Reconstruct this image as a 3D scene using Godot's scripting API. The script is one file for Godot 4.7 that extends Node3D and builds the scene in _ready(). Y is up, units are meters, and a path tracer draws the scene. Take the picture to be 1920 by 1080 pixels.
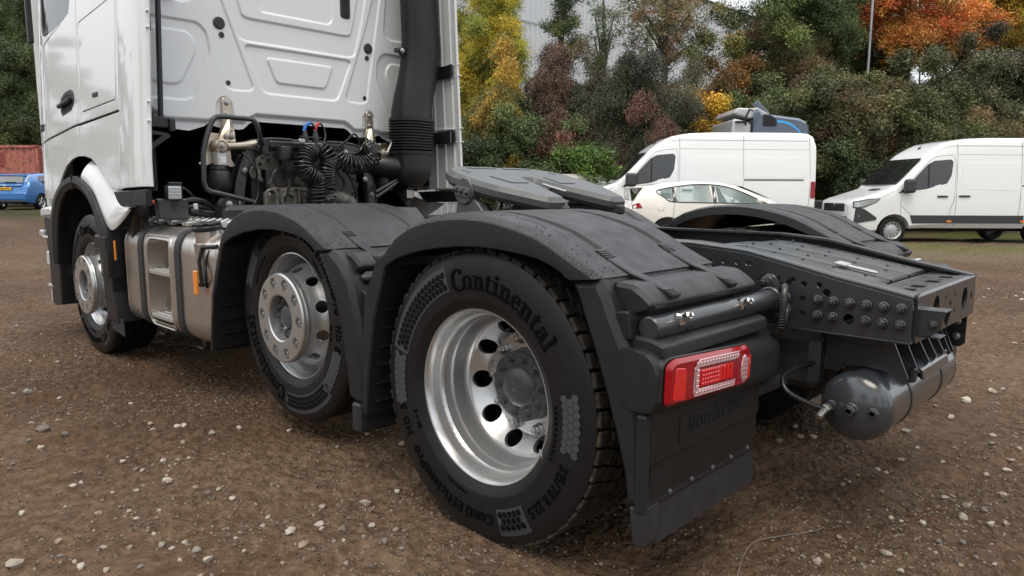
extends Node3D

# A parked tractor unit on a stony dirt yard. Axes: x runs towards the rear of the truck, z towards its left side, y up; metres.
var M := {}
var rng := RandomNumberGenerator.new()
var used := {}
var truck: Node3D

func _ready():
	rng.seed = 7
	# ---- camera, sky, sun, exposure ----
	var cam := Camera3D.new()
	cam.name = "camera"
	cam.position = Vector3(1.677, 1.188, 2.790)
	cam.rotation = Vector3(-0.1379, 0.7642, 0.004)
	cam.fov = 44.22
	cam.near = 0.05
	cam.far = 900.0
	add_child(cam)
	var env := Environment.new()
	env.background_mode = Environment.BG_SKY
	var sk := ProceduralSkyMaterial.new()
	sk.sky_top_color = Color(0.955, 0.97, 0.99)
	sk.sky_horizon_color = Color(0.63, 0.64, 0.655)
	sk.sky_curve = 0.75
	sk.ground_horizon_color = Color(0.42, 0.39, 0.36)
	sk.ground_bottom_color = Color(0.30, 0.26, 0.23)
	sk.sky_energy_multiplier = 1.0
	sk.sun_angle_max = 1.0
	var sky := Sky.new()
	sky.sky_material = sk
	env.sky = sky
	env.tonemap_mode = Environment.TONE_MAPPER_LINEAR
	env.tonemap_exposure = 2.55
	env.sdfgi_enabled = true
	env.ssao_enabled = true
	env.ssil_enabled = true
	var we := WorldEnvironment.new()
	we.name = "world_environment"
	we.environment = env
	add_child(we)
	var sun := DirectionalLight3D.new()
	sun.name = "overcast_sun"
	sun.light_energy = 0.25
	sun.light_angular_distance = 30.0
	sun.light_color = Color(1.0, 0.97, 0.92)
	sun.shadow_enabled = true
	sun.rotation_degrees = Vector3(-62, 35, 0)
	add_child(sun)
	# ---- the place ----
	materials()
	build_ground()
	build_background()
	await build_vehicles()
	await build_truck()
	build_stones()

# ---------------------------------------------------------------- helpers
class Geo:
	var v := PackedVector3Array()
	func tri(a: Vector3, b: Vector3, c: Vector3) -> void:
		v.append(a); v.append(b); v.append(c)
	func quad(a: Vector3, b: Vector3, c: Vector3, d: Vector3) -> void:
		tri(a, b, c); tri(a, c, d)
	func add(o: Geo, t := Transform3D()) -> Geo:
		var flip := t.basis.determinant() < 0.0
		for i in range(0, o.v.size(), 3):
			if flip: tri(t * o.v[i], t * o.v[i + 2], t * o.v[i + 1])
			else: tri(t * o.v[i], t * o.v[i + 1], t * o.v[i + 2])
		return self
	func add_mesh(m: Mesh, t := Transform3D()) -> Geo:
		for s in m.get_surface_count():
			var ar := m.surface_get_arrays(s)
			var p: PackedVector3Array = ar[Mesh.ARRAY_VERTEX]
			var ix = ar[Mesh.ARRAY_INDEX]
			if ix == null:
				for i in range(0, p.size() / 3 * 3, 3): tri(t * p[i], t * p[i + 2], t * p[i + 1])
			else:
				for i in range(0, ix.size() / 3 * 3, 3): tri(t * p[ix[i]], t * p[ix[i + 2]], t * p[ix[i + 1]])
		return self
	# faces go counter-clockwise seen from outside; mesh() turns them for the engine and smooths edges flatter than deg
	func mesh(deg := 38.0) -> ArrayMesh:
		var n := v.size() / 3
		var fn := PackedVector3Array(); fn.resize(n)
		var un := PackedVector3Array(); un.resize(n)
		var at := {}
		var ids := PackedInt32Array(); ids.resize(n * 3)
		var lists := []
		for f in n:
			var a := v[f * 3]
			var c := (v[f * 3 + 1] - a).cross(v[f * 3 + 2] - a)
			fn[f] = c
			un[f] = c.normalized()
			for k in 3:
				var key := Vector3i((v[f * 3 + k] * 20000.0).round())
				var id: int = at.get(key, -1)
				if id < 0:
					id = lists.size()
					at[key] = id
					lists.append(PackedInt32Array())
				lists[id].append(f)
				ids[f * 3 + k] = id
		var cs := cos(deg_to_rad(deg))
		var pos := PackedVector3Array(); pos.resize(n * 3)
		var nor := PackedVector3Array(); nor.resize(n * 3)
		var order := [0, 2, 1]
		for f in n:
			var u := un[f]
			for k in 3:
				var s := Vector3.ZERO
				for g in lists[ids[f * 3 + order[k]]]:
					if un[g].dot(u) > cs: s += fn[g]
				pos[f * 3 + k] = v[f * 3 + order[k]]
				nor[f * 3 + k] = s.normalized() if s.length_squared() > 1e-24 else u
		var ar := []
		ar.resize(Mesh.ARRAY_MAX)
		ar[Mesh.ARRAY_VERTEX] = pos
		ar[Mesh.ARRAY_NORMAL] = nor
		var m := ArrayMesh.new()
		m.add_surface_from_arrays(Mesh.PRIMITIVE_TRIANGLES, ar)
		return m
	func box(c: Vector3, s: Vector3, bev := 0.0, t := Transform3D()) -> Geo:
		var h := s * 0.5
		bev = minf(bev, minf(h.x, minf(h.y, h.z)) * 0.98)
		var P := func(sx, sy, sz, ax):   # corner pulled in on every axis but ax
			var q := Vector3(sx * (h.x - (0.0 if ax == 0 else bev)), sy * (h.y - (0.0 if ax == 1 else bev)), sz * (h.z - (0.0 if ax == 2 else bev)))
			return t * (c + q)
		for sg in [-1.0, 1.0]:
			for ax in 3:
				var q := []
				for k in [[-1, -1], [1, -1], [1, 1], [-1, 1]]:
					var d := [0.0, 0.0, 0.0]
					d[ax] = sg; d[(ax + 1) % 3] = k[0]; d[(ax + 2) % 3] = k[1]
					q.append(P.call(d[0], d[1], d[2], ax))
				if sg > 0: quad(q[0], q[1], q[2], q[3])
				else: quad(q[3], q[2], q[1], q[0])
		if bev > 0.0:
			for ax in 3:
				var b := (ax + 1) % 3
				var e := (ax + 2) % 3
				for sb in [-1.0, 1.0]:
					for se in [-1.0, 1.0]:
						var q := []
						for k in [[-1, b], [1, b], [1, e], [-1, e]]:
							var d := [0.0, 0.0, 0.0]
							d[ax] = k[0]; d[b] = sb; d[e] = se
							q.append(P.call(d[0], d[1], d[2], k[1]))
						if sb * se > 0: quad(q[3], q[2], q[1], q[0])
						else: quad(q[0], q[1], q[2], q[3])
			for sx in [-1.0, 1.0]:
				for sy in [-1.0, 1.0]:
					for sz in [-1.0, 1.0]:
						var a: Vector3 = P.call(sx, sy, sz, 0)
						var b2: Vector3 = P.call(sx, sy, sz, 1)
						var c2: Vector3 = P.call(sx, sy, sz, 2)
						if sx * sy * sz > 0: tri(a, b2, c2)
						else: tri(a, c2, b2)
		return self
	# turned about the local z axis; profile of (radius, height), outside on the left when walked
	func lathe(pr: Array, t := Transform3D(), seg := 32, a0 := 0.0, a1 := TAU) -> Geo:
		var full := absf(a1 - a0 - TAU) < 1e-6
		for i in seg:
			var A := a0 + (a1 - a0) * i / seg
			var B := a0 + (a1 - a0) * ((i + 1) % seg if full else i + 1) / seg
			for k in pr.size() - 1:
				var p: Vector2 = pr[k]
				var q: Vector2 = pr[k + 1]
				var p1 := t * Vector3(p.x * cos(A), p.x * sin(A), p.y)
				var p2 := t * Vector3(p.x * cos(B), p.x * sin(B), p.y)
				var q1 := t * Vector3(q.x * cos(A), q.x * sin(A), q.y)
				var q2 := t * Vector3(q.x * cos(B), q.x * sin(B), q.y)
				if p.x < 1e-6: tri(p1, q2, q1)
				elif q.x < 1e-6: tri(p1, p2, q1)
				else: quad(p1, p2, q2, q1)
		return self
	func cyl(a: Vector3, b: Vector3, r: float, seg := 16, bev := 0.0, r2 := -1.0) -> Geo:
		var L := a.distance_to(b)
		var rb := r if r2 < 0 else r2
		var t := Transform3D(Geo.along(b - a), a)
		var pr := []
		if bev > 0: pr = [Vector2(0, 0), Vector2(r - bev, 0), Vector2(r, bev), Vector2(rb, L - bev), Vector2(rb - bev, L), Vector2(0, L)]
		else: pr = [Vector2(0, 0), Vector2(r, 0), Vector2(rb, L), Vector2(0, L)]
		return lathe(pr, t, seg)
	static func along(d: Vector3) -> Basis:
		var z := d.normalized()
		var x := Vector3.UP.cross(z)
		if x.length() < 1e-3: x = Vector3.RIGHT
		x = x.normalized()
		return Basis(x, z.cross(x), z)
	func tube(p: Array, r, seg := 8, cap := true) -> Geo:
		var rings := []
		var x := Vector3.ZERO
		for i in p.size():
			var d: Vector3 = (p[mini(i + 1, p.size() - 1)] - p[maxi(i - 1, 0)]).normalized()
			if i == 0: x = Geo.along(d).x
			x = (x - d * x.dot(d)).normalized()
			var y := d.cross(x)
			var rr: float = r[i] if r is Array else r
			var ring := []
			for k in seg:
				var a := TAU * k / seg
				ring.append(p[i] + (x * cos(a) + y * sin(a)) * rr)
			rings.append(ring)
		return loft(rings, true, cap)
	func loft(rings: Array, closed := true, cap := true) -> Geo:
		var n: int = rings[0].size()
		for i in rings.size() - 1:
			for k in (n if closed else n - 1):
				var k2 := (k + 1) % n
				quad(rings[i][k], rings[i][k2], rings[i + 1][k2], rings[i + 1][k])
		if cap and closed:
			fan(rings[0], true)
			fan(rings[rings.size() - 1], false)
		return self
	func fan(ring: Array, flip: bool) -> void:
		var c := Vector3.ZERO
		for q in ring: c += q
		c /= ring.size()
		for k in ring.size():
			var a: Vector3 = ring[k]
			var b: Vector3 = ring[(k + 1) % ring.size()]
			if flip: tri(c, b, a)
			else: tri(c, a, b)
	# polygon in the local xy plane, thick from z0 to z1, edges bevelled by bev
	func prism(outline: PackedVector2Array, z0: float, z1: float, t := Transform3D(), bev := 0.0) -> Geo:
		var poly := outline.duplicate()
		if Geometry2D.is_polygon_clockwise(poly): poly.reverse()
		var n := poly.size()
		var inn := PackedVector2Array()
		for i in n:
			var e1 := (poly[i] - poly[(i + n - 1) % n]).normalized()
			var e2 := (poly[(i + 1) % n] - poly[i]).normalized()
			var n1 := Vector2(-e1.y, e1.x)
			var n2 := Vector2(-e2.y, e2.x)
			var m := (n1 + n2)
			m = m / maxf(0.3, 1.0 + n1.dot(n2))
			inn.append(poly[i] + m * bev)
		var lv := [[poly, z0 + bev], [poly, z1 - bev]]
		if bev > 0.0: lv = [[inn, z0], [poly, z0 + bev], [poly, z1 - bev], [inn, z1]]
		for L in lv.size() - 1:
			for i in n:
				var j := (i + 1) % n
				var a: PackedVector2Array = lv[L][0]
				var b: PackedVector2Array = lv[L + 1][0]
				quad(t * Vector3(a[i].x, a[i].y, lv[L][1]), t * Vector3(a[j].x, a[j].y, lv[L][1]), t * Vector3(b[j].x, b[j].y, lv[L + 1][1]), t * Vector3(b[i].x, b[i].y, lv[L + 1][1]))
		var ix := Geometry2D.triangulate_polygon(poly)
		for i in range(0, ix.size(), 3):
			var q := [inn[ix[i]], inn[ix[i + 1]], inn[ix[i + 2]]]
			if (q[1] - q[0]).cross(q[2] - q[0]) < 0: q = [q[0], q[2], q[1]]
			tri(t * Vector3(q[0].x, q[0].y, z1), t * Vector3(q[1].x, q[1].y, z1), t * Vector3(q[2].x, q[2].y, z1))
			tri(t * Vector3(q[0].x, q[0].y, z0), t * Vector3(q[2].x, q[2].y, z0), t * Vector3(q[1].x, q[1].y, z0))
		return self
	# a grid of points f(u, v), u and v from 0 to 1
	func grid(f: Callable, nu: int, nv: int) -> Geo:
		var p := []
		for j in nv + 1:
			var row := PackedVector3Array()
			for i in nu + 1: row.append(f.call(float(i) / nu, float(j) / nv))
			p.append(row)
		for j in nv:
			for i in nu: quad(p[j][i], p[j][i + 1], p[j + 1][i + 1], p[j + 1][i])
		return self

func V2(a: Array) -> PackedVector2Array:
	var p := PackedVector2Array()
	for i in range(0, a.size(), 2): p.append(Vector2(a[i], a[i + 1]))
	return p

func rounded(p: PackedVector2Array, r: float, n := 4) -> PackedVector2Array:   # a polygon with its corners rounded
	var o := PackedVector2Array()
	for i in p.size():
		var b := p[i]
		var a := p[(i + p.size() - 1) % p.size()]
		var c := p[(i + 1) % p.size()]
		var rr := minf(r, minf(a.distance_to(b), b.distance_to(c)) * 0.45)
		var s := b + (a - b).normalized() * rr
		var e := b + (c - b).normalized() * rr
		for k in n + 1:
			var u := float(k) / n
			o.append(s.lerp(b, u).lerp(b.lerp(e, u), u))
	return o

func rrect(w: float, h: float, r: float, n := 4) -> PackedVector2Array:
	return rounded(V2([-w / 2, -h / 2, w / 2, -h / 2, w / 2, h / 2, -w / 2, h / 2]), r, n)

func smooth_path(p: Array, n := 6) -> Array:   # Catmull-Rom through the points
	var o := []
	for i in p.size() - 1:
		var a = p[maxi(i - 1, 0)]
		var d = p[mini(i + 2, p.size() - 1)]
		for k in n:
			o.append(p[i].cubic_interpolate(p[i + 1], a, d, float(k) / n))
	o.append(p[p.size() - 1])
	return o

func cut(g: Geo, holes: Array) -> Geo:   # round or shaped holes cut through a closed body; a hole is [from, to, radius] or a Geo
	var top := CSGCombiner3D.new()
	var b := CSGMesh3D.new()
	b.mesh = g.mesh(1.0)
	top.add_child(b)
	for h in holes:
		var c := CSGMesh3D.new()
		c.operation = CSGShape3D.OPERATION_SUBTRACTION
		c.mesh = h.mesh(1.0) if h is Geo else Geo.new().cyl(h[0], h[1], h[2], 20).mesh(1.0)
		top.add_child(c)
	add_child(top)
	await get_tree().process_frame
	var r: Array = top.get_meshes()
	var o := Geo.new()
	if r.size() > 1: o.add_mesh(r[1])
	remove_child(top)
	top.free()
	if o.v.is_empty():
		print("cut failed")
		return g
	return o

func numbered(called: String, parent: Node) -> String:
	var key := str(parent.get_instance_id()) + called
	var n: int = used.get(key, 0)
	used[key] = n + 1
	return called if n == 0 else "%s_%03d" % [called, n]

func put(called: String, mesh: Mesh, m: Material, parent: Node = self, t := Transform3D()) -> MeshInstance3D:
	var o := MeshInstance3D.new()
	o.name = numbered(called, parent)
	o.mesh = mesh
	o.material_override = m
	o.transform = t
	parent.add_child(o, true)
	return o

func part(called: String, g: Geo, m: Material, parent: Node = self, deg := 38.0) -> MeshInstance3D:
	return put(called, g.mesh(deg), m, parent)

func node(called: String, parent: Node, t := Transform3D()) -> Node3D:
	var o := Node3D.new()
	o.name = numbered(called, parent)
	o.transform = t
	parent.add_child(o, true)
	return o

func tag(o: Node, label: String, category: String, group := "") -> Node:
	o.set_meta("label", label)
	o.set_meta("category", category)
	if group: o.set_meta("group", group)
	return o

func struct(o: Node, kind := "structure") -> Node:
	o.set_meta("kind", kind)
	return o

func T(x: float, y: float, z: float, b := Basis()) -> Transform3D:
	return Transform3D(b, Vector3(x, y, z))

# local z turned to the given direction
func face(d: Vector3) -> Basis:
	return Geo.along(d)

func hexpoly(r: float) -> PackedVector2Array:
	var p := PackedVector2Array()
	for k in 6: p.append(Vector2(r * cos(TAU * k / 6), r * sin(TAU * k / 6)))
	return p

func bolt_geo(r: float, h: float) -> Geo:   # washer, hexagon head and a stub of thread along +z
	var g := Geo.new()
	g.lathe([Vector2(0, 0), Vector2(r * 1.3, 0), Vector2(r * 1.3, h * 0.22), Vector2(r * 1.0, h * 0.3)], Transform3D(), 14)
	g.prism(hexpoly(r), h * 0.2, h * 0.8, Transform3D(), r * 0.1)
	g.lathe([Vector2(r * 0.55, h * 0.75), Vector2(r * 0.55, h * 1.1), Vector2(r * 0.45, h * 1.15), Vector2(0, h * 1.15)], Transform3D(), 10)
	return g

# ---------------------------------------------------------------- materials
func noise_tex(freq: float, lo: Color, hi: Color, size := 512, oct := 4, type := FastNoiseLite.TYPE_SIMPLEX_SMOOTH, sd := 1, ramp = null) -> NoiseTexture2D:
	var n := FastNoiseLite.new()
	n.noise_type = type
	n.frequency = freq
	n.fractal_octaves = oct
	n.seed = sd
	if type == FastNoiseLite.TYPE_CELLULAR:
		n.fractal_type = FastNoiseLite.FRACTAL_NONE
		n.cellular_return_type = FastNoiseLite.RETURN_DISTANCE
	var t := NoiseTexture2D.new()
	t.width = size; t.height = size
	t.seamless = true
	t.noise = n
	var g := Gradient.new()
	if ramp != null:
		g.offsets = PackedFloat32Array(ramp[0])
		g.colors = PackedColorArray(ramp[1])
	else:
		g.offsets = PackedFloat32Array([0.0, 1.0])
		g.colors = PackedColorArray([lo, hi])
	t.color_ramp = g
	return t

func mat(called: String, lin: Color, rough: float, metal := 0.0) -> StandardMaterial3D:
	var m := StandardMaterial3D.new()
	m.resource_name = called
	m.albedo_color = Color(lin.r, lin.g, lin.b).linear_to_srgb()
	m.roughness = rough
	m.metallic = metal
	M[called] = m
	return m

func tri_scale(m: StandardMaterial3D, s: float) -> void:
	m.uv1_triplanar = true
	m.uv1_scale = Vector3(s, s, s)

func materials() -> void:
	var W := Color.WHITE
	var m: StandardMaterial3D
	# roughness maps hold values that multiply the material's roughness
	var wear := noise_tex(0.012, Color(0.62, 0.62, 0.62), W, 256, 5)
	var streak := noise_tex(0.03, Color(0.72, 0.72, 0.72), W, 256, 4)
	var fine := noise_tex(0.12, Color(0.3, 0.3, 0.3), W, 256, 3)
	m = mat("white_paint", Color(0.69, 0.70, 0.705), 0.3)
	m.clearcoat_enabled = true; m.clearcoat = 0.9; m.clearcoat_roughness = 0.04
	m = mat("white_panel", Color(0.66, 0.675, 0.685), 0.42)
	m.clearcoat_enabled = true; m.clearcoat = 0.35; m.clearcoat_roughness = 0.12
	m = mat("white_van", Color(0.80, 0.81, 0.82), 0.3)
	m.clearcoat_enabled = true; m.clearcoat = 0.8; m.clearcoat_roughness = 0.05
	m = mat("cream_paint", Color(0.78, 0.755, 0.70), 0.3)
	m.clearcoat_enabled = true; m.clearcoat = 0.8; m.clearcoat_roughness = 0.05
	m = mat("blue_paint", Color(0.045, 0.19, 0.50), 0.28, 0.25)
	m.clearcoat_enabled = true; m.clearcoat = 0.9; m.clearcoat_roughness = 0.05
	m = mat("slate_paint", Color(0.09, 0.115, 0.16), 0.3, 0.3)
	m.clearcoat_enabled = true; m.clearcoat = 0.8; m.clearcoat_roughness = 0.06
	mat("silver_paint", Color(0.5, 0.5, 0.5), 0.35, 0.4)
	mat("sky_blue", Color(0.06, 0.36, 0.75), 0.4)
	m = mat("guard_plastic", Color(0.0155, 0.0162, 0.0172), 0.56)
	m.roughness_texture = wear; m.metallic_specular = 0.4
	tri_scale(m, 3.0)
	m = mat("rain_water", Color(0.016, 0.017, 0.019), 0.04)
	m = mat("dark_plastic", Color(0.0105, 0.0105, 0.0115), 0.5)
	m.metallic_specular = 0.4
	m.roughness_texture = wear; tri_scale(m, 2.0)
	m = mat("black_plastic", Color(0.012, 0.012, 0.013), 0.42)
	m = mat("strip_rubber", Color(0.018, 0.018, 0.0195), 0.7)
	m.roughness_texture = wear; tri_scale(m, 3.0)
	m = mat("frame_paint", Color(0.026, 0.0285, 0.0315), 0.4)
	m.roughness_texture = wear; tri_scale(m, 2.5)
	m.clearcoat_enabled = true; m.clearcoat = 0.35; m.clearcoat_roughness = 0.22
	m = mat("tank_paint", Color(0.035, 0.040, 0.046), 0.3)
	m.clearcoat_enabled = true; m.clearcoat = 0.8; m.clearcoat_roughness = 0.1
	m = mat("coupling_paint", Color(0.066, 0.07, 0.073), 0.45)
	m.roughness_texture = wear; tri_scale(m, 3.0)
	m = mat("tyre_rubber", Color(0.0105, 0.0105, 0.011), 0.52)
	m.metallic_specular = 0.38
	m.roughness_texture = wear; tri_scale(m, 4.0)
	m = mat("letter_rubber", Color(0.004, 0.004, 0.004), 0.8)
	m.metallic_specular = 0.15
	m = mat("hex_rubber", Color(0.005, 0.005, 0.005), 0.6)
	m.metallic_specular = 0.2
	mat("patch_rubber", Color(0.05, 0.051, 0.055), 0.55)
	m = mat("tread_rubber", Color(1, 1, 1), 0.8)
	m.albedo_texture = noise_tex(0.02, W, W, 512, 5, FastNoiseLite.TYPE_SIMPLEX_SMOOTH, 3, [[0.0, 0.45, 0.62, 1.0], [Color(0.08, 0.078, 0.075), Color(0.11, 0.10, 0.09), Color(0.19, 0.155, 0.12), Color(0.34, 0.28, 0.21)]])
	tri_scale(m, 2.5)
	m = mat("rim_silver", Color(0.56, 0.565, 0.57), 0.27, 0.8)
	m = mat("hub_paint", Color(0.062, 0.066, 0.07), 0.35)
	m.roughness_texture = wear; tri_scale(m, 5.0)
	mat("nut_steel", Color(0.40, 0.39, 0.37), 0.38, 0.85)
	mat("chrome", Color(0.7, 0.7, 0.7), 0.16, 1.0)
	m = mat("zinc_steel", Color(0.47, 0.41, 0.33), 0.38, 0.85)
	m.roughness_texture = wear; tri_scale(m, 8.0)
	m = mat("brushed_alu", Color(0.56, 0.52, 0.475), 0.33, 0.88)
	m.roughness_texture = streak; tri_scale(m, 0.35)
	m = mat("tread_plate_alu", Color(0.56, 0.56, 0.55), 0.4, 0.75)
	m = mat("cast_iron", Color(0.20, 0.185, 0.16), 0.55, 0.3)
	m.albedo_texture = noise_tex(0.02, Color(0.55, 0.55, 0.55), W, 256, 5, FastNoiseLite.TYPE_SIMPLEX_SMOOTH, 9); tri_scale(m, 3.0)
	mat("dark_iron", Color(0.028, 0.028, 0.029), 0.5)
	mat("void_black", Color(0.006, 0.006, 0.007), 0.75)
	mat("hose_black", Color(0.011, 0.011, 0.012), 0.28)
	mat("blue_plastic", Color(0.02, 0.16, 0.5), 0.4)
	mat("red_plastic", Color(0.45, 0.025, 0.02), 0.4)
	mat("yellow_print", Color(0.75, 0.55, 0.03), 0.5)
	m = mat("lens_red", Color(0.27, 0.003, 0.009), 0.12)
	m.metallic_specular = 0.35
	m.clearcoat_enabled = true; m.clearcoat = 0.5; m.clearcoat_roughness = 0.03
	m = mat("lens_bright_red", Color(0.60, 0.010, 0.012), 0.25)
	m.metallic_specular = 0.3
	m.clearcoat_enabled = true; m.clearcoat = 1.0; m.clearcoat_roughness = 0.03
	mat("lens_facet", Color(0.62, 0.40, 0.41), 0.12, 0.5)
	m = mat("lens_amber", Color(0.80, 0.24, 0.01), 0.25)
	m.clearcoat_enabled = true
	mat("lamp_lens", Color(0.50, 0.52, 0.54), 0.12, 0.5)
	m = mat("dark_glass", Color(0.012, 0.014, 0.015), 0.03)
	m.metallic_specular = 0.8
	m = mat("pane_glass", Color(0.55, 0.75, 0.74), 0.02)
	m.transparency = BaseMaterial3D.TRANSPARENCY_ALPHA; m.albedo_color.a = 0.22
	m = mat("tint_glass", Color(0.10, 0.13, 0.13), 0.02)
	m.transparency = BaseMaterial3D.TRANSPARENCY_ALPHA; m.albedo_color.a = 0.55
	mat("painted_sheen_glass", Color(0.20, 0.215, 0.22), 0.08)  # grey tint paints in the sky sheen and bright cabin behind the pane
	mat("seat_cloth", Color(0.03, 0.032, 0.035), 0.9)
	mat("seam_grey", Color(0.16, 0.165, 0.17), 0.6)
	mat("van_trim", Color(0.035, 0.037, 0.04), 0.55)
	mat("plate_yellow", Color(0.80, 0.50, 0.04), 0.5)
	mat("print_black", Color(0.012, 0.012, 0.012), 0.6)
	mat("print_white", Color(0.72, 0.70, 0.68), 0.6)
	m = mat("container_red", Color(1, 1, 1), 0.6)
	m.albedo_texture = noise_tex(0.012, W, W, 512, 5, FastNoiseLite.TYPE_SIMPLEX_SMOOTH, 4, [[0.0, 0.3, 0.62, 0.72, 1.0], [Color(0.58, 0.33, 0.29), Color(0.68, 0.41, 0.36), Color(0.71, 0.45, 0.39), Color(0.58, 0.36, 0.30), Color(0.38, 0.25, 0.21)]])
	tri_scale(m, 0.5)
	mat("container_dark", Color(0.24, 0.06, 0.05), 0.6)
	m = mat("cladding", Color(0.56, 0.575, 0.60), 0.55)
	m.roughness_texture = wear; tri_scale(m, 0.2)
	mat("galvanised", Color(0.42, 0.43, 0.44), 0.5, 0.4)
	m = mat("bark", Color(0.085, 0.07, 0.055), 0.9)
	m.roughness_texture = fine; tri_scale(m, 1.0)
	mat("pale_bark", Color(0.20, 0.18, 0.16), 0.9)
	m = mat("leaf", Color(1, 1, 1), 0.55)
	m.vertex_color_use_as_albedo = true
	m.backlight_enabled = true; m.backlight = Color(0.35, 0.35, 0.35)
	m = mat("stone", Color(1, 1, 1), 0.9)
	m.metallic_specular = 0.25
	m.vertex_color_use_as_albedo = true
	m.heightmap_enabled = true; m.heightmap_texture = fine; m.heightmap_scale = 0.25; tri_scale(m, 9.0)
	# trodden earth: brown mud with paler grit
	m = mat("earth", Color(1, 1, 1), 0.95)
	m.metallic_specular = 0.2
	m.vertex_color_use_as_albedo = true
	m.albedo_texture = noise_tex(0.02, W, W, 1024, 6, FastNoiseLite.TYPE_SIMPLEX_SMOOTH, 11, [[0.0, 0.32, 0.5, 0.62, 0.75, 1.0], [Color(0.66, 0.63, 0.60), Color(0.76, 0.735, 0.71), Color(0.82, 0.80, 0.78), Color(0.86, 0.845, 0.825), Color(0.92, 0.905, 0.885), Color(1, 0.99, 0.97)]])
	m.roughness_texture = noise_tex(0.01, Color(0.62, 0.62, 0.62), W, 512, 4, FastNoiseLite.TYPE_SIMPLEX_SMOOTH, 12)
	m.heightmap_enabled = true
	m.heightmap_texture = noise_tex(0.03, Color.BLACK, W, 1024, 6, FastNoiseLite.TYPE_SIMPLEX_SMOOTH, 13)
	m.heightmap_scale = 2.2
	m.uv1_triplanar = true; m.uv1_world_triplanar = true; m.uv1_scale = Vector3(0.62, 0.62, 0.62)

# ---------------------------------------------------------------- the yard
const RIGHT := Vector3(0.7217, 0, -0.6922)      # across the view, level
const AHEAD := Vector3(-0.6922, 0, -0.7217)     # along the view, level
const EYE := Vector3(1.677, 0, 2.790)

# a point of the yard given by metres across and ahead of where the photographer stands
func yard(s: float, d: float, y := 0.0) -> Vector3:
	var p := EYE + RIGHT * s + AHEAD * d
	p.y = y
	return p

func lie(x: float, z: float) -> float:   # the slow rise and fall of the yard
	var q := Vector3(x, 0, z) - EYE
	var s := q.dot(RIGHT)
	var d := q.dot(AHEAD)
	return smoothstep(8.0, 26.0, d) * clampf(0.017 - 0.0146 * s, -0.16, 0.3)

var lumps := FastNoiseLite.new()
var grit := FastNoiseLite.new()
var ruts := FastNoiseLite.new()

func ground_y(x: float, z: float) -> float:
	var a := lumps.get_noise_2d(x, z) * 0.030
	var b := grit.get_noise_2d(x, z) * 0.011
	var r := ruts.get_noise_2d(x * 0.9 + z * 0.28, (z * 0.9 - x * 0.28) * 0.10) * 0.028
	# two crossing wheel tracks with the print of their lugs
	var t := 0.0
	for q in [[-0.35, 0.10], [-2.35, 0.10], [-3.6, 0.34], [1.75, -0.05]]:
		var off := absf(x - q[0] - q[1] * z - 0.12 * sin(z * 0.5))
		if off < 0.24:
			var w := 1.0 - smoothstep(0.12, 0.20, off)
			t += -0.013 * w + 0.010 * smoothstep(0.12, 0.17, off) * (1.0 - smoothstep(0.17, 0.24, off)) + 0.0035 * w * sin(z * 70.0 + (x - q[0]) * 22.0)
	if absf(z) < 1.5 and x < 0.6: t = 0.0
	return lie(x, z) + a + b + r + t - 0.004

func lines(lo: float, hi: float, step: float, far_lo: float, far_hi: float) -> PackedFloat32Array:
	var a := []
	var s := step
	var p := lo
	while p > far_lo:
		s *= 1.16
		p -= s
		a.push_front(p)
	p = lo
	while p < hi:
		a.append(p)
		p += step
	s = step
	while p < far_hi:
		a.append(p)
		s *= 1.16
		p += s
	a.append(p)
	return PackedFloat32Array(a)

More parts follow.
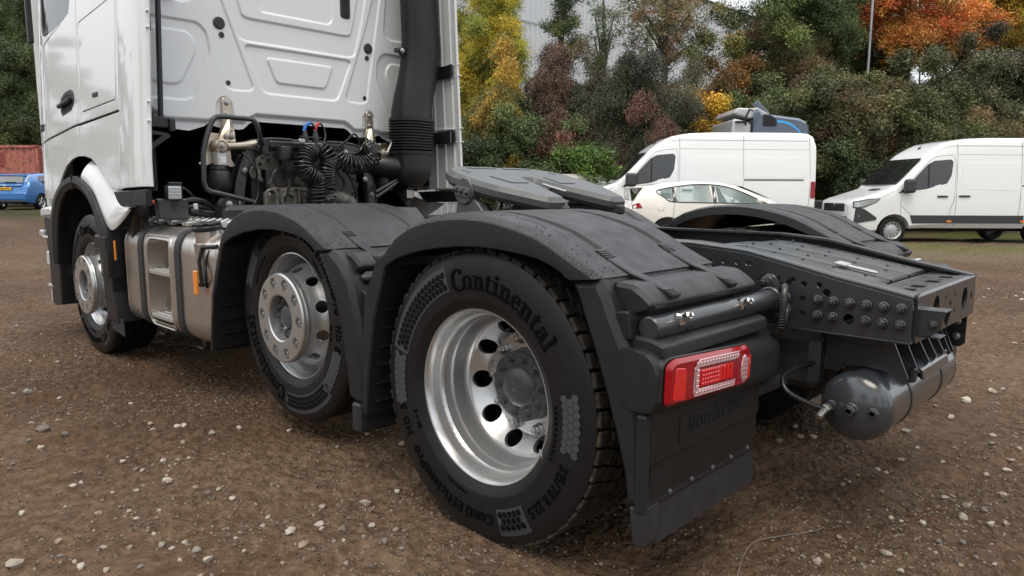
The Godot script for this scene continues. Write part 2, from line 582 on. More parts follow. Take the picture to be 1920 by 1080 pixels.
func build_ground() -> void:
	lumps.seed = 3; lumps.frequency = 0.55; lumps.fractal_octaves = 3
	grit.seed = 4; grit.frequency = 5.0; grit.fractal_octaves = 4; grit.fractal_gain = 0.62
	ruts.seed = 5; ruts.frequency = 2.4; ruts.fractal_octaves = 2
	var tint := FastNoiseLite.new()
	tint.seed = 8; tint.frequency = 0.34; tint.fractal_octaves = 5; tint.fractal_gain = 0.6
	var moss := FastNoiseLite.new()
	moss.seed = 21; moss.frequency = 0.22; moss.fractal_octaves = 4
	var xs := lines(-6.5, 2.6, 0.026, -420.0, 420.0)
	var zs := lines(-5.5, 2.9, 0.026, -420.0, 420.0)
	var nx := xs.size()
	var pos := PackedVector3Array()
	var nor := PackedVector3Array()
	var col := PackedColorArray()
	var ix := PackedInt32Array()
	pos.resize(nx * zs.size()); nor.resize(pos.size()); col.resize(pos.size())
	var k := 0
	for j in zs.size():
		for i in nx:
			pos[k] = Vector3(xs[i], ground_y(xs[i], zs[j]), zs[j])
			k += 1
	k = 0
	var brown := Color(0.165, 0.110, 0.074)
	var pale := Color(0.225, 0.160, 0.115)
	var dark := Color(0.105, 0.070, 0.048)
	var grass := Color(0.15, 0.16, 0.035)
	for j in zs.size():
		for i in nx:
			var l := pos[k - 1] if i > 0 else pos[k]
			var r := pos[k + 1] if i < nx - 1 else pos[k]
			var u := pos[k - nx] if j > 0 else pos[k]
			var d := pos[k + nx] if j < zs.size() - 1 else pos[k]
			nor[k] = (d - u).cross(r - l).normalized()
			var p := pos[k]
			var t := tint.get_noise_2d(p.x, p.z) * 1.5
			var c := brown.lerp(pale, clampf(t, 0, 1)).lerp(dark, clampf(-t, 0, 1))
			var q := p - EYE
			var g := moss.get_noise_2d(p.x, p.z)
			var strip := smoothstep(11.0, 13.5, q.dot(AHEAD)) * smoothstep(2.0, 6.0, q.dot(RIGHT))
			if strip > 0.0: c = c.lerp(Color(0.21, 0.175, 0.11), 0.75 * strip).lerp(grass, clampf(g * 4.0 + 0.15, 0.0, 0.9) * strip)
			var far := smoothstep(22.0, 30.0, q.length())
			c = c.lerp(Color(0.06, 0.07, 0.03), far * clampf(0.5 + g, 0, 1))
			col[k] = c
			k += 1
	for j in zs.size() - 1:
		for i in nx - 1:
			var a := j * nx + i
			ix.append_array(PackedInt32Array([a, a + 1, a + nx, a + 1, a + nx + 1, a + nx]))
	var ar := []
	ar.resize(Mesh.ARRAY_MAX)
	ar[Mesh.ARRAY_VERTEX] = pos; ar[Mesh.ARRAY_NORMAL] = nor; ar[Mesh.ARRAY_COLOR] = col; ar[Mesh.ARRAY_INDEX] = ix
	var m := ArrayMesh.new()
	m.add_surface_from_arrays(Mesh.PRIMITIVE_TRIANGLES, ar)
	struct(put("ground", m, M.earth))

func stone_mesh(sd: int) -> ArrayMesh:   # a broken, roundish chip about one unit across
	var r := RandomNumberGenerator.new()
	r.seed = sd
	var s := SphereMesh.new()
	s.radial_segments = 8; s.rings = 4; s.radius = 0.5; s.height = 1.0
	var n := FastNoiseLite.new()
	n.seed = sd; n.frequency = 0.9; n.fractal_octaves = 2
	var cuts := []
	for k in 7: cuts.append([Vector3(r.randf_range(-1, 1), r.randf_range(-1, 1), r.randf_range(-1, 1)).normalized(), r.randf_range(0.27, 0.42)])
	var ar := s.get_mesh_arrays()
	var g := Geo.new()
	var p: PackedVector3Array = ar[Mesh.ARRAY_VERTEX]
	for i in p.size():
		var q := p[i] * (1.0 + 0.5 * n.get_noise_3dv(p[i] * 2.0))
		for c in cuts:
			var d: float = q.dot(c[0]) - c[1]
			if d > 0: q -= c[0] * d
		p[i] = q * Vector3(1.0, 0.62, 0.8)
	ar[Mesh.ARRAY_VERTEX] = p
	var am := ArrayMesh.new()
	am.add_surface_from_arrays(Mesh.PRIMITIVE_TRIANGLES, ar)
	g.add_mesh(am)
	return g.mesh(20.0)

func coloured(m: ArrayMesh, c: Color) -> ArrayMesh:
	var ar := m.surface_get_arrays(0)
	var col := PackedColorArray()
	col.resize(ar[Mesh.ARRAY_VERTEX].size())
	col.fill(c)
	ar[Mesh.ARRAY_COLOR] = col
	var o := ArrayMesh.new()
	o.add_surface_from_arrays(Mesh.PRIMITIVE_TRIANGLES, ar)
	return o

func build_stones() -> void:
	rng.seed = 31
	var shapes := []
	for k in 6: shapes.append(stone_mesh(100 + k))
	var tones := [Color(0.42, 0.36, 0.29), Color(0.52, 0.46, 0.39), Color(0.34, 0.30, 0.26), Color(0.22, 0.19, 0.165), Color(0.38, 0.29, 0.215)]
	var kinds := []
	for s in shapes:
		for t in tones: kinds.append(coloured(s, t))
	# the stones one can pick out, each an object: x, z in centimetres and width in millimetres
	var spots := "-312,185,50 -235,195,65 -255,148,25 -212,153,31 -195,158,30 -162,182,29 -141,181,23 -124,177,40 -147,205,28 -148,202,19 -164,198,19 -162,129,32 -165,141,37 -146,111,30 -108,197,23 -100,189,24 -73,160,24 -63,143,33 -52,131,42 -50,117,30 -49,153,35 -41,148,37 -51,163,42 -41,164,37 -36,155,19 -33,153,16 -62,191,36 -75,190,24 -73,195,22 -84,205,22 -104,221,27 -97,235,49 -71,216,24 -86,221,20 -93,223,22 -19,161,22 -34,175,20 -51,180,15 -61,178,23 -104,165,24 -112,171,24 -64,208,21 -47,196,19 -54,191,32 -90,211,22 -66,166,20 -194,216,24 -248,186,27 -258,195,29 -214,201,37 -111,89,29 -109,107,22 -90,84,36 -36,139,27 -22,151,22 -26,136,22 -129,196,19 -124,189,21 -143,165,27 -143,161,21 83,-61,37 74,-104,37 79,-43,25 89,-14,25 75,-31,18 116,-22,34 124,-46,31 130,-15,31 106,38,37 112,44,23 91,57,30 86,56,26 92,51,24 82,54,15 109,8,28 116,17,28 118,-7,37 108,-27,32 122,11,24 117,25,15 84,-85,27 111,-83,20 115,-66,26 97,-94,21 120,-106,30 120,-90,31 120,-77,34 98,-69,22 85,-143,39 106,-129,37 109,-109,33 75,-155,34 98,5,23 102,7,16 76,-17,19 75,-12,24 83,-40,23 45,-60,34 90,34,24 132,17,16 127,18,20 125,28,18 32,-70,36 36,-41,44 40,-57,36 85,-179,59 91,-213,49 94,-229,33"
	var list := []
	for w in spots.split(" "):
		var f := w.split_floats(",")
		list.append([f[0] / 100.0, f[1] / 100.0, f[2] / 1000.0 * 1.08])
	while list.size() < 280:
		var d := 1.6 + 8.0 * pow(rng.randf(), 1.3)
		var s := rng.randf_range(-0.74, 0.74) * d
		var p := yard(s, d)
		if p.z < 1.35 and p.z > -1.5 and p.x < 1.15 : continue
		list.append([p.x, p.z, rng.randf_range(0.014, 0.030) * (1.0 + 0.10 * d)])
	for i in list.size():
		var f: Array = list[i]
		var b := Basis(Vector3.UP, rng.randf() * TAU) * Basis(Vector3.RIGHT, rng.randf_range(-0.3, 0.3))
		var k: int = rng.randi() % shapes.size() * tones.size() + [0, 0, 1, 1, 2, 4, 3][rng.randi() % 7]
		var o := put("stone", kinds[k], M.stone, self, Transform3D(b.scaled(Vector3.ONE * f[2] * 1.12), Vector3(f[0], ground_y(f[0], f[1]) + f[2] * 0.17, f[1])))
		tag(o, "small pale chip of stone lying loose on the brown dirt yard", "stone", "loose stones on the dirt")
	# finer gravel nobody could count
	var n := 48000
	var mm := MultiMesh.new()
	mm.transform_format = MultiMesh.TRANSFORM_3D
	mm.use_colors = true
	mm.mesh = shapes[1]
	mm.instance_count = n
	var patch := FastNoiseLite.new()
	patch.seed = 61; patch.frequency = 0.9; patch.fractal_octaves = 3
	var i := 0
	while i < n:
		var d := 1.4 + 16.0 * pow(rng.randf(), 1.7)
		var p := yard(rng.randf_range(-0.8, 0.8) * d, d)
		if patch.get_noise_2d(p.x, p.z) < rng.randf_range(-0.35, 0.45): continue
		var size := 0.0042 + 0.011 * pow(rng.randf(), 3.2) + 0.0009 * d
		var b := Basis(Vector3.UP, rng.randf() * TAU) * Basis(Vector3.RIGHT, rng.randf_range(-0.6, 0.6))
		mm.set_instance_transform(i, Transform3D(b.scaled(Vector3(size * rng.randf_range(0.7, 1.5), size, size)), Vector3(p.x, ground_y(p.x, p.z) + size * 0.12, p.z)))
		var t := rng.randf()
		var c := Color(0.115, 0.088, 0.068).lerp(Color(0.36, 0.30, 0.24), t * t)
		mm.set_instance_color(i, c)
		i += 1
	var gv := MultiMeshInstance3D.new()
	gv.name = "gravel"
	gv.multimesh = mm
	gv.material_override = M.stone
	add_child(gv)
	struct(gv, "stuff")
	# a dry stalk on the dirt behind the mudflap
	var st := []
	for q in [[0.76, 0.82], [0.72, 0.70], [0.69, 0.56], [0.72, 0.50], [0.79, 0.40], [0.82, 0.33], [0.825, 0.28]]:
		st.append(Vector3(q[0], ground_y(q[0], q[1]) + 0.006, q[1]))
	var tw := part("twig", Geo.new().tube(smooth_path(st), 0.0014, 6), M.pale_bark)
	tag(tw, "thin pale dry twig lying curved on the dirt behind the mudflap", "twig")

# ---------------------------------------------------------------- parked vehicles
# stations along a car: [x, lowest y, highest y, half width]; the front lies at x = 0
func car_ring(q: Array, side: Callable) -> Array:
	var r := []
	for k in [[0.0, 0.80], [0.0, 0.94], [0.05, 1.0], [0.2, 1.0], [0.4, 1.0], [0.6, 1.0], [0.75, 1.0], [0.86, 1.0], [0.93, 0.985], [0.97, 0.95], [0.992, 0.88], [1.0, 0.74], [1.0, 0.4]]:
		var y: float = lerpf(q[1], q[2], k[0])
		r.append(Vector3(q[0], y, q[3] * k[1] * side.call(y)))
	for i in range(r.size() - 1, -1, -1): r.append(Vector3(r[i].x, r[i].y, -r[i].z))
	return r

func car_body(st: Array, side: Callable) -> Geo:
	var rings := []
	var x := PackedFloat32Array()
	for i in st.size() - 1:
		var n := 3
		for k in n:
			var u := float(k) / n
			var q := []
			for j in 4: q.append(lerpf(st[i][j], st[i + 1][j], u) if j == 0 else cubic_interpolate(st[i][j], st[i + 1][j], st[maxi(i - 1, 0)][j], st[mini(i + 2, st.size() - 1)][j], u) * 0.5 + lerpf(st[i][j], st[i + 1][j], u) * 0.5)
			rings.append(car_ring(q, side))
	rings.append(car_ring(st[st.size() - 1], side))
	rings.reverse()
	return Geo.new().loft(rings, true, true)

func car_z(st: Array, side: Callable, x: float, y: float) -> float:
	for i in st.size() - 1:
		if x <= st[i + 1][0] or i == st.size() - 2:
			return lerpf(st[i][3], st[i + 1][3], clampf((x - st[i][0]) / (st[i + 1][0] - st[i][0]), 0, 1)) * side.call(y)
	return 1.0

func car_wheel(parent: Node3D, at: Vector3, r: float, spokes: int, steel: bool) -> void:
	var s := signf(at.z)
	var n := node("wheel", parent, Transform3D(face(Vector3(0, 0, s)), at))
	part("tyre", Geo.new().lathe([Vector2(r * 0.64, -0.20), Vector2(r * 0.9, -0.205), Vector2(r * 0.99, -0.18), Vector2(r, -0.1), Vector2(r * 0.99, -0.02), Vector2(r * 0.92, 0.004), Vector2(r * 0.70, 0.006), Vector2(r * 0.655, 0.0), Vector2(r * 0.64, -0.20)], Transform3D(), 36), M.tyre_rubber, n)
	part("rim", Geo.new().lathe([Vector2(r * 0.60, -0.15), Vector2(r * 0.60, -0.02), Vector2(r * 0.66, 0.004), Vector2(r * 0.665, -0.01), Vector2(r * 0.62, -0.16), Vector2(r * 0.60, -0.15)], Transform3D(), 32), M.rim_silver, n)
	if steel:
		part("wheel_disc", Geo.new().lathe([Vector2(0, -0.02), Vector2(r * 0.2, -0.02), Vector2(r * 0.3, -0.03), Vector2(r * 0.42, -0.055), Vector2(r * 0.62, -0.06), Vector2(r * 0.62, -0.08), Vector2(0, -0.08)].map(func(p): return p), Transform3D(), 28), M.galvanised, n)
		for k in 12: part("disc_hole", Geo.new().cyl(Vector3(r * 0.5 * cos(TAU * k / 12), r * 0.5 * sin(TAU * k / 12), -0.062), Vector3(r * 0.5 * cos(TAU * k / 12), r * 0.5 * sin(TAU * k / 12), -0.054), r * 0.06, 8), M.void_black, n)
	else:
		part("brake_disc", Geo.new().cyl(Vector3(0, 0, -0.12), Vector3(0, 0, -0.10), r * 0.5, 24), M.dark_iron, n)
		part("hub", Geo.new().cyl(Vector3(0, 0, -0.08), Vector3(0, 0, -0.015), r * 0.16, 18, 0.01), M.rim_silver, n)
		for k in spokes:
			var t := Transform3D(Basis(Vector3(0, 0, 1), TAU * k / spokes), Vector3.ZERO)
			part("spoke", Geo.new().prism(V2([0.0, -r * 0.10, r * 0.62, -r * 0.13, r * 0.62, r * 0.13, 0.0, r * 0.10]), -0.05, -0.015, t, 0.012), M.rim_silver, n)

func wheel_cuts(xs: Array, y: float, r: float, w: float) -> Array:
	var h := []
	for x in xs:
		for s in [-1.0, 1.0]: h.append([Vector3(x, y, s * (w - 0.30)), Vector3(x, y, s * (w + 0.3)), r])
	return h

func laid(called: String, poly: Array, st: Array, side: Callable, out: float, m: Material, parent: Node3D, both := true, rnd := 0.0, thick := 0.03) -> void:
	for s in ([1.0, -1.0] if both else [1.0]):
		var f := func(x, y): return car_z(st, side, x, y) + out
		part(called, skin(rounded(V2(poly), rnd, 3) if rnd > 0 else V2(poly), [], f, s, thick, 0.25), m, parent, 40)

func seam(called: String, pts: Array, st: Array, side: Callable, w: float, m: Material, parent: Node3D) -> void:
	for s in [1.0, -1.0]:
		var p := []
		for q in smooth_path(pts, 4): p.append(Vector3(q.x, q.y, s * (car_z(st, side, q.x, q.y) + 0.001)))
		part(called, Geo.new().tube(p, w, 5), m, parent)

func make_van() -> Node3D:
	var st := [[-0.06, 0.50, 0.98, 0.76], [0.0, 0.36, 1.07, 0.88], [0.14, 0.30, 1.13, 0.94], [0.50, 0.30, 1.24, 0.99], [0.93, 0.32, 1.38, 1.0], [1.02, 0.36, 1.47, 1.0], [1.70, 0.40, 2.13, 1.0], [1.98, 0.40, 2.36, 1.0], [2.3, 0.40, 2.53, 1.0], [2.75, 0.40, 2.615, 1.0], [3.4, 0.40, 2.64, 1.0], [5.3, 0.40, 2.64, 1.0], [5.72, 0.40, 2.62, 0.995], [5.86, 0.42, 2.55, 0.98], [5.93, 0.46, 2.40, 0.95]]
	var side := func(y): return 0.965 + 0.035 * smoothstep(0.3, 0.6, y) - 0.025 * smoothstep(1.1, 1.5, y) - 0.085 * smoothstep(1.45, 2.65, y)
	var n := node("white_van", self)
	part("body", await cut(car_body(st, side), wheel_cuts([1.0, 4.665], 0.34, 0.41, 1.0)), M.white_van, n, 30)
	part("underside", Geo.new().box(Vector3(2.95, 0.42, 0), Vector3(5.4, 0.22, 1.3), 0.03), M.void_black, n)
	for x in [1.0, 4.665]:
		for s in [1.0, -1.0]: car_wheel(n, Vector3(x, 0.34, s * 0.955), 0.34, 5, true)
	laid("side_window", [1.20, 1.30, 1.72, 1.36, 2.26, 1.50, 2.36, 1.70, 2.40, 2.04, 2.34, 2.10, 1.92, 2.06, 1.76, 1.97, 1.50, 1.69], st, side, 0.004, M.dark_glass, n, true, 0.04)
	laid("mirror_base", [1.06, 1.26, 1.48, 1.33, 1.49, 1.66], st, side, 0.006, M.van_trim, n)
	laid("side_trim", [1.46, 0.52, 4.22, 0.52, 4.22, 0.72, 1.38, 0.72], st, side, 0.012, M.van_trim, n, true, 0.02)
	laid("side_trim", [5.10, 0.52, 5.90, 0.52, 5.90, 0.72, 5.06, 0.72], st, side, 0.012, M.van_trim, n, true, 0.02)
	laid("bumper_corner", [0.03, 0.50, 0.55, 0.60, 0.56, 0.66, 0.24, 0.88, 0.06, 0.92], st, side, 0.012, M.van_trim, n)
	laid("headlight_frame", [0.0, 0.88, 0.28, 0.905, 0.55, 1.04, 0.64, 1.135, 0.36, 1.125, 0.0, 1.05], st, side, 0.006, M.van_trim, n, true, 0.03)
	laid("window_bar", [1.775, 1.39, 1.815, 1.39, 1.815, 2.0, 1.775, 1.96], st, side, 0.009, M.black_plastic, n)
	laid("headlight", [0.02, 0.90, 0.28, 0.93, 0.52, 1.05, 0.60, 1.12, 0.36, 1.10, 0.02, 1.03], st, side, 0.010, M.lamp_lens, n, true, 0.03)
	laid("tail_lamp", [5.80, 1.00, 5.925, 1.00, 5.925, 1.42, 5.80, 1.42], st, side, 0.012, M.lens_red, n, true, 0.03)
	laid("door_handle", [2.03, 1.165, 2.29, 1.165, 2.29, 1.205, 2.03, 1.21], st, side, 0.025, M.black_plastic, n, true, 0.015)
	laid("door_handle", [2.57, 1.175, 2.84, 1.175, 2.84, 1.215, 2.57, 1.22], st, side, 0.025, M.black_plastic, n, true, 0.015)
	laid("side_marker", [2.30, 0.545, 2.42, 0.545, 2.42, 0.595, 2.30, 0.595], st, side, 0.022, M.lens_amber, n, true, 0.015)
	laid("side_marker", [4.14, 0.545, 4.26, 0.545, 4.26, 0.595, 4.14, 0.595], st, side, 0.022, M.lens_amber, n, true, 0.015)
	laid("door_rail", [4.12, 1.43, 5.62, 1.43, 5.62, 1.475, 4.12, 1.475], st, side, 0.010, M.seam_grey, n, true, 0.01)
	laid("side_pressing", [2.68, 1.36, 4.03, 1.33, 4.03, 2.02, 2.62, 2.02, 2.62, 1.45], st, side, 0.006, M.white_van, n, true, 0.08, 0.012)
	laid("side_pressing", [4.14, 1.50, 5.62, 1.50, 5.72, 1.60, 5.66, 2.02, 4.14, 2.02], st, side, 0.006, M.white_van, n, true, 0.08, 0.012)
	for a in [[1.16, 0.55, 1.14, 0.95, 1.13, 1.24], [2.50, 0.45, 2.505, 1.2, 2.50, 2.1, 2.49, 2.5], [2.40, 0.95, 2.46, 1.2, 2.46, 2.0, 2.40, 2.17], [4.08, 0.5, 4.10, 1.4, 4.09, 2.55], [5.74, 0.6, 5.78, 1.4, 5.74, 2.5], [1.16, 0.95, 1.45, 0.70], [2.30, 0.45, 2.36, 0.75, 2.40, 0.95]]:
		var p := []
		for i in range(0, a.size(), 2): p.append(Vector3(a[i], a[i + 1], 0))
		seam("door_seam", p, st, side, 0.0045, M.seam_grey, n)
	for a in [[2.5, 2.22, 5.74, 2.20], [2.5, 2.44, 5.70, 2.42], [1.15, 1.25, 1.52, 1.74, 1.80, 2.05, 2.0, 2.17, 2.45, 2.21], [1.9, 2.26, 2.2, 2.40, 2.5, 2.44], [0.62, 1.14, 0.98, 1.34]]:
		var p := []
		for i in range(0, a.size(), 2): p.append(Vector3(a[i], a[i + 1], 0))
		seam("body_crease", p, st, side, 0.0035, M.seam_grey, n)
	var ws := Geo.new().grid(func(u, v):
		var x := lerpf(1.04, 1.69, v)
		var w := lerpf(0.90, 0.815, v)
		return Vector3(x - 0.018 - 0.05 * cos((u - 0.5) * 3.0), lerpf(1.475, 2.12, v) + 0.012, lerpf(-w, w, u)), 12, 6)
	part("windscreen", ws, M.dark_glass, n)
	part("grille", Geo.new().box(Vector3(-0.065, 0.90, 0), Vector3(0.04, 0.20, 1.15), 0.015), M.black_plastic, n)
	for k in 3: part("grille_bar", Geo.new().box(Vector3(-0.090, 0.84 + 0.06 * k, 0), Vector3(0.012, 0.014, 1.1), 0.004), M.van_trim, n)
	part("badge_ring", Geo.new().lathe([Vector2(0.075, 0), Vector2(0.088, 0), Vector2(0.088, 0.01), Vector2(0.075, 0.01), Vector2(0.075, 0)], Transform3D(face(Vector3(-1, 0, 0)), Vector3(-0.088, 0.92, 0)), 24), M.chrome, n)
	for k in 3:
		var a := TAU * k / 3.0 + PI / 2
		part("badge_arm", Geo.new().prism(V2([-0.014, 0, 0.014, 0, 0, 0.08]), 0.0, 0.008, Transform3D(face(Vector3(-1, 0, 0)) * Basis(Vector3(0, 0, 1), a - PI / 2), Vector3(-0.088, 0.92, 0))), M.chrome, n)
	part("bumper", Geo.new().box(Vector3(-0.02, 0.52, 0), Vector3(0.16, 0.34, 1.5), 0.05), M.van_trim, n)
	part("bonnet_vent", Geo.new().box(Vector3(0.80, 1.362, 0.30), Vector3(0.14, 0.012, 0.42), 0.004, Transform3D(Basis(Vector3(0, 0, 1), 0.30), Vector3(0.446, -0.18, 0))), M.van_trim, n)
	for s in [1.0, -1.0]:
		part("mirror", Geo.new().add(Geo.new().prism(rrect(0.26, 0.34, 0.08), -0.10, 0.10, T(1.26, 1.44, 1.13), 0.05).box(Vector3(1.25, 1.30, 1.03), Vector3(0.12, 0.08, 0.14), 0.03), mirrored(s)), M.van_trim, n)
	part("aerial", Geo.new().tube([Vector3(2.05, 2.40, 0.0), Vector3(2.22, 2.75, 0.0)], 0.006, 6).cyl(Vector3(2.03, 2.36, 0), Vector3(2.06, 2.44, 0), 0.035, 10, 0.01), M.black_plastic, n)
	return n

func build_vehicles() -> void:
	var across := Basis(RIGHT, Vector3.UP, -AHEAD)
	var van := await make_van()
	van.transform = Transform3D(across, yard(1.69, 18.95, 0.0))
	tag(van, "white panel van behind the white hatchback, its red tail lamp showing", "van", "white panel vans")
	var two := van.duplicate()
	two.name = "white_van_001"
	add_child(two)
	two.transform = Transform3D(across, yard(8.53, 18.75, -0.125))
	tag(two, "white panel van nearest the right edge, dark trim strip along its side", "van", "white panel vans")
	# white hatchback: front to the right
	var turned := Basis(-RIGHT, Vector3.UP, AHEAD)
	var st := [[0.0, 0.36, 0.62, 0.70], [0.06, 0.26, 0.72, 0.80], [0.5, 0.22, 0.86, 0.87], [1.05, 0.22, 0.96, 0.885], [1.22, 0.22, 1.05, 0.885], [1.85, 0.22, 1.315, 0.885], [2.3, 0.22, 1.41, 0.885], [2.95, 0.22, 1.43, 0.885], [3.55, 0.22, 1.385, 0.88], [3.92, 0.24, 1.31, 0.87], [4.05, 0.26, 1.16, 0.85], [4.17, 0.30, 0.98, 0.82], [4.25, 0.40, 0.86, 0.74]]
	var side := func(y): return 0.95 + 0.05 * smoothstep(0.25, 0.6, y) - 0.02 * smoothstep(0.85, 0.95, y) - 0.24 * smoothstep(0.93, 1.45, y)
	var n := node("white_hatchback", self, Transform3D(turned, yard(2.53 + 4.25, 16.15, -0.05)))
	tag(n, "cream-white hatchback parked in front of the first white van, see-through side windows", "car")
	var panes := [[1.35, 0.965, 2.36, 0.985, 2.40, 1.33, 2.12, 1.30, 1.78, 1.18], [2.48, 0.985, 3.28, 1.005, 3.26, 1.30, 2.92, 1.345, 2.52, 1.345], [3.33, 1.01, 3.52, 1.10, 3.66, 1.20, 3.60, 1.24, 3.33, 1.29]]
	var cuts := wheel_cuts([0.86, 3.44], 0.315, 0.36, 0.88)
	for p in panes: cuts.append(Geo.new().prism(rounded(V2(p), 0.03, 3), -1.2, 1.2))
	part("body", await cut(car_body(st, side), cuts), M.cream_paint, n, 30)
	for p in panes: laid("side_window", p, st, side, -0.014, M.pane_glass, n, true, 0.03, 0.003)
	for q in [[2.44, 1.15, 0.06, 0.36], [3.305, 1.15, 0.045, 0.28]]:
		laid("window_post", [q[0] - q[2] / 2 - 0.02, q[1] - q[3] / 2, q[0] + q[2] / 2 - 0.0, q[1] - q[3] / 2, q[0] + q[2] / 2 + 0.01, q[1] + q[3] / 2, q[0] - q[2] / 2, q[1] + q[3] / 2], st, side, 0.004, M.van_trim, n)
	for z in [-0.38, 0.38]:
		part("seat", Geo.new().prism(rounded(V2([2.02, 0.90, 2.20, 0.90, 2.42, 1.20, 2.40, 1.30, 2.28, 1.31, 2.24, 1.22]), 0.04, 3), z - 0.2, z + 0.2, Transform3D(), 0.03), M.seat_cloth, n)
	part("rear_seat", Geo.new().prism(rounded(V2([3.05, 0.9, 3.2, 0.9, 3.42, 1.16, 3.30, 1.18]), 0.04, 3), -0.55, 0.55, Transform3D(), 0.03), M.seat_cloth, n)
	part("steering_wheel", Geo.new().lathe([Vector2(0.165, -0.015), Vector2(0.185, 0.0), Vector2(0.165, 0.015), Vector2(0.15, 0.0), Vector2(0.165, -0.015)], Transform3D(face(Vector3(1, 0.45, 0)), Vector3(1.62, 1.0, -0.36)), 24), M.seat_cloth, n)
	seam("window_trim", [Vector3(1.30, 0.955, 0), Vector3(2.4, 0.975, 0), Vector3(3.3, 0.995, 0), Vector3(3.50, 1.08, 0), Vector3(3.68, 1.205, 0), Vector3(3.5, 1.275, 0), Vector3(2.9, 1.36, 0), Vector3(2.4, 1.355, 0), Vector3(1.95, 1.255, 0), Vector3(1.30, 0.955, 0)], st, side, 0.012, M.van_trim, n)
	var rw := Geo.new().grid(func(u, v): return Vector3(lerpf(4.125, 3.97, v) + 0.03, lerpf(1.02, 1.28, v), lerpf(-0.66, 0.66, u) * lerpf(1.0, 0.86, v)), 8, 4)
	part("rear_window", rw, M.dark_glass, n)
	var fw := Geo.new().grid(func(u, v): return Vector3(lerpf(1.20, 1.84, v) - 0.02, lerpf(1.06, 1.32, v) + 0.012, lerpf(-0.70, 0.70, u) * lerpf(1.0, 0.88, v)), 8, 4)
	part("windscreen", fw, M.dark_glass, n)
	part("roof_spoiler", Geo.new().prism(rounded(V2([3.80, 1.335, 4.10, 1.315, 4.14, 1.29, 4.10, 1.275, 3.85, 1.29]), 0.012, 3), -0.56, 0.56, Transform3D(), 0.012), M.cream_paint, n)
	laid("tail_lamp", [3.98, 0.86, 4.20, 0.84, 4.19, 0.93, 4.05, 0.97], st, side, 0.008, M.lens_red, n, true, 0.02)
	laid("fuel_flap", [3.52, 0.80, 3.66, 0.80, 3.66, 0.94, 3.52, 0.94], st, side, 0.003, M.cream_paint, n, true, 0.065, 0.008)
	for a in [[2.42, 0.35, 2.44, 0.97], [3.33, 0.60, 3.30, 0.99], [1.36, 0.35, 1.34, 0.95]]: seam("door_seam", [Vector3(a[0], a[1], 0), Vector3(a[2], a[3], 0)], st, side, 0.004, M.seam_grey, n)
	for s in [1.0, -1.0]: part("mirror", Geo.new().box(Vector3(1.50, 1.02, s * 0.95), Vector3(0.10, 0.12, 0.20), 0.04), M.cream_paint, n)
	for x in [0.86, 3.44]:
		for s in [1.0, -1.0]: car_wheel(n, Vector3(x, 0.315, s * 0.86), 0.315, 5, false)
	await blue_car()
	dark_truck()
	# the white roof that shows over the fifth wheel
	var s2 := [[0.0, 0.4, 0.95, 0.80], [0.1, 0.3, 1.05, 0.88], [1.0, 0.3, 1.18, 0.92], [1.6, 0.3, 1.62, 0.92], [2.0, 0.3, 1.72, 0.92], [3.6, 0.3, 1.73, 0.92], [4.3, 0.3, 1.68, 0.91], [4.5, 0.35, 1.5, 0.88], [4.6, 0.45, 1.0, 0.80]]
	var sd2 := func(y): return 1.0 - 0.16 * smoothstep(1.1, 1.8, y)
	var m := node("white_estate_car", self, Transform3D(Basis(-AHEAD, Vector3.UP, -RIGHT), yard(2.13, 26.9, 0.0)))
	tag(m, "white estate car of which only the roof shows over the fifth wheel", "car")
	part("body", await cut(car_body(s2, sd2), wheel_cuts([0.9, 3.6], 0.33, 0.38, 0.92)), M.cream_paint, m, 30)
	laid("side_window", [1.6, 1.12, 3.9, 1.12, 3.8, 1.50, 1.9, 1.50], s2, sd2, 0.004, M.dark_glass, m, true, 0.05)
	part("aerial_fin", Geo.new().prism(V2([3.5, 1.70, 3.75, 1.70, 3.72, 1.86, 3.66, 1.86]), -0.02, 0.02, Transform3D(), 0.008), M.black_plastic, m)
	for x in [0.9, 3.6]:
		for s in [1.0, -1.0]: car_wheel(m, Vector3(x, 0.33, s * 0.88), 0.33, 5, false)

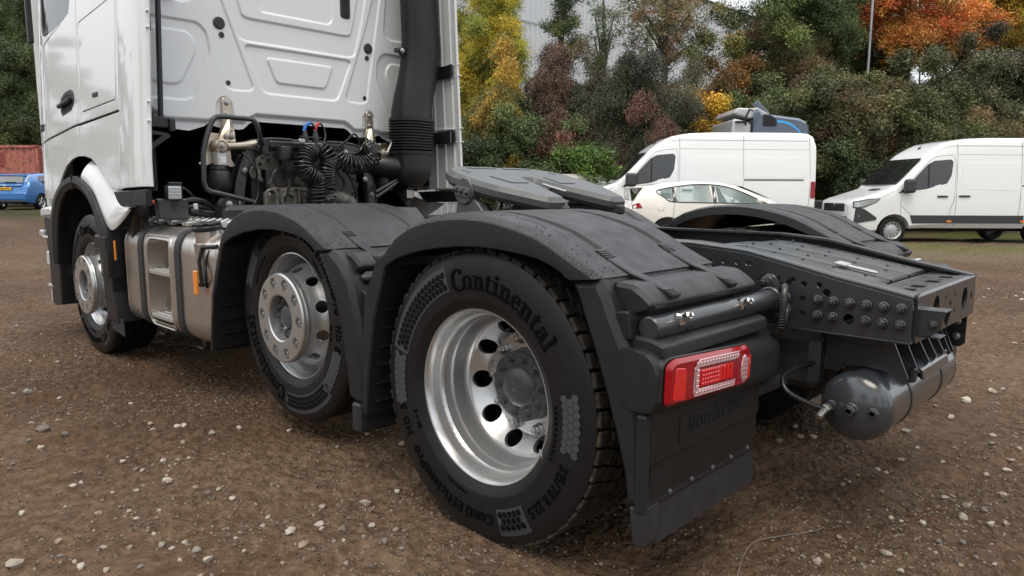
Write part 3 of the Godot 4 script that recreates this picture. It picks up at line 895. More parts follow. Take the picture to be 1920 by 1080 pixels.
func blue_car() -> void:
	var st := [[0.0, 0.36, 0.62, 0.70], [0.08, 0.26, 0.74, 0.80], [0.6, 0.22, 0.92, 0.88], [1.15, 0.22, 1.05, 0.90], [1.32, 0.22, 1.13, 0.90], [1.95, 0.22, 1.42, 0.90], [2.4, 0.22, 1.485, 0.90], [3.1, 0.22, 1.485, 0.90], [3.7, 0.22, 1.43, 0.895], [3.86, 0.24, 1.38, 0.885], [4.06, 0.26, 1.12, 0.88], [4.16, 0.28, 0.98, 0.87], [4.26, 0.30, 0.94, 0.86], [4.34, 0.36, 0.62, 0.80]]
	var side := func(y): return 0.95 + 0.05 * smoothstep(0.25, 0.6, y) - 0.02 * smoothstep(0.9, 1.0, y) - 0.23 * smoothstep(0.98, 1.5, y)
	var yaw := deg_to_rad(1.0)
	var fwd := AHEAD.rotated(Vector3.UP, yaw)
	var b := Basis(-fwd, Vector3.UP, -fwd.cross(Vector3.UP))
	b = Basis(-fwd, Vector3.UP, (-fwd).cross(Vector3.UP))
	var tail := yard(-20.0, 28.2)
	var pos := tail + fwd * 4.34
	pos.y = lie(tail.x, tail.z)
	var n := node("blue_hatchback", self, Transform3D(b, pos))
	tag(n, "bright blue hatchback with yellow number plate, seen from behind by the red container", "car")
	part("body", await cut(car_body(st, side), wheel_cuts([0.85, 3.49], 0.315, 0.365, 0.90)), M.blue_paint, n, 30)
	for x in [0.85, 3.49]:
		for s in [1.0, -1.0]: car_wheel(n, Vector3(x, 0.315, s * 0.88), 0.315, 5, false)
	laid("side_window", [1.6, 1.0, 2.5, 1.02, 2.5, 1.39, 2.2, 1.37], st, side, 0.004, M.dark_glass, n, true, 0.04)
	laid("side_window", [2.58, 1.02, 3.2, 1.05, 3.45, 1.15, 3.5, 1.25, 3.3, 1.37, 2.58, 1.39], st, side, 0.004, M.dark_glass, n, true, 0.05)
	var rear := func(y): return 3.86 + 0.5 * (1.38 - y) / 0.52 if y > 0.98 else 4.26
	part("rear_window", Geo.new().prism(rounded(V2([-0.60, 0.0, 0.60, 0.0, 0.52, 0.30, -0.52, 0.30]), 0.05, 4), 0.0, 0.02, Transform3D(Basis(Vector3(0, 0, -1), Vector3(-0.56, 0.83, 0), Vector3(0.83, 0.56, 0)), Vector3(4.105, 1.075, 0)), 0.006), M.painted_sheen_glass, n)
	part("wiper", Geo.new().box(Vector3(4.125, 1.10, -0.1), Vector3(0.03, 0.03, 0.45), 0.01), M.black_plastic, n)
	for s in [1.0, -1.0]:
		part("tail_lamp", Geo.new().prism(rounded(V2([-0.055, 0.0, 0.055, 0.03, 0.075, 0.33, 0.0, 0.34]), 0.03, 3), 0.0, 0.03, Transform3D(Basis(Vector3(0, 0, -1), Vector3(-0.56, 0.83, 0), Vector3(0.83, 0.56, 0)), Vector3(4.085, 1.075, s * 0.67)), 0.01), M.lamp_lens, n)
		part("reflector", Geo.new().box(Vector3(4.335, 0.50, s * 0.62), Vector3(0.03, 0.06, 0.22), 0.015), M.lens_red, n)
	part("bumper", Geo.new().box(Vector3(4.29, 0.55, 0), Vector3(0.14, 0.34, 1.64), 0.06), M.blue_paint, n)
	part("valance", Geo.new().box(Vector3(4.28, 0.36, 0), Vector3(0.14, 0.14, 1.5), 0.04), M.van_trim, n)
	part("tailgate_ledge", Geo.new().prism(rounded(V2([4.10, 1.06, 4.33, 0.985, 4.33, 0.94, 4.15, 0.93]), 0.02, 3), -0.62, 0.62, Transform3D(), 0.015), M.blue_paint, n)
	part("number_plate", Geo.new().box(Vector3(4.345, 0.845, 0.0), Vector3(0.014, 0.115, 0.52), 0.004), M.plate_yellow, n)
	var tm := TextMesh.new()
	var f := SystemFont.new()
	f.font_names = PackedStringArray(["Droid Sans"])
	f.font_weight = 700
	tm.text = "PL09 FVX"
	tm.font = f
	tm.font_size = 32
	tm.pixel_size = 0.0030
	tm.depth = 0.004
	put("plate_lettering", Geo.new().add_mesh(tm, Transform3D(Basis(Vector3(0, 0, -1), Vector3(0, 1, 0), Vector3(1, 0, 0)), Vector3(4.353, 0.845, 0))).mesh(20), M.print_black, n)
	part("badge", Geo.new().prism(rrect(0.13, 0.05, 0.025), 0.0, 0.012, Transform3D(Basis(Vector3(0, 0, -1), Vector3(0, 1, 0), Vector3(1, 0, 0)), Vector3(4.332, 0.962, 0)), 0.004), M.chrome, n)
	part("roof_edge", Geo.new().prism(rounded(V2([3.62, 1.445, 3.92, 1.40, 3.95, 1.375, 3.9, 1.36, 3.65, 1.39]), 0.01, 3), -0.60, 0.60, Transform3D(), 0.012), M.blue_paint, n)
	part("high_brake_lamp", Geo.new().box(Vector3(3.945, 1.372, 0), Vector3(0.02, 0.022, 0.26), 0.006), M.lens_red, n)

func dark_truck() -> void:
	var across := Basis(RIGHT, Vector3.UP, -AHEAD)
	var n := node("dark_truck", self, Transform3D(across, yard(6.42, 22.4, 0.0)))
	tag(n, "dark slate-blue truck cab with a raised roof visor, only its top showing over the van", "truck")
	var body := rounded(V2([0.57, 0.6, 2.30, 0.6, 2.30, 2.95, 2.20, 3.19, 1.98, 3.29, 1.18, 3.39, 0.89, 3.41, 0.86, 3.50, 0.72, 3.57, 0.66, 3.45]), 0.05, 3)
	part("cab", Geo.new().prism(body, -1.2, 1.2, Transform3D(), 0.07), M.slate_paint, n, 34)
	part("cab_front", Geo.new().prism(rounded(V2([-0.12, 0.6, 0.60, 0.6, 0.60, 3.10, 0.45, 3.20, 0.10, 3.28, 0.05, 3.22]), 0.05, 3), -1.15, 1.15, Transform3D(), 0.06), M.silver_paint, n, 34)
	part("windscreen", Geo.new().prism(V2([-0.135, 1.7, -0.09, 1.7, 0.03, 2.8, -0.015, 2.8]), -1.0, 1.0), M.dark_glass, n)
	part("door_window", Geo.new().prism(rounded(V2([0.2, 1.9, 1.0, 1.9, 0.95, 2.6, 0.28, 2.6]), 0.05, 3), 1.17, 1.225), M.dark_glass, n)
	part("sun_visor", Geo.new().prism(rounded(V2([0.10, 3.44, 0.20, 3.60, 0.62, 3.58, 0.78, 3.62, 1.16, 3.42, 0.88, 3.38, 0.58, 3.28]), 0.03, 3), -1.05, 1.05, Transform3D(), 0.04), M.silver_paint, n, 34)
	part("roof_flap", Geo.new().prism(V2([0.66, 3.70, 0.77, 3.83, 1.14, 3.46, 1.10, 3.42, 0.9, 3.50]), 0.9, 1.02, Transform3D(), 0.015), M.slate_paint, n)
	part("vent_frame", Geo.new().prism(rounded(V2([0.90, 3.06, 1.30, 3.05, 1.32, 3.16, 1.26, 3.30, 1.12, 3.38, 0.90, 3.40]), 0.06, 3), 1.15, 1.235, Transform3D(), 0.02), M.black_plastic, n)
	part("vent_mesh", Geo.new().prism(rounded(V2([0.95, 3.11, 1.24, 3.10, 1.24, 3.18, 1.20, 3.28, 1.08, 3.33, 0.95, 3.35]), 0.04, 3), 1.2, 1.240), M.void_black, n)
	var stripe := []
	for p in smooth_path([Vector3(1.32, 3.20, 0), Vector3(1.55, 3.17, 0), Vector3(1.75, 3.09, 0), Vector3(1.95, 2.94, 0), Vector3(2.1, 2.75, 0)], 4): stripe.append([Vector3(p.x, p.y + 0.035, 1.20), Vector3(p.x, p.y + 0.035, 1.207), Vector3(p.x, p.y - 0.035, 1.207), Vector3(p.x, p.y - 0.035, 1.20)])
	part("blue_stripe", Geo.new().loft(stripe, true, true), M.sky_blue, n)
	part("mirror_arm", Geo.new().tube([Vector3(0.42, 3.10, 1.15), Vector3(0.35, 3.28, 1.32), Vector3(0.45, 3.52, 1.34), Vector3(0.55, 3.48, 1.34)], 0.03, 8), M.black_plastic, n)
	part("mirror_arm", Geo.new().box(Vector3(0.22, 3.17, 1.25), Vector3(0.28, 0.06, 0.14), 0.02), M.black_plastic, n)
	part("chassis", Geo.new().box(Vector3(2.4, 0.75, 0), Vector3(5.0, 0.3, 0.9), 0.04), M.dark_iron, n)
	for x in [0.9, 4.4]:
		for s in [1.0, -1.0]: car_wheel(n, Vector3(x, 0.5, s * 1.15), 0.5, 8, true)

# ---------------------------------------------------------------- buildings, container, trees
func build_background() -> void:
	# warehouse clad in upright ribbed sheets, running off to the right
	var a := yard(-6.0, 29.0)
	var b := yard(17.5, 52.0)
	var dir := (b - a).normalized()
	var out := dir.cross(Vector3.UP)
	if out.dot(AHEAD) > 0: out = -out
	var L := a.distance_to(b)
	var wt := Transform3D(Basis(dir, Vector3.UP, dir.cross(Vector3.UP)), a)
	var w := node("warehouse", self, wt)
	tag(w, "pale grey warehouse with ribbed metal cladding behind the trees", "warehouse")
	var s: float = signf(out.dot(dir.cross(Vector3.UP)))
	part("wall_core", Geo.new().box(Vector3(L / 2, 6.5, -s * 6.0), Vector3(L, 13.0, 11.9)), M.cladding, w)
	var n := int(L / 1.05)
	for k in n:   # one sheet of cladding, with its ribs
		var x0 := L * k / n
		var x1 := L * (k + 1) / n
		var g := Geo.new()
		g.box(Vector3((x0 + x1) / 2, 6.5, s * 0.0), Vector3(x1 - x0 - 0.012, 13.0, 0.05))
		for j in 3:
			var x := lerpf(x0, x1, (j + 0.25) / 3.0)
			g.prism(V2([x - 0.055, 0.0, x - 0.03, 0.055, x + 0.03, 0.055, x + 0.055, 0.0]), 0.0, 13.0, Transform3D(Basis(Vector3(1, 0, 0), Vector3(0, 0, s), Vector3(0, 1, 0)), Vector3(0, 0, s * 0.025)))
		part("cladding_sheet", g, M.cladding, w)
	for y in [4.6, 9.2]: part("flashing", Geo.new().box(Vector3(L / 2, y, s * 0.085), Vector3(L, 0.07, 0.02)), M.galvanised, w)
	part("roof", Geo.new().prism(V2([-0.3, 13.0, 12.3, 13.0, 6.0, 14.2]), 0.0, L, Transform3D(Basis(Vector3(0, 0, -s), Vector3(0, 1, 0), Vector3(1, 0, 0)), Vector3.ZERO)), M.galvanised, w)
	# shipping containers at the far left
	container(yard(-26.6, 33.2), deg_to_rad(-3.0), "rust-red shipping container behind the blue car, with white numbers on its end", true)
	container(yard(-22.35, 33.6), deg_to_rad(-14.0), "darker red shipping container beside the rusty one, partly behind the white cab", false)
	# lamp post
	var p := yard(13.1, 27.0)
	var lp := node("lamp_post", self, Transform3D(Basis(), Vector3(p.x, 0, p.z)))
	tag(lp, "grey steel lamp post standing in front of the orange trees", "lamp post")
	part("post", Geo.new().cyl(Vector3(0, 0, 0), Vector3(0, 10.5, 0), 0.056, 14, 0.0, 0.036), M.galvanised, lp)
	part("base_plate", Geo.new().cyl(Vector3(0, 0, 0), Vector3(0, 0.9, 0), 0.12, 14, 0.01), M.galvanised, lp)
	part("lantern", Geo.new().box(Vector3(0.35, 10.5, 0), Vector3(0.9, 0.12, 0.26), 0.05), M.galvanised, lp)
	foliage()

func container(at: Vector3, yaw: float, label: String, marked: bool) -> void:
	var n := node("shipping_container", self, Transform3D(Basis(Vector3.UP, yaw) * Basis(RIGHT, Vector3.UP, -AHEAD), Vector3(at.x, 0.52, at.z)))
	tag(n, label, "container")
	var W := 4.9
	var paint: Material = M.container_red if marked else M.container_dark
	part("shell", Geo.new().box(Vector3(W / 2, 1.3, -1.22), Vector3(W - 0.1, 2.5, 2.3), 0.02), paint, n)
	var g := Geo.new()
	var x := 0.12
	while x < W - 0.2:
		g.prism(V2([x, -0.02, x + 0.035, 0.025, x + 0.105, 0.025, x + 0.14, -0.02]), 0.12, 2.48, Transform3D(Basis(Vector3(1, 0, 0), Vector3(0, 0, 1), Vector3(0, 1, 0)), Vector3(0, 0, -0.055)))
		x += 0.28
	struct(part("corrugation", g, paint, n), "stuff")
	for q in [0.06, W - 0.06]: part("corner_post", Geo.new().box(Vector3(q, 1.3, -0.06), Vector3(0.13, 2.58, 0.13), 0.015), paint, n)
	for y in [0.07, 2.53]: part("rail", Geo.new().box(Vector3(W / 2, y, -0.04), Vector3(W - 0.2, 0.12, 0.10), 0.012), paint, n)
	for q in [0.06, W - 0.06]:
		for y in [0.06, 2.54]: part("corner_casting", Geo.new().box(Vector3(q, y, -0.05), Vector3(0.18, 0.12, 0.17), 0.01), M.container_dark if marked else M.bark, n)
	if marked:
		part("painted_panel", Geo.new().box(Vector3(2.2, 1.95, -0.028), Vector3(2.2, 0.62, 0.008)), M.container_dark, n)
		for q in [["232358 0", 2.62, 1.75, 0.0032], ["45", 2.72, 1.20, 0.0042], ["G1", 2.72, 0.88, 0.0042]]:
			var tm := TextMesh.new()
			var f := SystemFont.new()
			f.font_names = PackedStringArray(["Droid Sans"])
			f.font_weight = 700
			tm.text = q[0]
			tm.font = f
			tm.font_size = 32
			tm.pixel_size = q[3] * 1.5
			tm.depth = 0.004
			put("lettering", Geo.new().add_mesh(tm, T(q[1], q[2], -0.020)).mesh(20), M.print_white, n)

func leaf_clump(sd: int, kind: String) -> ArrayMesh:
	var r := RandomNumberGenerator.new()
	r.seed = sd
	var pos := PackedVector3Array()
	var nor := PackedVector3Array()
	var col := PackedColorArray()
	var count: int = {"leaf": 30, "droop": 34, "fine": 40}[kind]
	for k in count:
		var c := Vector3(r.randf_range(-1, 1), r.randf_range(-1, 1), r.randf_range(-1, 1))
		if c.length() > 1.0: c = c.normalized() * r.randf()
		var d := Vector3(r.randf_range(-1, 1), r.randf_range(-0.9, 0.5), r.randf_range(-1, 1)).normalized()
		var l := r.randf_range(0.20, 0.34)
		var w := l * 0.55
		if kind == "droop":   # leaves strung along hanging twigs
			var tw := k % 4
			c = Vector3(cos(tw * 1.7) * 0.35, 0.7 - (k / 4) * 0.22, sin(tw * 1.7) * 0.35) + Vector3(r.randf_range(-0.14, 0.14), r.randf_range(-0.1, 0.1), r.randf_range(-0.14, 0.14)) + Vector3(cos(tw * 1.7), 0, sin(tw * 1.7)) * 0.05 * (k / 4)
			d = (Vector3(r.randf_range(-1, 1), -0.8, r.randf_range(-1, 1))).normalized()
			l = r.randf_range(0.16, 0.26); w = l * 0.5
		elif kind == "fine":
			l = r.randf_range(0.22, 0.34); w = l * 0.26
		var sx := d.cross(Vector3(r.randf_range(-1, 1), r.randf_range(-1, 1), r.randf_range(-1, 1))).normalized()
		var u := sx.cross(d)
		var a := c
		var e := c + d * l
		var m := c + d * l * 0.45 + u * l * 0.10
		var q := [a, m + sx * w * 0.5, e, m - sx * w * 0.5]
		var shade := r.randf_range(0.75, 1.2)
		for i in [0, 1, 2, 0, 2, 3]:
			pos.append(q[i]); nor.append(u); col.append(Color(shade, shade, shade))
	var ar := []
	ar.resize(Mesh.ARRAY_MAX)
	ar[Mesh.ARRAY_VERTEX] = pos; ar[Mesh.ARRAY_COLOR] = col
	var o := ArrayMesh.new()
	o.add_surface_from_arrays(Mesh.PRIMITIVE_TRIANGLES, ar)
	return o

const LEAVES := {
	"yellowgreen": [Color(0.20, 0.21, 0.035), Color(0.30, 0.26, 0.03), Color(0.13, 0.16, 0.035), Color(0.36, 0.29, 0.04)],
	"oliveyellow": [Color(0.115, 0.105, 0.028), Color(0.16, 0.135, 0.03), Color(0.075, 0.085, 0.026), Color(0.33, 0.20, 0.03)],
	"brownred": [Color(0.075, 0.045, 0.035), Color(0.11, 0.07, 0.05), Color(0.06, 0.035, 0.03), Color(0.10, 0.085, 0.05)],
	"green": [Color(0.06, 0.085, 0.025), Color(0.085, 0.11, 0.03), Color(0.045, 0.068, 0.024), Color(0.11, 0.12, 0.035)],
	"green2": [Color(0.042, 0.075, 0.032), Color(0.055, 0.09, 0.035), Color(0.035, 0.058, 0.028)],
	"greygreen": [Color(0.085, 0.105, 0.07), Color(0.11, 0.125, 0.08), Color(0.06, 0.08, 0.05)],
	"sparse": [Color(0.10, 0.105, 0.04), Color(0.14, 0.12, 0.045), Color(0.07, 0.08, 0.04), Color(0.17, 0.10, 0.05)],
	"darkmix": [Color(0.050, 0.056, 0.034), Color(0.062, 0.066, 0.042), Color(0.10, 0.045, 0.03), Color(0.036, 0.042, 0.028), Color(0.075, 0.07, 0.04)],
	"midgreen": [Color(0.060, 0.085, 0.030), Color(0.08, 0.105, 0.036), Color(0.045, 0.065, 0.026)],
	"redbrown": [Color(0.11, 0.048, 0.034), Color(0.085, 0.045, 0.03), Color(0.06, 0.05, 0.03)],
	"ivy": [Color(0.075, 0.125, 0.026), Color(0.06, 0.10, 0.024), Color(0.10, 0.15, 0.035)],
	"darkgreen": [Color(0.042, 0.062, 0.024), Color(0.055, 0.075, 0.026), Color(0.032, 0.046, 0.020)],
	"rust": [Color(0.16, 0.075, 0.028), Color(0.20, 0.10, 0.03), Color(0.10, 0.07, 0.03)],
	"yellow": [Color(0.36, 0.25, 0.025), Color(0.28, 0.21, 0.028), Color(0.42, 0.26, 0.03)],
	"tan": [Color(0.115, 0.10, 0.045), Color(0.09, 0.095, 0.035), Color(0.15, 0.105, 0.05)],
	"olive": [Color(0.070, 0.078, 0.028), Color(0.088, 0.092, 0.032), Color(0.052, 0.058, 0.024)],
	"olive2": [Color(0.10, 0.11, 0.036), Color(0.082, 0.092, 0.032), Color(0.065, 0.07, 0.028)],
	"olivetan": [Color(0.075, 0.080, 0.03), Color(0.105, 0.085, 0.035), Color(0.05, 0.055, 0.024), Color(0.088, 0.055, 0.03)],
	"oliverough": [Color(0.066, 0.070, 0.032), Color(0.05, 0.056, 0.026), Color(0.09, 0.08, 0.036)],
	"darkbrown": [Color(0.052, 0.048, 0.028), Color(0.07, 0.06, 0.032), Color(0.04, 0.04, 0.024)],
	"orange": [Color(0.40, 0.165, 0.04), Color(0.38, 0.19, 0.04), Color(0.42, 0.12, 0.045), Color(0.28, 0.16, 0.04)],
	"orangeyellow": [Color(0.32, 0.18, 0.035), Color(0.28, 0.20, 0.04), Color(0.33, 0.13, 0.04), Color(0.14, 0.12, 0.035)],
	"yellowred": [Color(0.32, 0.24, 0.03), Color(0.36, 0.14, 0.04), Color(0.25, 0.20, 0.035)],
	"dark": [Color(0.034, 0.040, 0.020), Color(0.045, 0.048, 0.024)],
	"lefthedge": [Color(0.058, 0.082, 0.028), Color(0.075, 0.10, 0.034), Color(0.042, 0.06, 0.024)],
	"lefttop": [Color(0.12, 0.115, 0.04), Color(0.16, 0.135, 0.05), Color(0.085, 0.095, 0.036)],
}

func foliage() -> void:
	rng.seed = 77
	var clumps := {}
	for k in ["leaf", "droop", "fine"]: clumps[k] = leaf_clump(k.length() + 40, k)
	var list := [
		["tree", -1.06, 27.00, 2.29, 9.31, 1.45, "yellowgreen", "fine", 1.0, "pale yellow-green tree beside the far white cab fairing"],
		["shrub", -0.40, 25.00, 1.47, 5.47, 1.34, "oliveyellow", "droop", 1.0, "weeping olive-yellow shrub with an orange tip, left of the brown bush"],
		["shrub", 1.51, 26.00, 3.38, 6.58, 1.27, "brownred", "droop", 1.0, "dark reddish-brown bush standing against the grey warehouse wall"],
		["tree", 1.87, 28.50, 4.61, 9.76, 0.83, "green", "leaf", 0.6, "narrow green tree rising behind the reddish-brown bush"],
		["tree", 3.32, 27.00, 3.66, 8.95, 0.66, "greygreen", "leaf", 0.18, "slender young grey-green tree with few leaves before the warehouse"],
		["tree", 5.90, 28.50, 5.42, 9.76, 2.43, "sparse", "leaf", 0.16, "thinly leaved tree whose branches show against the warehouse wall"],
		["shrub", 4.45, 25.00, 1.57, 5.82, 2.28, "darkmix", "droop", 1.35, "big dark weeping shrub with red berries behind the first white van"],
		["shrub", 0.70, 24.00, 1.25, 3.81, 1.37, "midgreen", "leaf", 1.0, "mid-green bush low under the reddish-brown bush"],
		["shrub", 1.59, 23.50, 2.06, 3.57, 0.69, "redbrown", "droop", 0.9, "small red-brown drooping bush in front of the mid-green bush"],
		["shrub", 2.29, 23.00, 1.25, 2.86, 0.90, "ivy", "leaf", 1.0, "bright green ivy mound left of the first white van"],
		["shrub", -1.32, 24.00, 1.25, 3.30, 0.98, "darkgreen", "leaf", 1.0, "dark green bush right beside the truck's far fairing"],
		["tree", 10.29, 28.00, 3.14, 9.80, 2.68, "green", "leaf", 1.0, "tall mid-green tree between the warehouse and the orange tree"],
		["tree", 12.82, 29.50, 3.67, 9.87, 1.39, "green2", "leaf", 0.9, "deep green tree touching the left side of the orange tree"],
		["shrub", 7.92, 26.50, 4.18, 6.28, 0.99, "rust", "leaf", 0.8, "rust-brown bush above the dark blue truck roof"],
		["shrub", 6.55, 24.50, 2.86, 4.79, 0.60, "yellow", "leaf", 0.9, "small golden yellow bush left of the dark blue truck roof"],
		["shrub", 8.50, 26.00, 2.06, 5.05, 1.18, "midgreen", "leaf", 1.0, "green bush right behind the dark blue truck roof"],
		["shrub", 10.79, 26.50, 2.94, 6.54, 1.42, "tan", "fine", 1.0, "tan and green feathery bush below the tall mid-green tree"],
		["shrub", 9.33, 24.50, 1.38, 4.83, 1.59, "olive", "leaf", 1.0, "olive bush behind the tail end of the first white van"],
		["shrub", 11.03, 24.00, 0.58, 5.30, 1.52, "olivetan", "leaf", 1.2, "broad olive and tan bush between the two white vans"],
		["tree", 15.54, 29.00, 5.19, 10.31, 2.59, "orange", "leaf", 0.8, "bright orange-red tree at the upper right"],
		["tree", 14.18, 30.00, 4.58, 10.22, 1.37, "orangeyellow", "leaf", 0.7, "orange and yellow tree beside the grey lamp post"],
		["tree", 20.10, 30.50, 6.36, 10.78, 1.98, "yellowred", "leaf", 0.7, "yellow tree with red twigs in the top right corner"],
		["shrub", 13.19, 24.50, 1.47, 5.38, 1.83, "olive", "leaf", 1.2, "olive bush above the bonnet of the second white van"],
		["shrub", 16.14, 26.00, 2.44, 6.04, 1.94, "oliverough", "leaf", 1.1, "large rough olive bush under the orange tree"],
		["shrub", 18.24, 26.50, 2.46, 6.83, 1.51, "darkbrown", "leaf", 1.0, "dark brown-green bush at the right edge of the picture"],
		["shrub", 14.60, 24.00, 1.99, 3.97, 1.52, "olive2", "leaf", 1.0, "light olive bush over the roof of the second white van"],
		["shrub", 16.47, 23.80, 1.98, 4.11, 1.20, "tan", "fine", 0.9, "tan twiggy bush low at the right edge of the picture"],
		["shrub", 11.11, 22.80, 0.52, 2.75, 1.15, "darkgreen", "leaf", 0.9, "low dark green bush in the gap between the white vans"],
		["shrub", 7.41, 27.00, 1.89, 4.53, 1.32, "dark", "leaf", 0.9, "very dark green bush behind the golden yellow bush"],
		["shrub", 3.43, 27.50, 1.40, 4.00, 1.34, "darkgreen", "leaf", 0.9, "dark green bush behind the ivy mound"],
		["tree", -26.54, 39.00, 1.49, 12.66, 1.58, "lefthedge", "leaf", 1.2, "dense dark green tree behind the red container, at the left edge"],
		["tree", -24.33, 38.00, 1.48, 11.85, 1.36, "lefthedge", "leaf", 1.2, "dense green tree behind the container, nearest the white cab"],
		["tree", -30.23, 42.00, 1.98, 14.40, 1.71, "lefttop", "leaf", 1.2, "tall yellowish-green tree at the upper left"],
		["tree", -29.05, 44.00, 7.72, 16.21, 1.79, "lefttop", "leaf", 1.0, "pale yellow-brown treetop over the dense green tree"],
		["shrub", 16.71, 30.00, 1.75, 7.50, 2.68, "dark", "leaf", 1.2, "dark thicket under the bright orange-red tree, behind the olive bushes"],
		["shrub", 20.60, 31.00, 1.77, 8.01, 2.27, "olivetan", "leaf", 1.2, "tan thicket under the yellow treetop at the right"],
		["shrub", 13.04, 30.00, 1.75, 7.12, 2.19, "darkgreen", "leaf", 1.2, "dark green thicket left of the grey lamp post"],
		["shrub", 10.13, 29.00, 1.73, 6.11, 1.89, "darkgreen", "leaf", 1.1, "dark green thicket at the right end of the warehouse"],
		["shrub", 7.03, 29.00, 1.52, 4.15, 1.89, "darkmix", "leaf", 1.1, "grey-green thicket at the foot of the warehouse wall"],
		["shrub", -25.31, 37.00, 1.61, 7.47, 2.10, "lefthedge", "leaf", 1.2, "dense dark hedge right above the red container"],
		["shrub", -23.55, 37.00, 1.61, 9.02, 1.50, "lefthedge", "leaf", 1.2, "dense dark hedge touching the white cab's front edge"],
		["shrub", 0.00, 26.00, 1.39, 4.31, 1.27, "olive", "leaf", 1.0, "olive bush between the yellow-green tree and the reddish-brown bush"],
		["shrub", 2.76, 27.00, 1.50, 5.20, 1.14, "midgreen", "fine", 1.0, "feathery green bush right of the reddish-brown bush"],
		["shrub", 6.68, 27.00, 1.70, 5.77, 1.01, "olive2", "leaf", 0.9, "light olive bush right of the big dark weeping shrub"],
		["shrub", 9.55, 27.50, 2.31, 7.01, 1.34, "olivetan", "leaf", 0.9, "olive and tan bush before the tall mid-green tree"],
	]
	for a in list: plant(clumps, a[0], a[1], a[2], a[3], a[4], a[5], a[6], a[7], a[8], a[9])
	# the trees left of the frame that the white cab side mirrors
	var k := 0
	for q in [[-33.0, 27.0, 11.0, 3.2], [-38.5, 22.0, 9.0, 3.0], [-44.0, 30.0, 12.0, 3.4], [-29.5, 33.0, 9.5, 2.6], [-24.0, -8.0, 10.0, 3.2], [-15.0, -17.0, 11.5, 3.6], [-5.0, -21.0, 10.0, 3.4], [6.0, -20.0, 12.0, 3.8], [16.0, -16.0, 10.5, 3.4], [-31.0, 4.0, 10.5, 3.2]]:
		plant(clumps, "tree", q[0], q[1], 0.6, q[2], q[3], "lefthedge", "leaf", 0.6, ["broad dark green tree off to the left that the cab door mirrors", "broad green tree off to the far left, mirrored in the door", "tall green tree farthest off to the left", "green tree standing left of the red container", "tree behind the photographer on the left, mirrored in the van windows", "round tree behind the photographer, left of the middle", "tree straight behind the photographer, mirrored in the windscreens", "tallest tree behind the photographer", "tree behind the photographer on the right", "dark tree level with the photographer, far to the left"][k])
		k += 1
	# bare sapling before the warehouse wall
	var p := yard(0.05, 26.0)
	var sp := node("sapling", self, Transform3D(Basis(), p))
	tag(sp, "bare leafless sapling before the warehouse wall, left of the brown bush", "sapling")
	var trunk := [Vector3(0, 0, 0), Vector3(-0.05, 2.5, 0), Vector3(0.05, 4.6, 0.02), Vector3(-0.12, 6.2, 0.0), Vector3(-0.22, 7.3, 0)]
	part("trunk", Geo.new().tube(smooth_path(trunk, 4), [0.05, 0.05, 0.05, 0.05, 0.045, 0.045, 0.04, 0.04, 0.04, 0.035, 0.035, 0.03, 0.03, 0.022, 0.016, 0.012, 0.006], 7), M.pale_bark, sp)
	for i in 13:
		var y := 4.2 + 0.23 * i
		var a := i * 2.4
		var l := rng.randf_range(0.3, 0.65)
		part("branch", Geo.new().tube([Vector3(-0.02, y, 0), Vector3(cos(a) * l * 0.5, y + l * 0.5, sin(a) * l * 0.5), Vector3(cos(a) * l, y + l * 0.9, sin(a) * l)], [0.012, 0.009, 0.004], 5), M.pale_bark, sp)

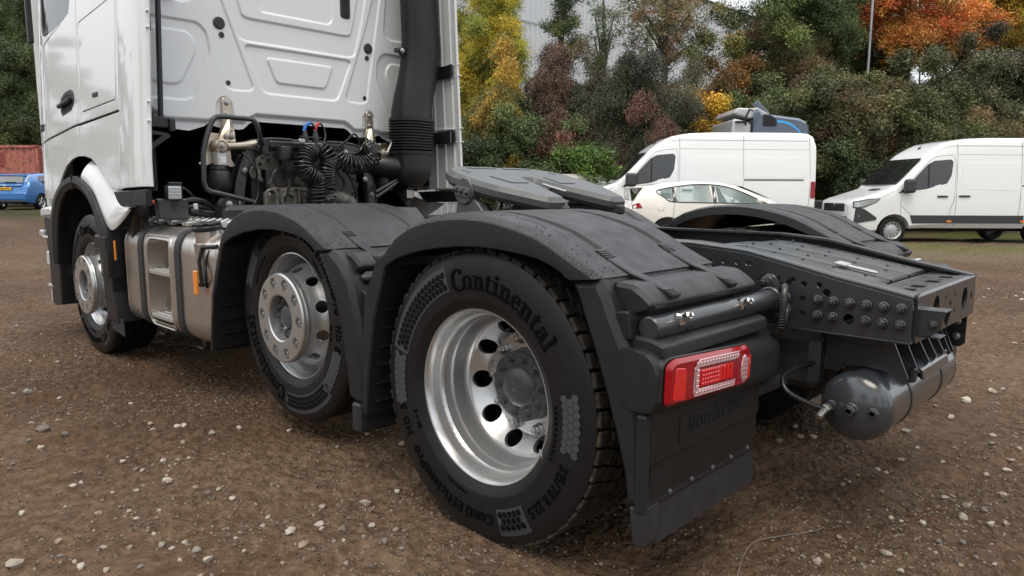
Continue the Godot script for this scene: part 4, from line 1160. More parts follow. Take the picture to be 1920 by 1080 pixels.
func plant(clumps: Dictionary, called: String, s: float, d: float, y0: float, y1: float, r: float, col: String, kind: String, dens: float, label: String) -> void:
	var base := yard(s, d)
	base.y = lie(base.x, base.z) - 0.05
	var n := node(called, self, Transform3D(Basis(), base))
	tag(n, label, "tree" if called == "tree" else "bush")
	var tall: bool = called == "tree"
	var lo := y0 if tall else minf(y0, 0.35)
	var mid := Vector3(0, (lo + y1) / 2 - base.y, 0)
	var R := Vector3(r, (y1 - lo) / 2, r * (1.0 if tall else 0.8))
	# lobes of the crown, each at the end of a limb
	var lobes := []
	var nl := int(clampf(10.0 * R.y * R.x, 12, 46))
	for i in nl:
		var v := Vector3(rng.randf_range(-1, 1), rng.randf_range(-1, 1), rng.randf_range(-1, 1))
		if v.length() > 1.0: v = v.normalized() * rng.randf_range(0.6, 1.0)
		if not tall: v.x *= 1.0 - 0.25 * maxf(0.0, v.y)
		var lr := rng.randf_range(0.28, 0.52) * minf(minf(R.x, R.y), 1.7)
		lobes.append([mid + v * (R - Vector3(lr, lr, lr) * 0.7), lr, LEAVES[col][rng.randi() % LEAVES[col].size()], rng.randf_range(0.8, 1.2)])
	for i in 4 + nl / 4:   # shoots that break the outline
		var v := Vector3(rng.randf_range(-1, 1), rng.randf_range(-0.3, 1.0), rng.randf_range(-1, 1)).normalized() * rng.randf_range(0.95, 1.25)
		lobes.append([mid + v * R, rng.randf_range(0.16, 0.30) * minf(minf(R.x, R.y), 1.4), LEAVES[col][rng.randi() % LEAVES[col].size()], rng.randf_range(0.8, 1.3)])
	var bark: Material = M.bark
	var th := 0.035 + 0.02 * (y1 - base.y) * (0.5 if not tall else 0.75)
	var fork := Vector3(rng.randf_range(-0.1, 0.1), maxf(0.4, (lo - base.y) * 0.9), 0)
	part("trunk", Geo.new().tube(smooth_path([Vector3.ZERO, fork * 0.5 + Vector3(0.06, 0, 0), fork, Vector3(0.05, lerpf(fork.y, y1, 0.55), 0), Vector3(-0.05, lerpf(fork.y, y1, 0.9), 0)], 3), [th, th * 0.95, th * 0.9, th * 0.85, th * 0.8, th * 0.78, th * 0.75, th * 0.65, th * 0.55, th * 0.45, th * 0.35, th * 0.25, th * 0.15], 8), bark, n)
	for i in mini(nl, 14):
		var c: Vector3 = lobes[i][0]
		var root := Vector3(0, lerpf(fork.y, maxf(fork.y, c.y), 0.55), 0)
		part("limb", Geo.new().tube(smooth_path([root, root.lerp(c, 0.5) + Vector3(0, 0.12, 0), c], 3), [th * 0.42, th * 0.38, th * 0.32, th * 0.26, th * 0.2, th * 0.14, th * 0.08], 6), bark, n)
	# leaf sprays: some fill each lobe, most run out along arching twigs that droop at their ends
	var size := 0.30 if kind == "leaf" else 0.34
	var droop: float = {"leaf": 0.45, "fine": 0.6, "droop": 1.0}[kind]
	var where: Array[Transform3D] = []
	var tint := PackedColorArray()
	for L in lobes:
		var c: Vector3 = L[0]
		var lr: float = L[1]
		var sprays := []
		for i in int(dens * (34.0 * lr * lr + 4.0) * 1.6):
			var v := Vector3(rng.randfn(), rng.randfn(), rng.randfn()).normalized()
			sprays.append([c + v * lr * sqrt(rng.randf()) * 0.85, 1.0, v, rng.randf_range(0.75, 1.25)])
		for i in int(dens * (16.0 * lr + 5.0)):
			var v := Vector3(rng.randfn(), rng.randfn() * 0.8 + 0.35, rng.randfn()).normalized()
			var len := lr * rng.randf_range(0.55, 1.25)
			var light := rng.randf_range(0.7, 1.5)
			var steps := int(3 + len * 7.0)
			for k in steps:
				var u := (k + rng.randf()) / steps
				var p := c + v * lr * 0.35 + v * len * u + Vector3(0, -droop * len * u * u, 0)
				p += Vector3(rng.randf_range(-1, 1), rng.randf_range(-1, 1), rng.randf_range(-1, 1)) * 0.09
				sprays.append([p, 1.15 - 0.6 * u, v, light])
		for q in sprays:
			var v: Vector3 = q[2]
			var b := Basis(Vector3.UP, rng.randf() * TAU)
			if kind != "droop": b = b * Basis(Vector3.RIGHT, rng.randf_range(-0.9, 0.9))
			else: b = Basis(Vector3(v.z, 0, -v.x).normalized() if absf(v.y) < 0.99 else Vector3.RIGHT, -0.4) * b
			where.append(Transform3D(b.scaled(Vector3.ONE * size * q[1] * rng.randf_range(0.75, 1.25)), q[0]))
			var cc: Color = L[2]
			if rng.randf() < 0.2: cc = LEAVES[col][rng.randi() % LEAVES[col].size()]
			var k: float = L[3] * q[3] * rng.randf_range(1.3, 2.1)
			tint.append(Color(cc.r * k, cc.g * k, cc.b * k))
	var mm := MultiMesh.new()
	mm.transform_format = MultiMesh.TRANSFORM_3D
	mm.use_colors = true
	mm.mesh = clumps[kind]
	mm.instance_count = where.size()
	for i in where.size():
		mm.set_instance_transform(i, where[i])
		mm.set_instance_color(i, tint[i])
	var crown := MultiMeshInstance3D.new()
	crown.name = "crown"
	crown.multimesh = mm
	crown.material_override = M.leaf
	n.add_child(crown)
	crown.set_meta("kind", "stuff")

# ---------------------------------------------------------------- the truck: wheels
const SIDEWALL := [[0.297, 0.118], [0.304, 0.135], [0.314, 0.141], [0.330, 0.1475], [0.334, 0.150], [0.340, 0.1505], [0.385, 0.156], [0.430, 0.1555], [0.460, 0.151], [0.482, 0.145], [0.492, 0.139]]

func wall_z(r: float) -> float:   # how far the sidewall stands out from the tyre's middle
	for i in SIDEWALL.size() - 1:
		if r <= SIDEWALL[i + 1][0]:
			return lerpf(SIDEWALL[i][1], SIDEWALL[i + 1][1], clampf((r - SIDEWALL[i][0]) / (SIDEWALL[i + 1][0] - SIDEWALL[i][0]), 0, 1))
	return 0.13

func tyre_geo(blocks: bool) -> Geo:
	var pr := []
	for s in SIDEWALL: pr.append(Vector2(s[0], -s[1]))
	if blocks:
		pr.append_array([Vector2(0.490, -0.134), Vector2(0.490, 0.134)])
	else:
		pr.append_array([Vector2(0.500, -0.131), Vector2(0.5025, -0.12)])
		for k in [-0.075, -0.027, 0.027, 0.075]:
			pr.append_array([Vector2(0.504, k - 0.006), Vector2(0.492, k - 0.004), Vector2(0.492, k + 0.004), Vector2(0.504, k + 0.006)])
		pr.append_array([Vector2(0.5025, 0.12), Vector2(0.500, 0.131)])
	for i in range(SIDEWALL.size() - 1, -1, -1): pr.append(Vector2(SIDEWALL[i][0], SIDEWALL[i][1]))
	pr.append_array([Vector2(0.285, 0.10), Vector2(0.285, -0.10), Vector2(0.297, -0.118)])
	return Geo.new().lathe(pr, Transform3D(), 96)

func tread_geo() -> Geo:   # lugs of a drive tyre: two shoulder rows and three rows between them
	var g := Geo.new()
	var n := 54
	for k in n:
		for row in 5:
			var a := TAU * (k + 0.28 * absf(row - 2)) / n
			var w := 0.052 if row in [0, 4] else 0.044
			var z: float = [-0.111, -0.055, 0.0, 0.055, 0.111][row]
			var lw := TAU * 0.49 / n * (0.84 if row in [0, 4] else 0.86)
			var rad := Vector3(cos(a), sin(a), 0)
			var b := Basis(Vector3(-sin(a), cos(a), 0), rad, Vector3(0, 0, -1))
			b = b * Basis(Vector3.UP, [0.12, 0.35, 0.0, -0.35, -0.12][row])
			g.box(Vector3(0, 0.008, 0), Vector3(lw, 0.016, w), 0.0035, Transform3D(b, rad * 0.488 + Vector3(0, 0, z)))
	return g

# raised words on a circle of radius r between two angles (degrees), read clockwise
func sidewall_text(g: Geo, text: String, a0: float, a1: float, r: float, size: float, serif := false) -> void:
	var font := SystemFont.new()
	font.font_names = PackedStringArray(["Droid Serif" if serif else "Droid Sans"])
	font.font_weight = 700
	var a := deg_to_rad(a0)
	var natural := 0.0
	for i in text.length():
		if text[i] == " ": natural += size * 0.35
		else:
			var tq := TextMesh.new()
			tq.text = text[i]
			tq.font = font
			tq.font_size = 32
			tq.pixel_size = size / 23.0
			natural += tq.get_aabb().size.x + size * 0.11
	var room := deg_to_rad(a0 - a1) * r / natural
	var squeeze := minf(room, 1.06)
	var gap := (room - squeeze) * natural / text.length()
	for i in text.length():
		var ch := text[i]
		if ch == " ":
			a -= (size * 0.35 * squeeze + gap) / r
			continue
		var tm := TextMesh.new()
		tm.text = ch
		tm.font = font
		tm.font_size = 32
		tm.pixel_size = size / 23.0
		tm.depth = 0.006
		tm.curve_step = 4.0
		var box := tm.get_aabb()
		var w := box.size.x * squeeze
		var mid := a - (w * 0.5 + size * 0.055 * squeeze) / r
		var rr := r + box.get_center().y * 0.0
		var rad := Vector3(cos(mid), sin(mid), 0)
		var tg := Vector3(sin(mid), -cos(mid), 0)
		var slope := (wall_z(r + 0.02) - wall_z(r - 0.02)) / 0.04
		var up := (rad + Vector3(0, 0, slope)).normalized()
		var b := Basis(tg * squeeze, up, tg.cross(up))
		var q := Geo.new().add_mesh(tm)
		# the foot of every letter stands on the same circle
		var base := Vector3(-box.get_center().x, -0.0, 0)
		g.add(q, Transform3D(b, rad * rr + Vector3(0, 0, wall_z(rr))) * Transform3D(Basis(), base))
		a -= (w + size * 0.11 * squeeze + gap) / r

func hex_patch(light: Geo, dark: Geo, a0: float, a1: float, filled: bool, r0 := 0.372, r1 := 0.462) -> void:
	# a band of honeycomb moulded on the sidewall between two angles (degrees, a0 > a1)
	var n := int(absf(a0 - a1) / 2.5) + 1
	for k in n:
		var A := deg_to_rad(lerpf(a1, a0, float(k) / n))
		var B := deg_to_rad(lerpf(a1, a0, float(k + 1) / n))
		for m in 5:
			var p := lerpf(r0, r1, m / 5.0)
			var q := lerpf(r0, r1, (m + 1) / 5.0)
			var P := func(r, a): return Vector3(r * cos(a), r * sin(a), wall_z(r) + 0.0012)
			light.quad(P.call(p, A), P.call(q, A), P.call(q, B), P.call(p, B))
	var pitch := 0.0245
	var rows := int((r1 - r0 - 0.012) / (pitch * 0.86))
	for j in rows:
		var r := r0 + 0.018 + j * pitch * 0.87
		var da := pitch / 0.42
		var a := deg_to_rad(a1) + da * (0.75 + 0.5 * (j % 2))
		while a < deg_to_rad(a0) - da * 0.55:
			var c := PackedVector3Array()
			for h in 6:
				var th := TAU * h / 6.0 + PI / 6
				var rr := r + pitch * (0.50 if filled else 0.545) * sin(th)
				var aa := a + pitch * (0.50 if filled else 0.545) * cos(th) / 0.42
				c.append(Vector3(rr * cos(aa), rr * sin(aa), wall_z(rr) + 0.0026))
			var mid := Vector3(r * cos(a), r * sin(a), wall_z(r) + 0.0028)
			for h in 6: dark.tri(mid, c[h], c[(h + 1) % 6])
			a += da

func sidewall_marks(tyre: Node3D, called: String, turn: float) -> void:
	var g := Geo.new()
	if not wheel_shared.has("letters"):
		sidewall_text(g, "C", 107.5, 98.5, 0.398, 0.072, true)
		sidewall_text(g, "ontinental", 99.5, 34, 0.396, 0.060, true)
		sidewall_text(g, "Conti EfficientPro", -78, -143, 0.410, 0.040)
		sidewall_text(g, "HD 5", -149, -167, 0.410, 0.036)
		sidewall_text(g, "315/70 R 22.5", -18, -53, 0.408, 0.036)
		var tiny := Geo.new()
		sidewall_text(tiny, "REGROOVABLE", 8, -22, 0.350, 0.012)
		sidewall_text(tiny, "M+S", -150, -163, 0.346, 0.02)
		sidewall_text(tiny, "TUBELESS", -98, -116, 0.350, 0.011)
		g.add(tiny)
		wheel_shared["letters"] = g.mesh(20)
		var la := Geo.new(); var da := Geo.new(); var lb := Geo.new(); var db := Geo.new()
		hex_patch(la, da, 166, 110, true)
		hex_patch(lb, db, 14, -14, false)
		hex_patch(la, da, -56, -75, true)
		hex_patch(lb, db, 197, 166, false)
		wheel_shared["patch"] = la.mesh(20)
		wheel_shared["hex_a"] = da.mesh(20)
		wheel_shared["hex_b"] = db.mesh(20)
	var t := Transform3D(Basis(Vector3(0, 0, 1), deg_to_rad(turn)), Vector3.ZERO)
	var k := put("sidewall_lettering", wheel_shared["letters"], M.letter_rubber, tyre, t * T(0, 0, -0.125))
	struct(k, "stuff")
	struct(put("sidewall_patch", wheel_shared["patch"], M.tyre_mid, tyre, t * T(0, 0, -0.125)), "stuff")
	struct(put("sidewall_honeycomb", wheel_shared["hex_a"], M.hex_rubber, tyre, t * T(0, 0, -0.125)), "stuff")
	struct(put("sidewall_honeycomb", wheel_shared["hex_b"], M.patch_rubber, tyre, t * T(0, 0, -0.125)), "stuff")

var wheel_shared := {}

func rim_meshes() -> void:
	mat("tyre_mid", Color(0.040, 0.041, 0.045), 0.55)
	# deep rim of a twin wheel, seen from its hollow side; the flange lies at z = 0
	var deep := [Vector2(0.262, -0.145), Vector2(0.254, -0.166), Vector2(0.250, -0.172), Vector2(0.246, -0.172), Vector2(0.240, -0.180), Vector2(0.217, -0.204), Vector2(0.200, -0.226), Vector2(0.190, -0.238), Vector2(0.180, -0.242), Vector2(0.132, -0.242), Vector2(0.132, -0.254), Vector2(0.184, -0.254), Vector2(0.210, -0.232), Vector2(0.245, -0.196), Vector2(0.258, -0.185), Vector2(0.272, -0.150), Vector2(0.272, -0.110), Vector2(0.286, -0.062), Vector2(0.292, -0.012), Vector2(0.303, -0.008), Vector2(0.3045, 0.002), Vector2(0.300, 0.006), Vector2(0.295, 0.004), Vector2(0.290, -0.004), Vector2(0.285, -0.018), Vector2(0.2835, -0.022), Vector2(0.280, -0.050), Vector2(0.274, -0.060), Vector2(0.2715, -0.064), Vector2(0.270, -0.090), Vector2(0.266, -0.100), Vector2(0.263, -0.108), Vector2(0.262, -0.145)]
	var g := Geo.new().lathe(deep, Transform3D(), 80)
	var holes := []
	for k in 10:
		var a := TAU * (k + 0.13) / 10.0
		var d := Vector3(cos(a), sin(a), 0)
		var c := d * 0.2155 + Vector3(0, 0, -0.206)
		var ax := (Vector3(0, 0, 1.0) - d * 0.35).normalized()
		holes.append([c - ax * 0.06, c + ax * 0.09, 0.0335])
	wheel_shared["deep"] = (await cut(g, holes)).mesh(24)
	# the dished-out rim of a single wheel
	var f := [Vector2(0.106, 0.030), Vector2(0.106, 0.078), Vector2(0.112, 0.083), Vector2(0.150, 0.084), Vector2(0.204, 0.083), Vector2(0.2105, 0.077), Vector2(0.2125, 0.068), Vector2(0.2085, 0.063), Vector2(0.211, 0.056), Vector2(0.204, 0.046), Vector2(0.203, 0.030), Vector2(0.208, 0.006), Vector2(0.219, -0.018), Vector2(0.236, -0.044), Vector2(0.250, -0.070), Vector2(0.255, -0.105), Vector2(0.262, -0.125), Vector2(0.272, -0.105), Vector2(0.274, -0.06), Vector2(0.284, -0.03), Vector2(0.292, -0.002), Vector2(0.297, 0.005), Vector2(0.302, 0.004), Vector2(0.3045, 0.0), Vector2(0.303, -0.010), Vector2(0.292, -0.014), Vector2(0.284, -0.07), Vector2(0.276, -0.13), Vector2(0.255, -0.14), Vector2(0.243, -0.09), Vector2(0.226, -0.05), Vector2(0.208, -0.022), Vector2(0.196, 0.0), Vector2(0.190, 0.030), Vector2(0.106, 0.030)]
	f.reverse()
	g = Geo.new().lathe(f, Transform3D(), 80)
	holes = []
	for k in 10:
		var a := TAU * (k + 0.5) / 10.0
		var u := Vector3(cos(a), sin(a), 0)
		var c := u * 0.222 + Vector3(0, 0, -0.014)
		var d := (u * 0.86 + Vector3(0, 0, 0.5)).normalized()
		holes.append([c - d * 0.05, c + d * 0.05, 0.029])
		var b := TAU * k / 10.0
		var e := Vector3(cos(b), sin(b), 0) * 0.1675
		holes.append([e + Vector3(0, 0, 0.052), e + Vector3(0, 0, 0.12), 0.0265])
	wheel_shared["dished"] = (await cut(g, holes)).mesh(32)
	wheel_shared["steer_tyre"] = tyre_geo(false).mesh(30)
	wheel_shared["drive_tyre"] = tyre_geo(true).mesh(30)
	wheel_shared["tread"] = tread_geo().mesh(20)
	var nut := Geo.new()
	nut.lathe([Vector2(0, 0), Vector2(0.0215, 0), Vector2(0.0215, 0.008), Vector2(0.017, 0.011)], Transform3D(), 16)
	nut.prism(hexpoly(0.0185), 0.009, 0.028, Transform3D(), 0.002)
	nut.lathe([Vector2(0.011, 0.027), Vector2(0.011, 0.036), Vector2(0.008, 0.038), Vector2(0, 0.038)], Transform3D(), 12)
	wheel_shared["nut"] = nut.mesh(25)
	wheel_shared["hub_bolt"] = bolt_geo(0.0125, 0.017).mesh(25)
	# cover of the driven hub
	var h := Geo.new()
	h.lathe([Vector2(0.0, -0.28), Vector2(0.122, -0.28), Vector2(0.122, -0.215), Vector2(0.127, -0.21), Vector2(0.1275, -0.186), Vector2(0.1245, -0.182), Vector2(0.080, -0.1805), Vector2(0.074, -0.172), Vector2(0.062, -0.163), Vector2(0.040, -0.158), Vector2(0.016, -0.158), Vector2(0.012, -0.161), Vector2(0.0, -0.161)], Transform3D(), 48)
	h.add(Geo.new().lathe([Vector2(0.120, -0.30), Vector2(0.131, -0.30), Vector2(0.131, -0.23), Vector2(0.120, -0.228)], Transform3D(), 40))
	wheel_shared["drive_hub"] = h.mesh(30)
	h = Geo.new()
	h.lathe([Vector2(0.0, -0.05), Vector2(0.098, -0.05), Vector2(0.098, 0.030), Vector2(0.090, 0.034), Vector2(0.060, 0.036), Vector2(0.052, 0.050), Vector2(0.040, 0.054), Vector2(0.0, 0.054)], Transform3D(), 36)
	wheel_shared["steer_hub"] = h.mesh(30)

func drive_wheel(called: String, at: Transform3D, marks: bool, label: String) -> Node3D:
	var w := node(called, truck, at)
	w.set_meta("label", label)
	var ty := put("tyre", wheel_shared["drive_tyre"], M.tyre_rubber, w, T(0, 0, -0.125))
	put("tread", wheel_shared["tread"], M.tread_rubber, w, T(0, 0, -0.125))
	put("inner_tyre", wheel_shared["drive_tyre"], M.tyre_rubber, w, T(0, 0, -0.472))
	put("inner_tread", wheel_shared["tread"], M.tread_rubber, w, T(0, 0, -0.472, Basis(Vector3(0, 0, 1), 0.05)))
	put("rim", wheel_shared["deep"], M.rim_silver, w)
	put("inner_rim", wheel_shared["deep"], M.rim_silver, w, Transform3D(Basis(Vector3.UP, PI), Vector3(0, 0, -0.50)))
	put("hub_cover", wheel_shared["drive_hub"], M.hub_paint, w)
	for k in 10:
		var a := TAU * (k + 0.15) / 10.0
		put("hub_bolt", wheel_shared["hub_bolt"], M.hub_paint, w, T(0.1015 * cos(a), 0.1015 * sin(a), -0.1815))
		a = TAU * (k + 0.92) / 10.0
		put("wheel_nut", wheel_shared["nut"], M.nut_steel, w, T(0.1675 * cos(a), 0.1675 * sin(a), -0.243))
	var v := Geo.new().tube([Vector3(0.262, -0.118, 0.0), Vector3(0.283, -0.128, 0.012), Vector3(0.288, -0.130, 0.02)], 0.004, 8)
	part("valve", v, M.chrome, w)
	if marks: sidewall_marks(w, "tyre", 0.0)
	return w

func single_wheel(called: String, at: Transform3D, turn: float, marks: bool, label: String) -> Node3D:
	var w := node(called, truck, at)
	w.set_meta("label", label)
	put("tyre", wheel_shared["steer_tyre"], M.tyre_rubber, w, T(0, 0, -0.125))
	put("rim", wheel_shared["dished"], M.rim_silver, w)
	put("hub_cover", wheel_shared["steer_hub"], M.hub_paint, w)
	for k in 10:
		var a := TAU * k / 10.0
		put("wheel_nut", wheel_shared["nut"], M.nut_steel, w, T(0.1675 * cos(a), 0.1675 * sin(a), 0.050, Basis().scaled(Vector3(0.82, 0.82, 0.82))))
		put("hub_bolt", wheel_shared["hub_bolt"], M.hub_paint, w, T(0.075 * cos(a), 0.075 * sin(a), 0.036))
	if marks: sidewall_marks(w, "tyre", turn)
	return w

# ---------------------------------------------------------------- the truck
func build_truck() -> void:
	truck = node("tractor_truck", self)
	tag(truck, "white three-axle tractor truck with a grey chassis, bare fifth wheel and black mudguards", "truck")
	await rim_meshes()
	var back := Basis(Vector3.UP, PI)
	drive_wheel("rear_wheel", T(0, 0.4946, 1.183), true, "rear drive wheel with a deep silver rim and grey hub cover, nearest the tail light")
	drive_wheel("rear_wheel", T(0, 0.4946, -1.183, back), false, "rear drive wheel on the far side of the truck")
	single_wheel("middle_wheel", T(-1.3456, 0.5915, 1.1128), 151.0, true, "middle wheel with a bulging silver rim under the front mudguard, lifted clear of the ground")
	single_wheel("middle_wheel", T(-1.3456, 0.5915, -1.1128, back), 0.0, false, "middle wheel on the far side of the truck")
	single_wheel("front_wheel", T(-4.0132, 0.500, 1.2), 8.0, true, "front steering wheel under the white cab")
	single_wheel("front_wheel", T(-4.0132, 0.500, -1.2, back), 0.0, false, "front steering wheel on the far side of the truck")
	axles()
	await chassis()
	mudguards()
	tail()
	coupling()
	await fuel_tank()
	cab()
	cab_back()
	engine_bay()

func axles() -> void:
	for q in [[0.0, 0.4946, 0.95], [-1.3456, 0.5915, 1.05], [-4.0132, 0.5, 1.12]]:
		var g := Geo.new()
		var rings := []
		for z in [-q[2], -0.62, -0.3, -0.18, 0.0, 0.18, 0.3, 0.62, q[2]]:
			var r := 0.075
			if q[0] == 0.0: r = 0.19 if absf(z) < 0.1 else 0.15 if absf(z) < 0.2 else 0.09
			var ring := []
			for k in 14: ring.append(Vector3(q[0] + r * cos(TAU * k / 14), q[1] + r * sin(TAU * k / 14), z))
			rings.append(ring)
		g.loft(rings)
		part("axle", g, M.dark_iron, truck, 60)
	for s in [-1.0, 1.0]:
		for x in [0.32, -0.34, -1.62]:
			var b := Geo.new().lathe([Vector2(0, 0.0), Vector2(0.09, 0.0), Vector2(0.14, 0.04), Vector2(0.145, 0.10), Vector2(0.13, 0.17), Vector2(0, 0.19)], Transform3D(Basis(Vector3.RIGHT, -PI / 2), Vector3(x, 0.52, s * 0.50)), 24)
			part("air_spring", b, M.hose_black, truck)
		for x in [0.0, -1.3456]:
			var d := Geo.new().cyl(Vector3(x, 0.52, s * 0.62), Vector3(x, 0.52, s * 0.80), 0.16, 24, 0.02)
			part("brake_drum", d, M.dark_iron, truck)

const RAIL := [-3.6, 1.0, 0.33, 1.0, 0.55, 0.983, 0.70, 0.952, 0.86, 0.917, 0.977, 0.896, 1.087, 0.875]

func chassis() -> void:
	for s in [1.0, -1.0]:
		var g := Geo.new()
		# web of the rail with its holes, then the two flanges turned inwards
		var poly := V2([-3.6, 0.722])
		var top := V2(RAIL)
		var web := PackedVector2Array([Vector2(-3.6, 0.722)])
		for i in range(top.size() - 1, -1, -1): web.append(top[i])
		web = PackedVector2Array([Vector2(-3.6, 0.722), Vector2(1.087, 0.722)])
		for i in range(top.size() - 1, -1, -1): web.append(top[i] - Vector2(0, 0.006))
		g.prism(web, 0.0, 0.0095)
		var hs := []
		var spots := [[0.554, 0.934, 9], [0.604, 0.881, 10], [0.681, 0.862, 17], [0.705, 0.881, 10], [0.756, 0.88, 10], [0.806, 0.881, 10], [0.831, 0.858, 13], [0.755, 0.831, 10], [0.755, 0.782, 10], [0.905, 0.779, 18]]
		for k in 12: spots.append([0.16 + 0.0507 * k, 0.935, 9] if k < 9 else [0.16 + 0.0507 * k, 0.892, 8.5])
		for k in 20: spots.append([-2.4 + 0.1 * k, 0.93, 9])
		for h in spots: hs.append([Vector3(h[0], h[1], -0.05), Vector3(h[0], h[1], 0.05), h[2] / 1000.0])
		g = await cut(g, hs)
		var body := Geo.new().add(g, T(0, 0, s * 0.42 - (0.0095 if s > 0 else 0.0)))
		for e in top.size() - 1:
			var a := top[e]
			var b := top[e + 1]
			# rounded shoulder and flange of the C section
			var ra := []
			var rb := []
			for k in 7:
				var an := PI / 2 * k / 6.0
				ra.append(Vector3(a.x, a.y - 0.018 + 0.018 * sin(an), s * (0.4205 - 0.018 + 0.018 * cos(an))))
				rb.append(Vector3(b.x, b.y - 0.018 + 0.018 * sin(an), s * (0.4205 - 0.018 + 0.018 * cos(an))))
			for r in [[ra, a], [rb, b]]:
				r[0].append(Vector3(r[1].x, r[1].y, s * 0.345))
				r[0].append(Vector3(r[1].x, r[1].y - 0.009, s * 0.345))
				r[0].append(Vector3(r[1].x, r[1].y - 0.009, s * 0.405))
				r[0].append(Vector3(r[1].x, r[1].y - 0.02, s * 0.411))
			if s > 0: body.loft([rb, ra], true, true)
			else: body.loft([ra, rb], true, true)
		body.box(Vector3(-1.256, 0.7255, s * 0.383), Vector3(4.686, 0.009, 0.076), 0.003)
		part("frame_rail", body, M.frame_paint, truck, 50)
		# bolts in the web
		var bm := bolt_geo(0.0135, 0.030).mesh(25)
		for k in 6:
			for j in 2:
				if k == 2 and j == 1: continue
				put("rail_bolt", bm, M.frame_paint, truck, Transform3D(Basis(Vector3.UP, 0.0 if s > 0 else PI) * Basis(Vector3(0, 0, 1), k * 0.7 + j), Vector3(0.807 + 0.0502 * k, 0.8315 - 0.051 * j, s * 0.421)))
	# rear cross member: a channel with round holes in its web and long holes in its flange
	var web2 := Geo.new().prism(rounded(V2([-0.40, 0.722, 0.385, 0.722, 0.385, 0.866, -0.40, 0.866]), 0.012), 0.0, 0.009)
	var hs2 := []
	for h in [[0.165, 0.812, 38], [-0.235, 0.797, 42], [0.041, 0.829, 8], [-0.087, 0.829, 8], [-0.024, 0.802, 12], [-0.342, 0.796, 14], [-0.09, 0.77, 9], [0.10, 0.77, 9], [0.28, 0.80, 12]]:
		hs2.append([Vector3(h[0], h[1], -0.05), Vector3(h[0], h[1], 0.05), h[2] / 1000.0])
	var cm := Geo.new().add(await cut(web2, hs2), Transform3D(Basis(Vector3(0, 0, 1), Vector3(0, 1, 0), Vector3(-1, 0, 0)), Vector3(1.0925, 0, 0)))
	var fl := Geo.new().box(Vector3(1.012, 0.8685, 0), Vector3(0.140, 0.008, 0.808), 0.002)
	var hs3 := []
	for z in [0.265, 0.147, -0.032, -0.211, -0.328]:
		var oval := Geo.new().prism(rounded(V2([1.008, z - 0.034, 1.052, z - 0.034, 1.052, z + 0.034, 1.008, z + 0.034]), 0.022, 5), -0.92, -0.82, Transform3D(Basis(Vector3(1, 0, 0), Vector3(0, 0, 1), Vector3(0, -1, 0)), Vector3.ZERO))
		hs3.append(oval)
	for z in [0.205, 0.06, -0.12, -0.27]: hs3.append([Vector3(1.035, 0.8, z), Vector3(1.035, 0.9, z), 0.007])
	cm.add(await cut(fl, hs3))
	cm.box(Vector3(1.0, 0.724, 0), Vector3(0.15, 0.008, 0.80), 0.002)
	cm.lathe([Vector2(0.0, 0.0), Vector2(0.011, 0.0), Vector2(0.011, 0.77), Vector2(0, 0.77)], Transform3D(Basis(), Vector3(1.0815, 0.861, -0.393)), 14)
	part("rear_crossmember", cm, M.frame_paint, truck, 30)
	for x in [-2.2, -0.75]:
		part("crossmember", Geo.new().box(Vector3(x, 0.86, 0), Vector3(0.12, 0.20, 0.80), 0.02), M.frame_paint, truck)
	# bent bracket at the rear end of the near rail
	var br := Geo.new()
	br.box(Vector3(1.125, 0.826, 0.335), Vector3(0.08, 0.006, 0.075), 0.001)
	br.prism(V2([1.085, 0.828, 1.165, 0.828, 1.155, 0.772, 1.13, 0.748, 1.085, 0.748]), 0.366, 0.372)
	br.prism(V2([1.13, 0.828, 1.165, 0.828, 1.155, 0.772]), 0.298, 0.304)
	br.box(Vector3(1.12, 0.745, 0.335), Vector3(0.07, 0.005, 0.07), 0.001)
	part("rear_bracket", br, M.frame_paint, truck)
	put("bracket_bolt", bolt_geo(0.010, 0.02).mesh(25), M.frame_paint, truck, Transform3D(face(Vector3(0, 0, 1)), Vector3(1.135, 0.785, 0.372)))
	# deck boards between the rails, following the fall of the frame
	var deck_y := func(x): return (0.984 if x < 0.34 else lerpf(0.984, 0.884, pow((x - 0.34) / 0.6, 1.12)))
	for row in 3:
		var zc: float = [0.222, 0.0, -0.222][row]
		var g := Geo.new()
		var up := []
		for k in 15:
			var u := k / 14.0
			var x0 := 0.14 + 0.07 * absf(row - 1)
			var x := lerpf(x0, 0.935, u)
			var y: float = deck_y.call(x) - 0.045 * pow(1.0 - u, 6.0)
			up.append([Vector3(x, y - 0.012, zc + 0.099), Vector3(x, y - 0.004, zc + 0.099), Vector3(x, y, zc + 0.092), Vector3(x, y, zc - 0.092), Vector3(x, y - 0.004, zc - 0.099), Vector3(x, y - 0.012, zc - 0.099)])
		up.reverse()
		g.loft(up, true, true)
		part("deck_board", g, M.frame_paint, truck, 30)
		for k in 5:
			for j in 2:
				var x := 0.40 + 0.11 * k + 0.03 * j
				part("deck_stud", Geo.new().cyl(Vector3(x, deck_y.call(x) - 0.003, zc + 0.05 - 0.1 * j), Vector3(x, deck_y.call(x) + 0.005, zc + 0.05 - 0.1 * j), 0.006, 4, 0.002), M.frame_paint, truck)
	var latch := Geo.new()
	latch.box(Vector3(0.0, 0.006, 0), Vector3(0.14, 0.010, 0.022), 0.004)
	latch.box(Vector3(-0.05, 0.008, 0.0), Vector3(0.045, 0.014, 0.05), 0.005)
	put("latch", latch.mesh(), M.galvanised, truck, T(0.82, 0.909, 0.112, Basis(Vector3(0, 0, 1), -0.17)))
	# tag of yellow print on the deck
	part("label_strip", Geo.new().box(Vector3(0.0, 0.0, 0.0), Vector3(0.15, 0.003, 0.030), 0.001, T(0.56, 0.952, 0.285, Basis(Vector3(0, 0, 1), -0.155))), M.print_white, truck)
	# three-armed bracket that carries the tail bar
	var tb := Geo.new()
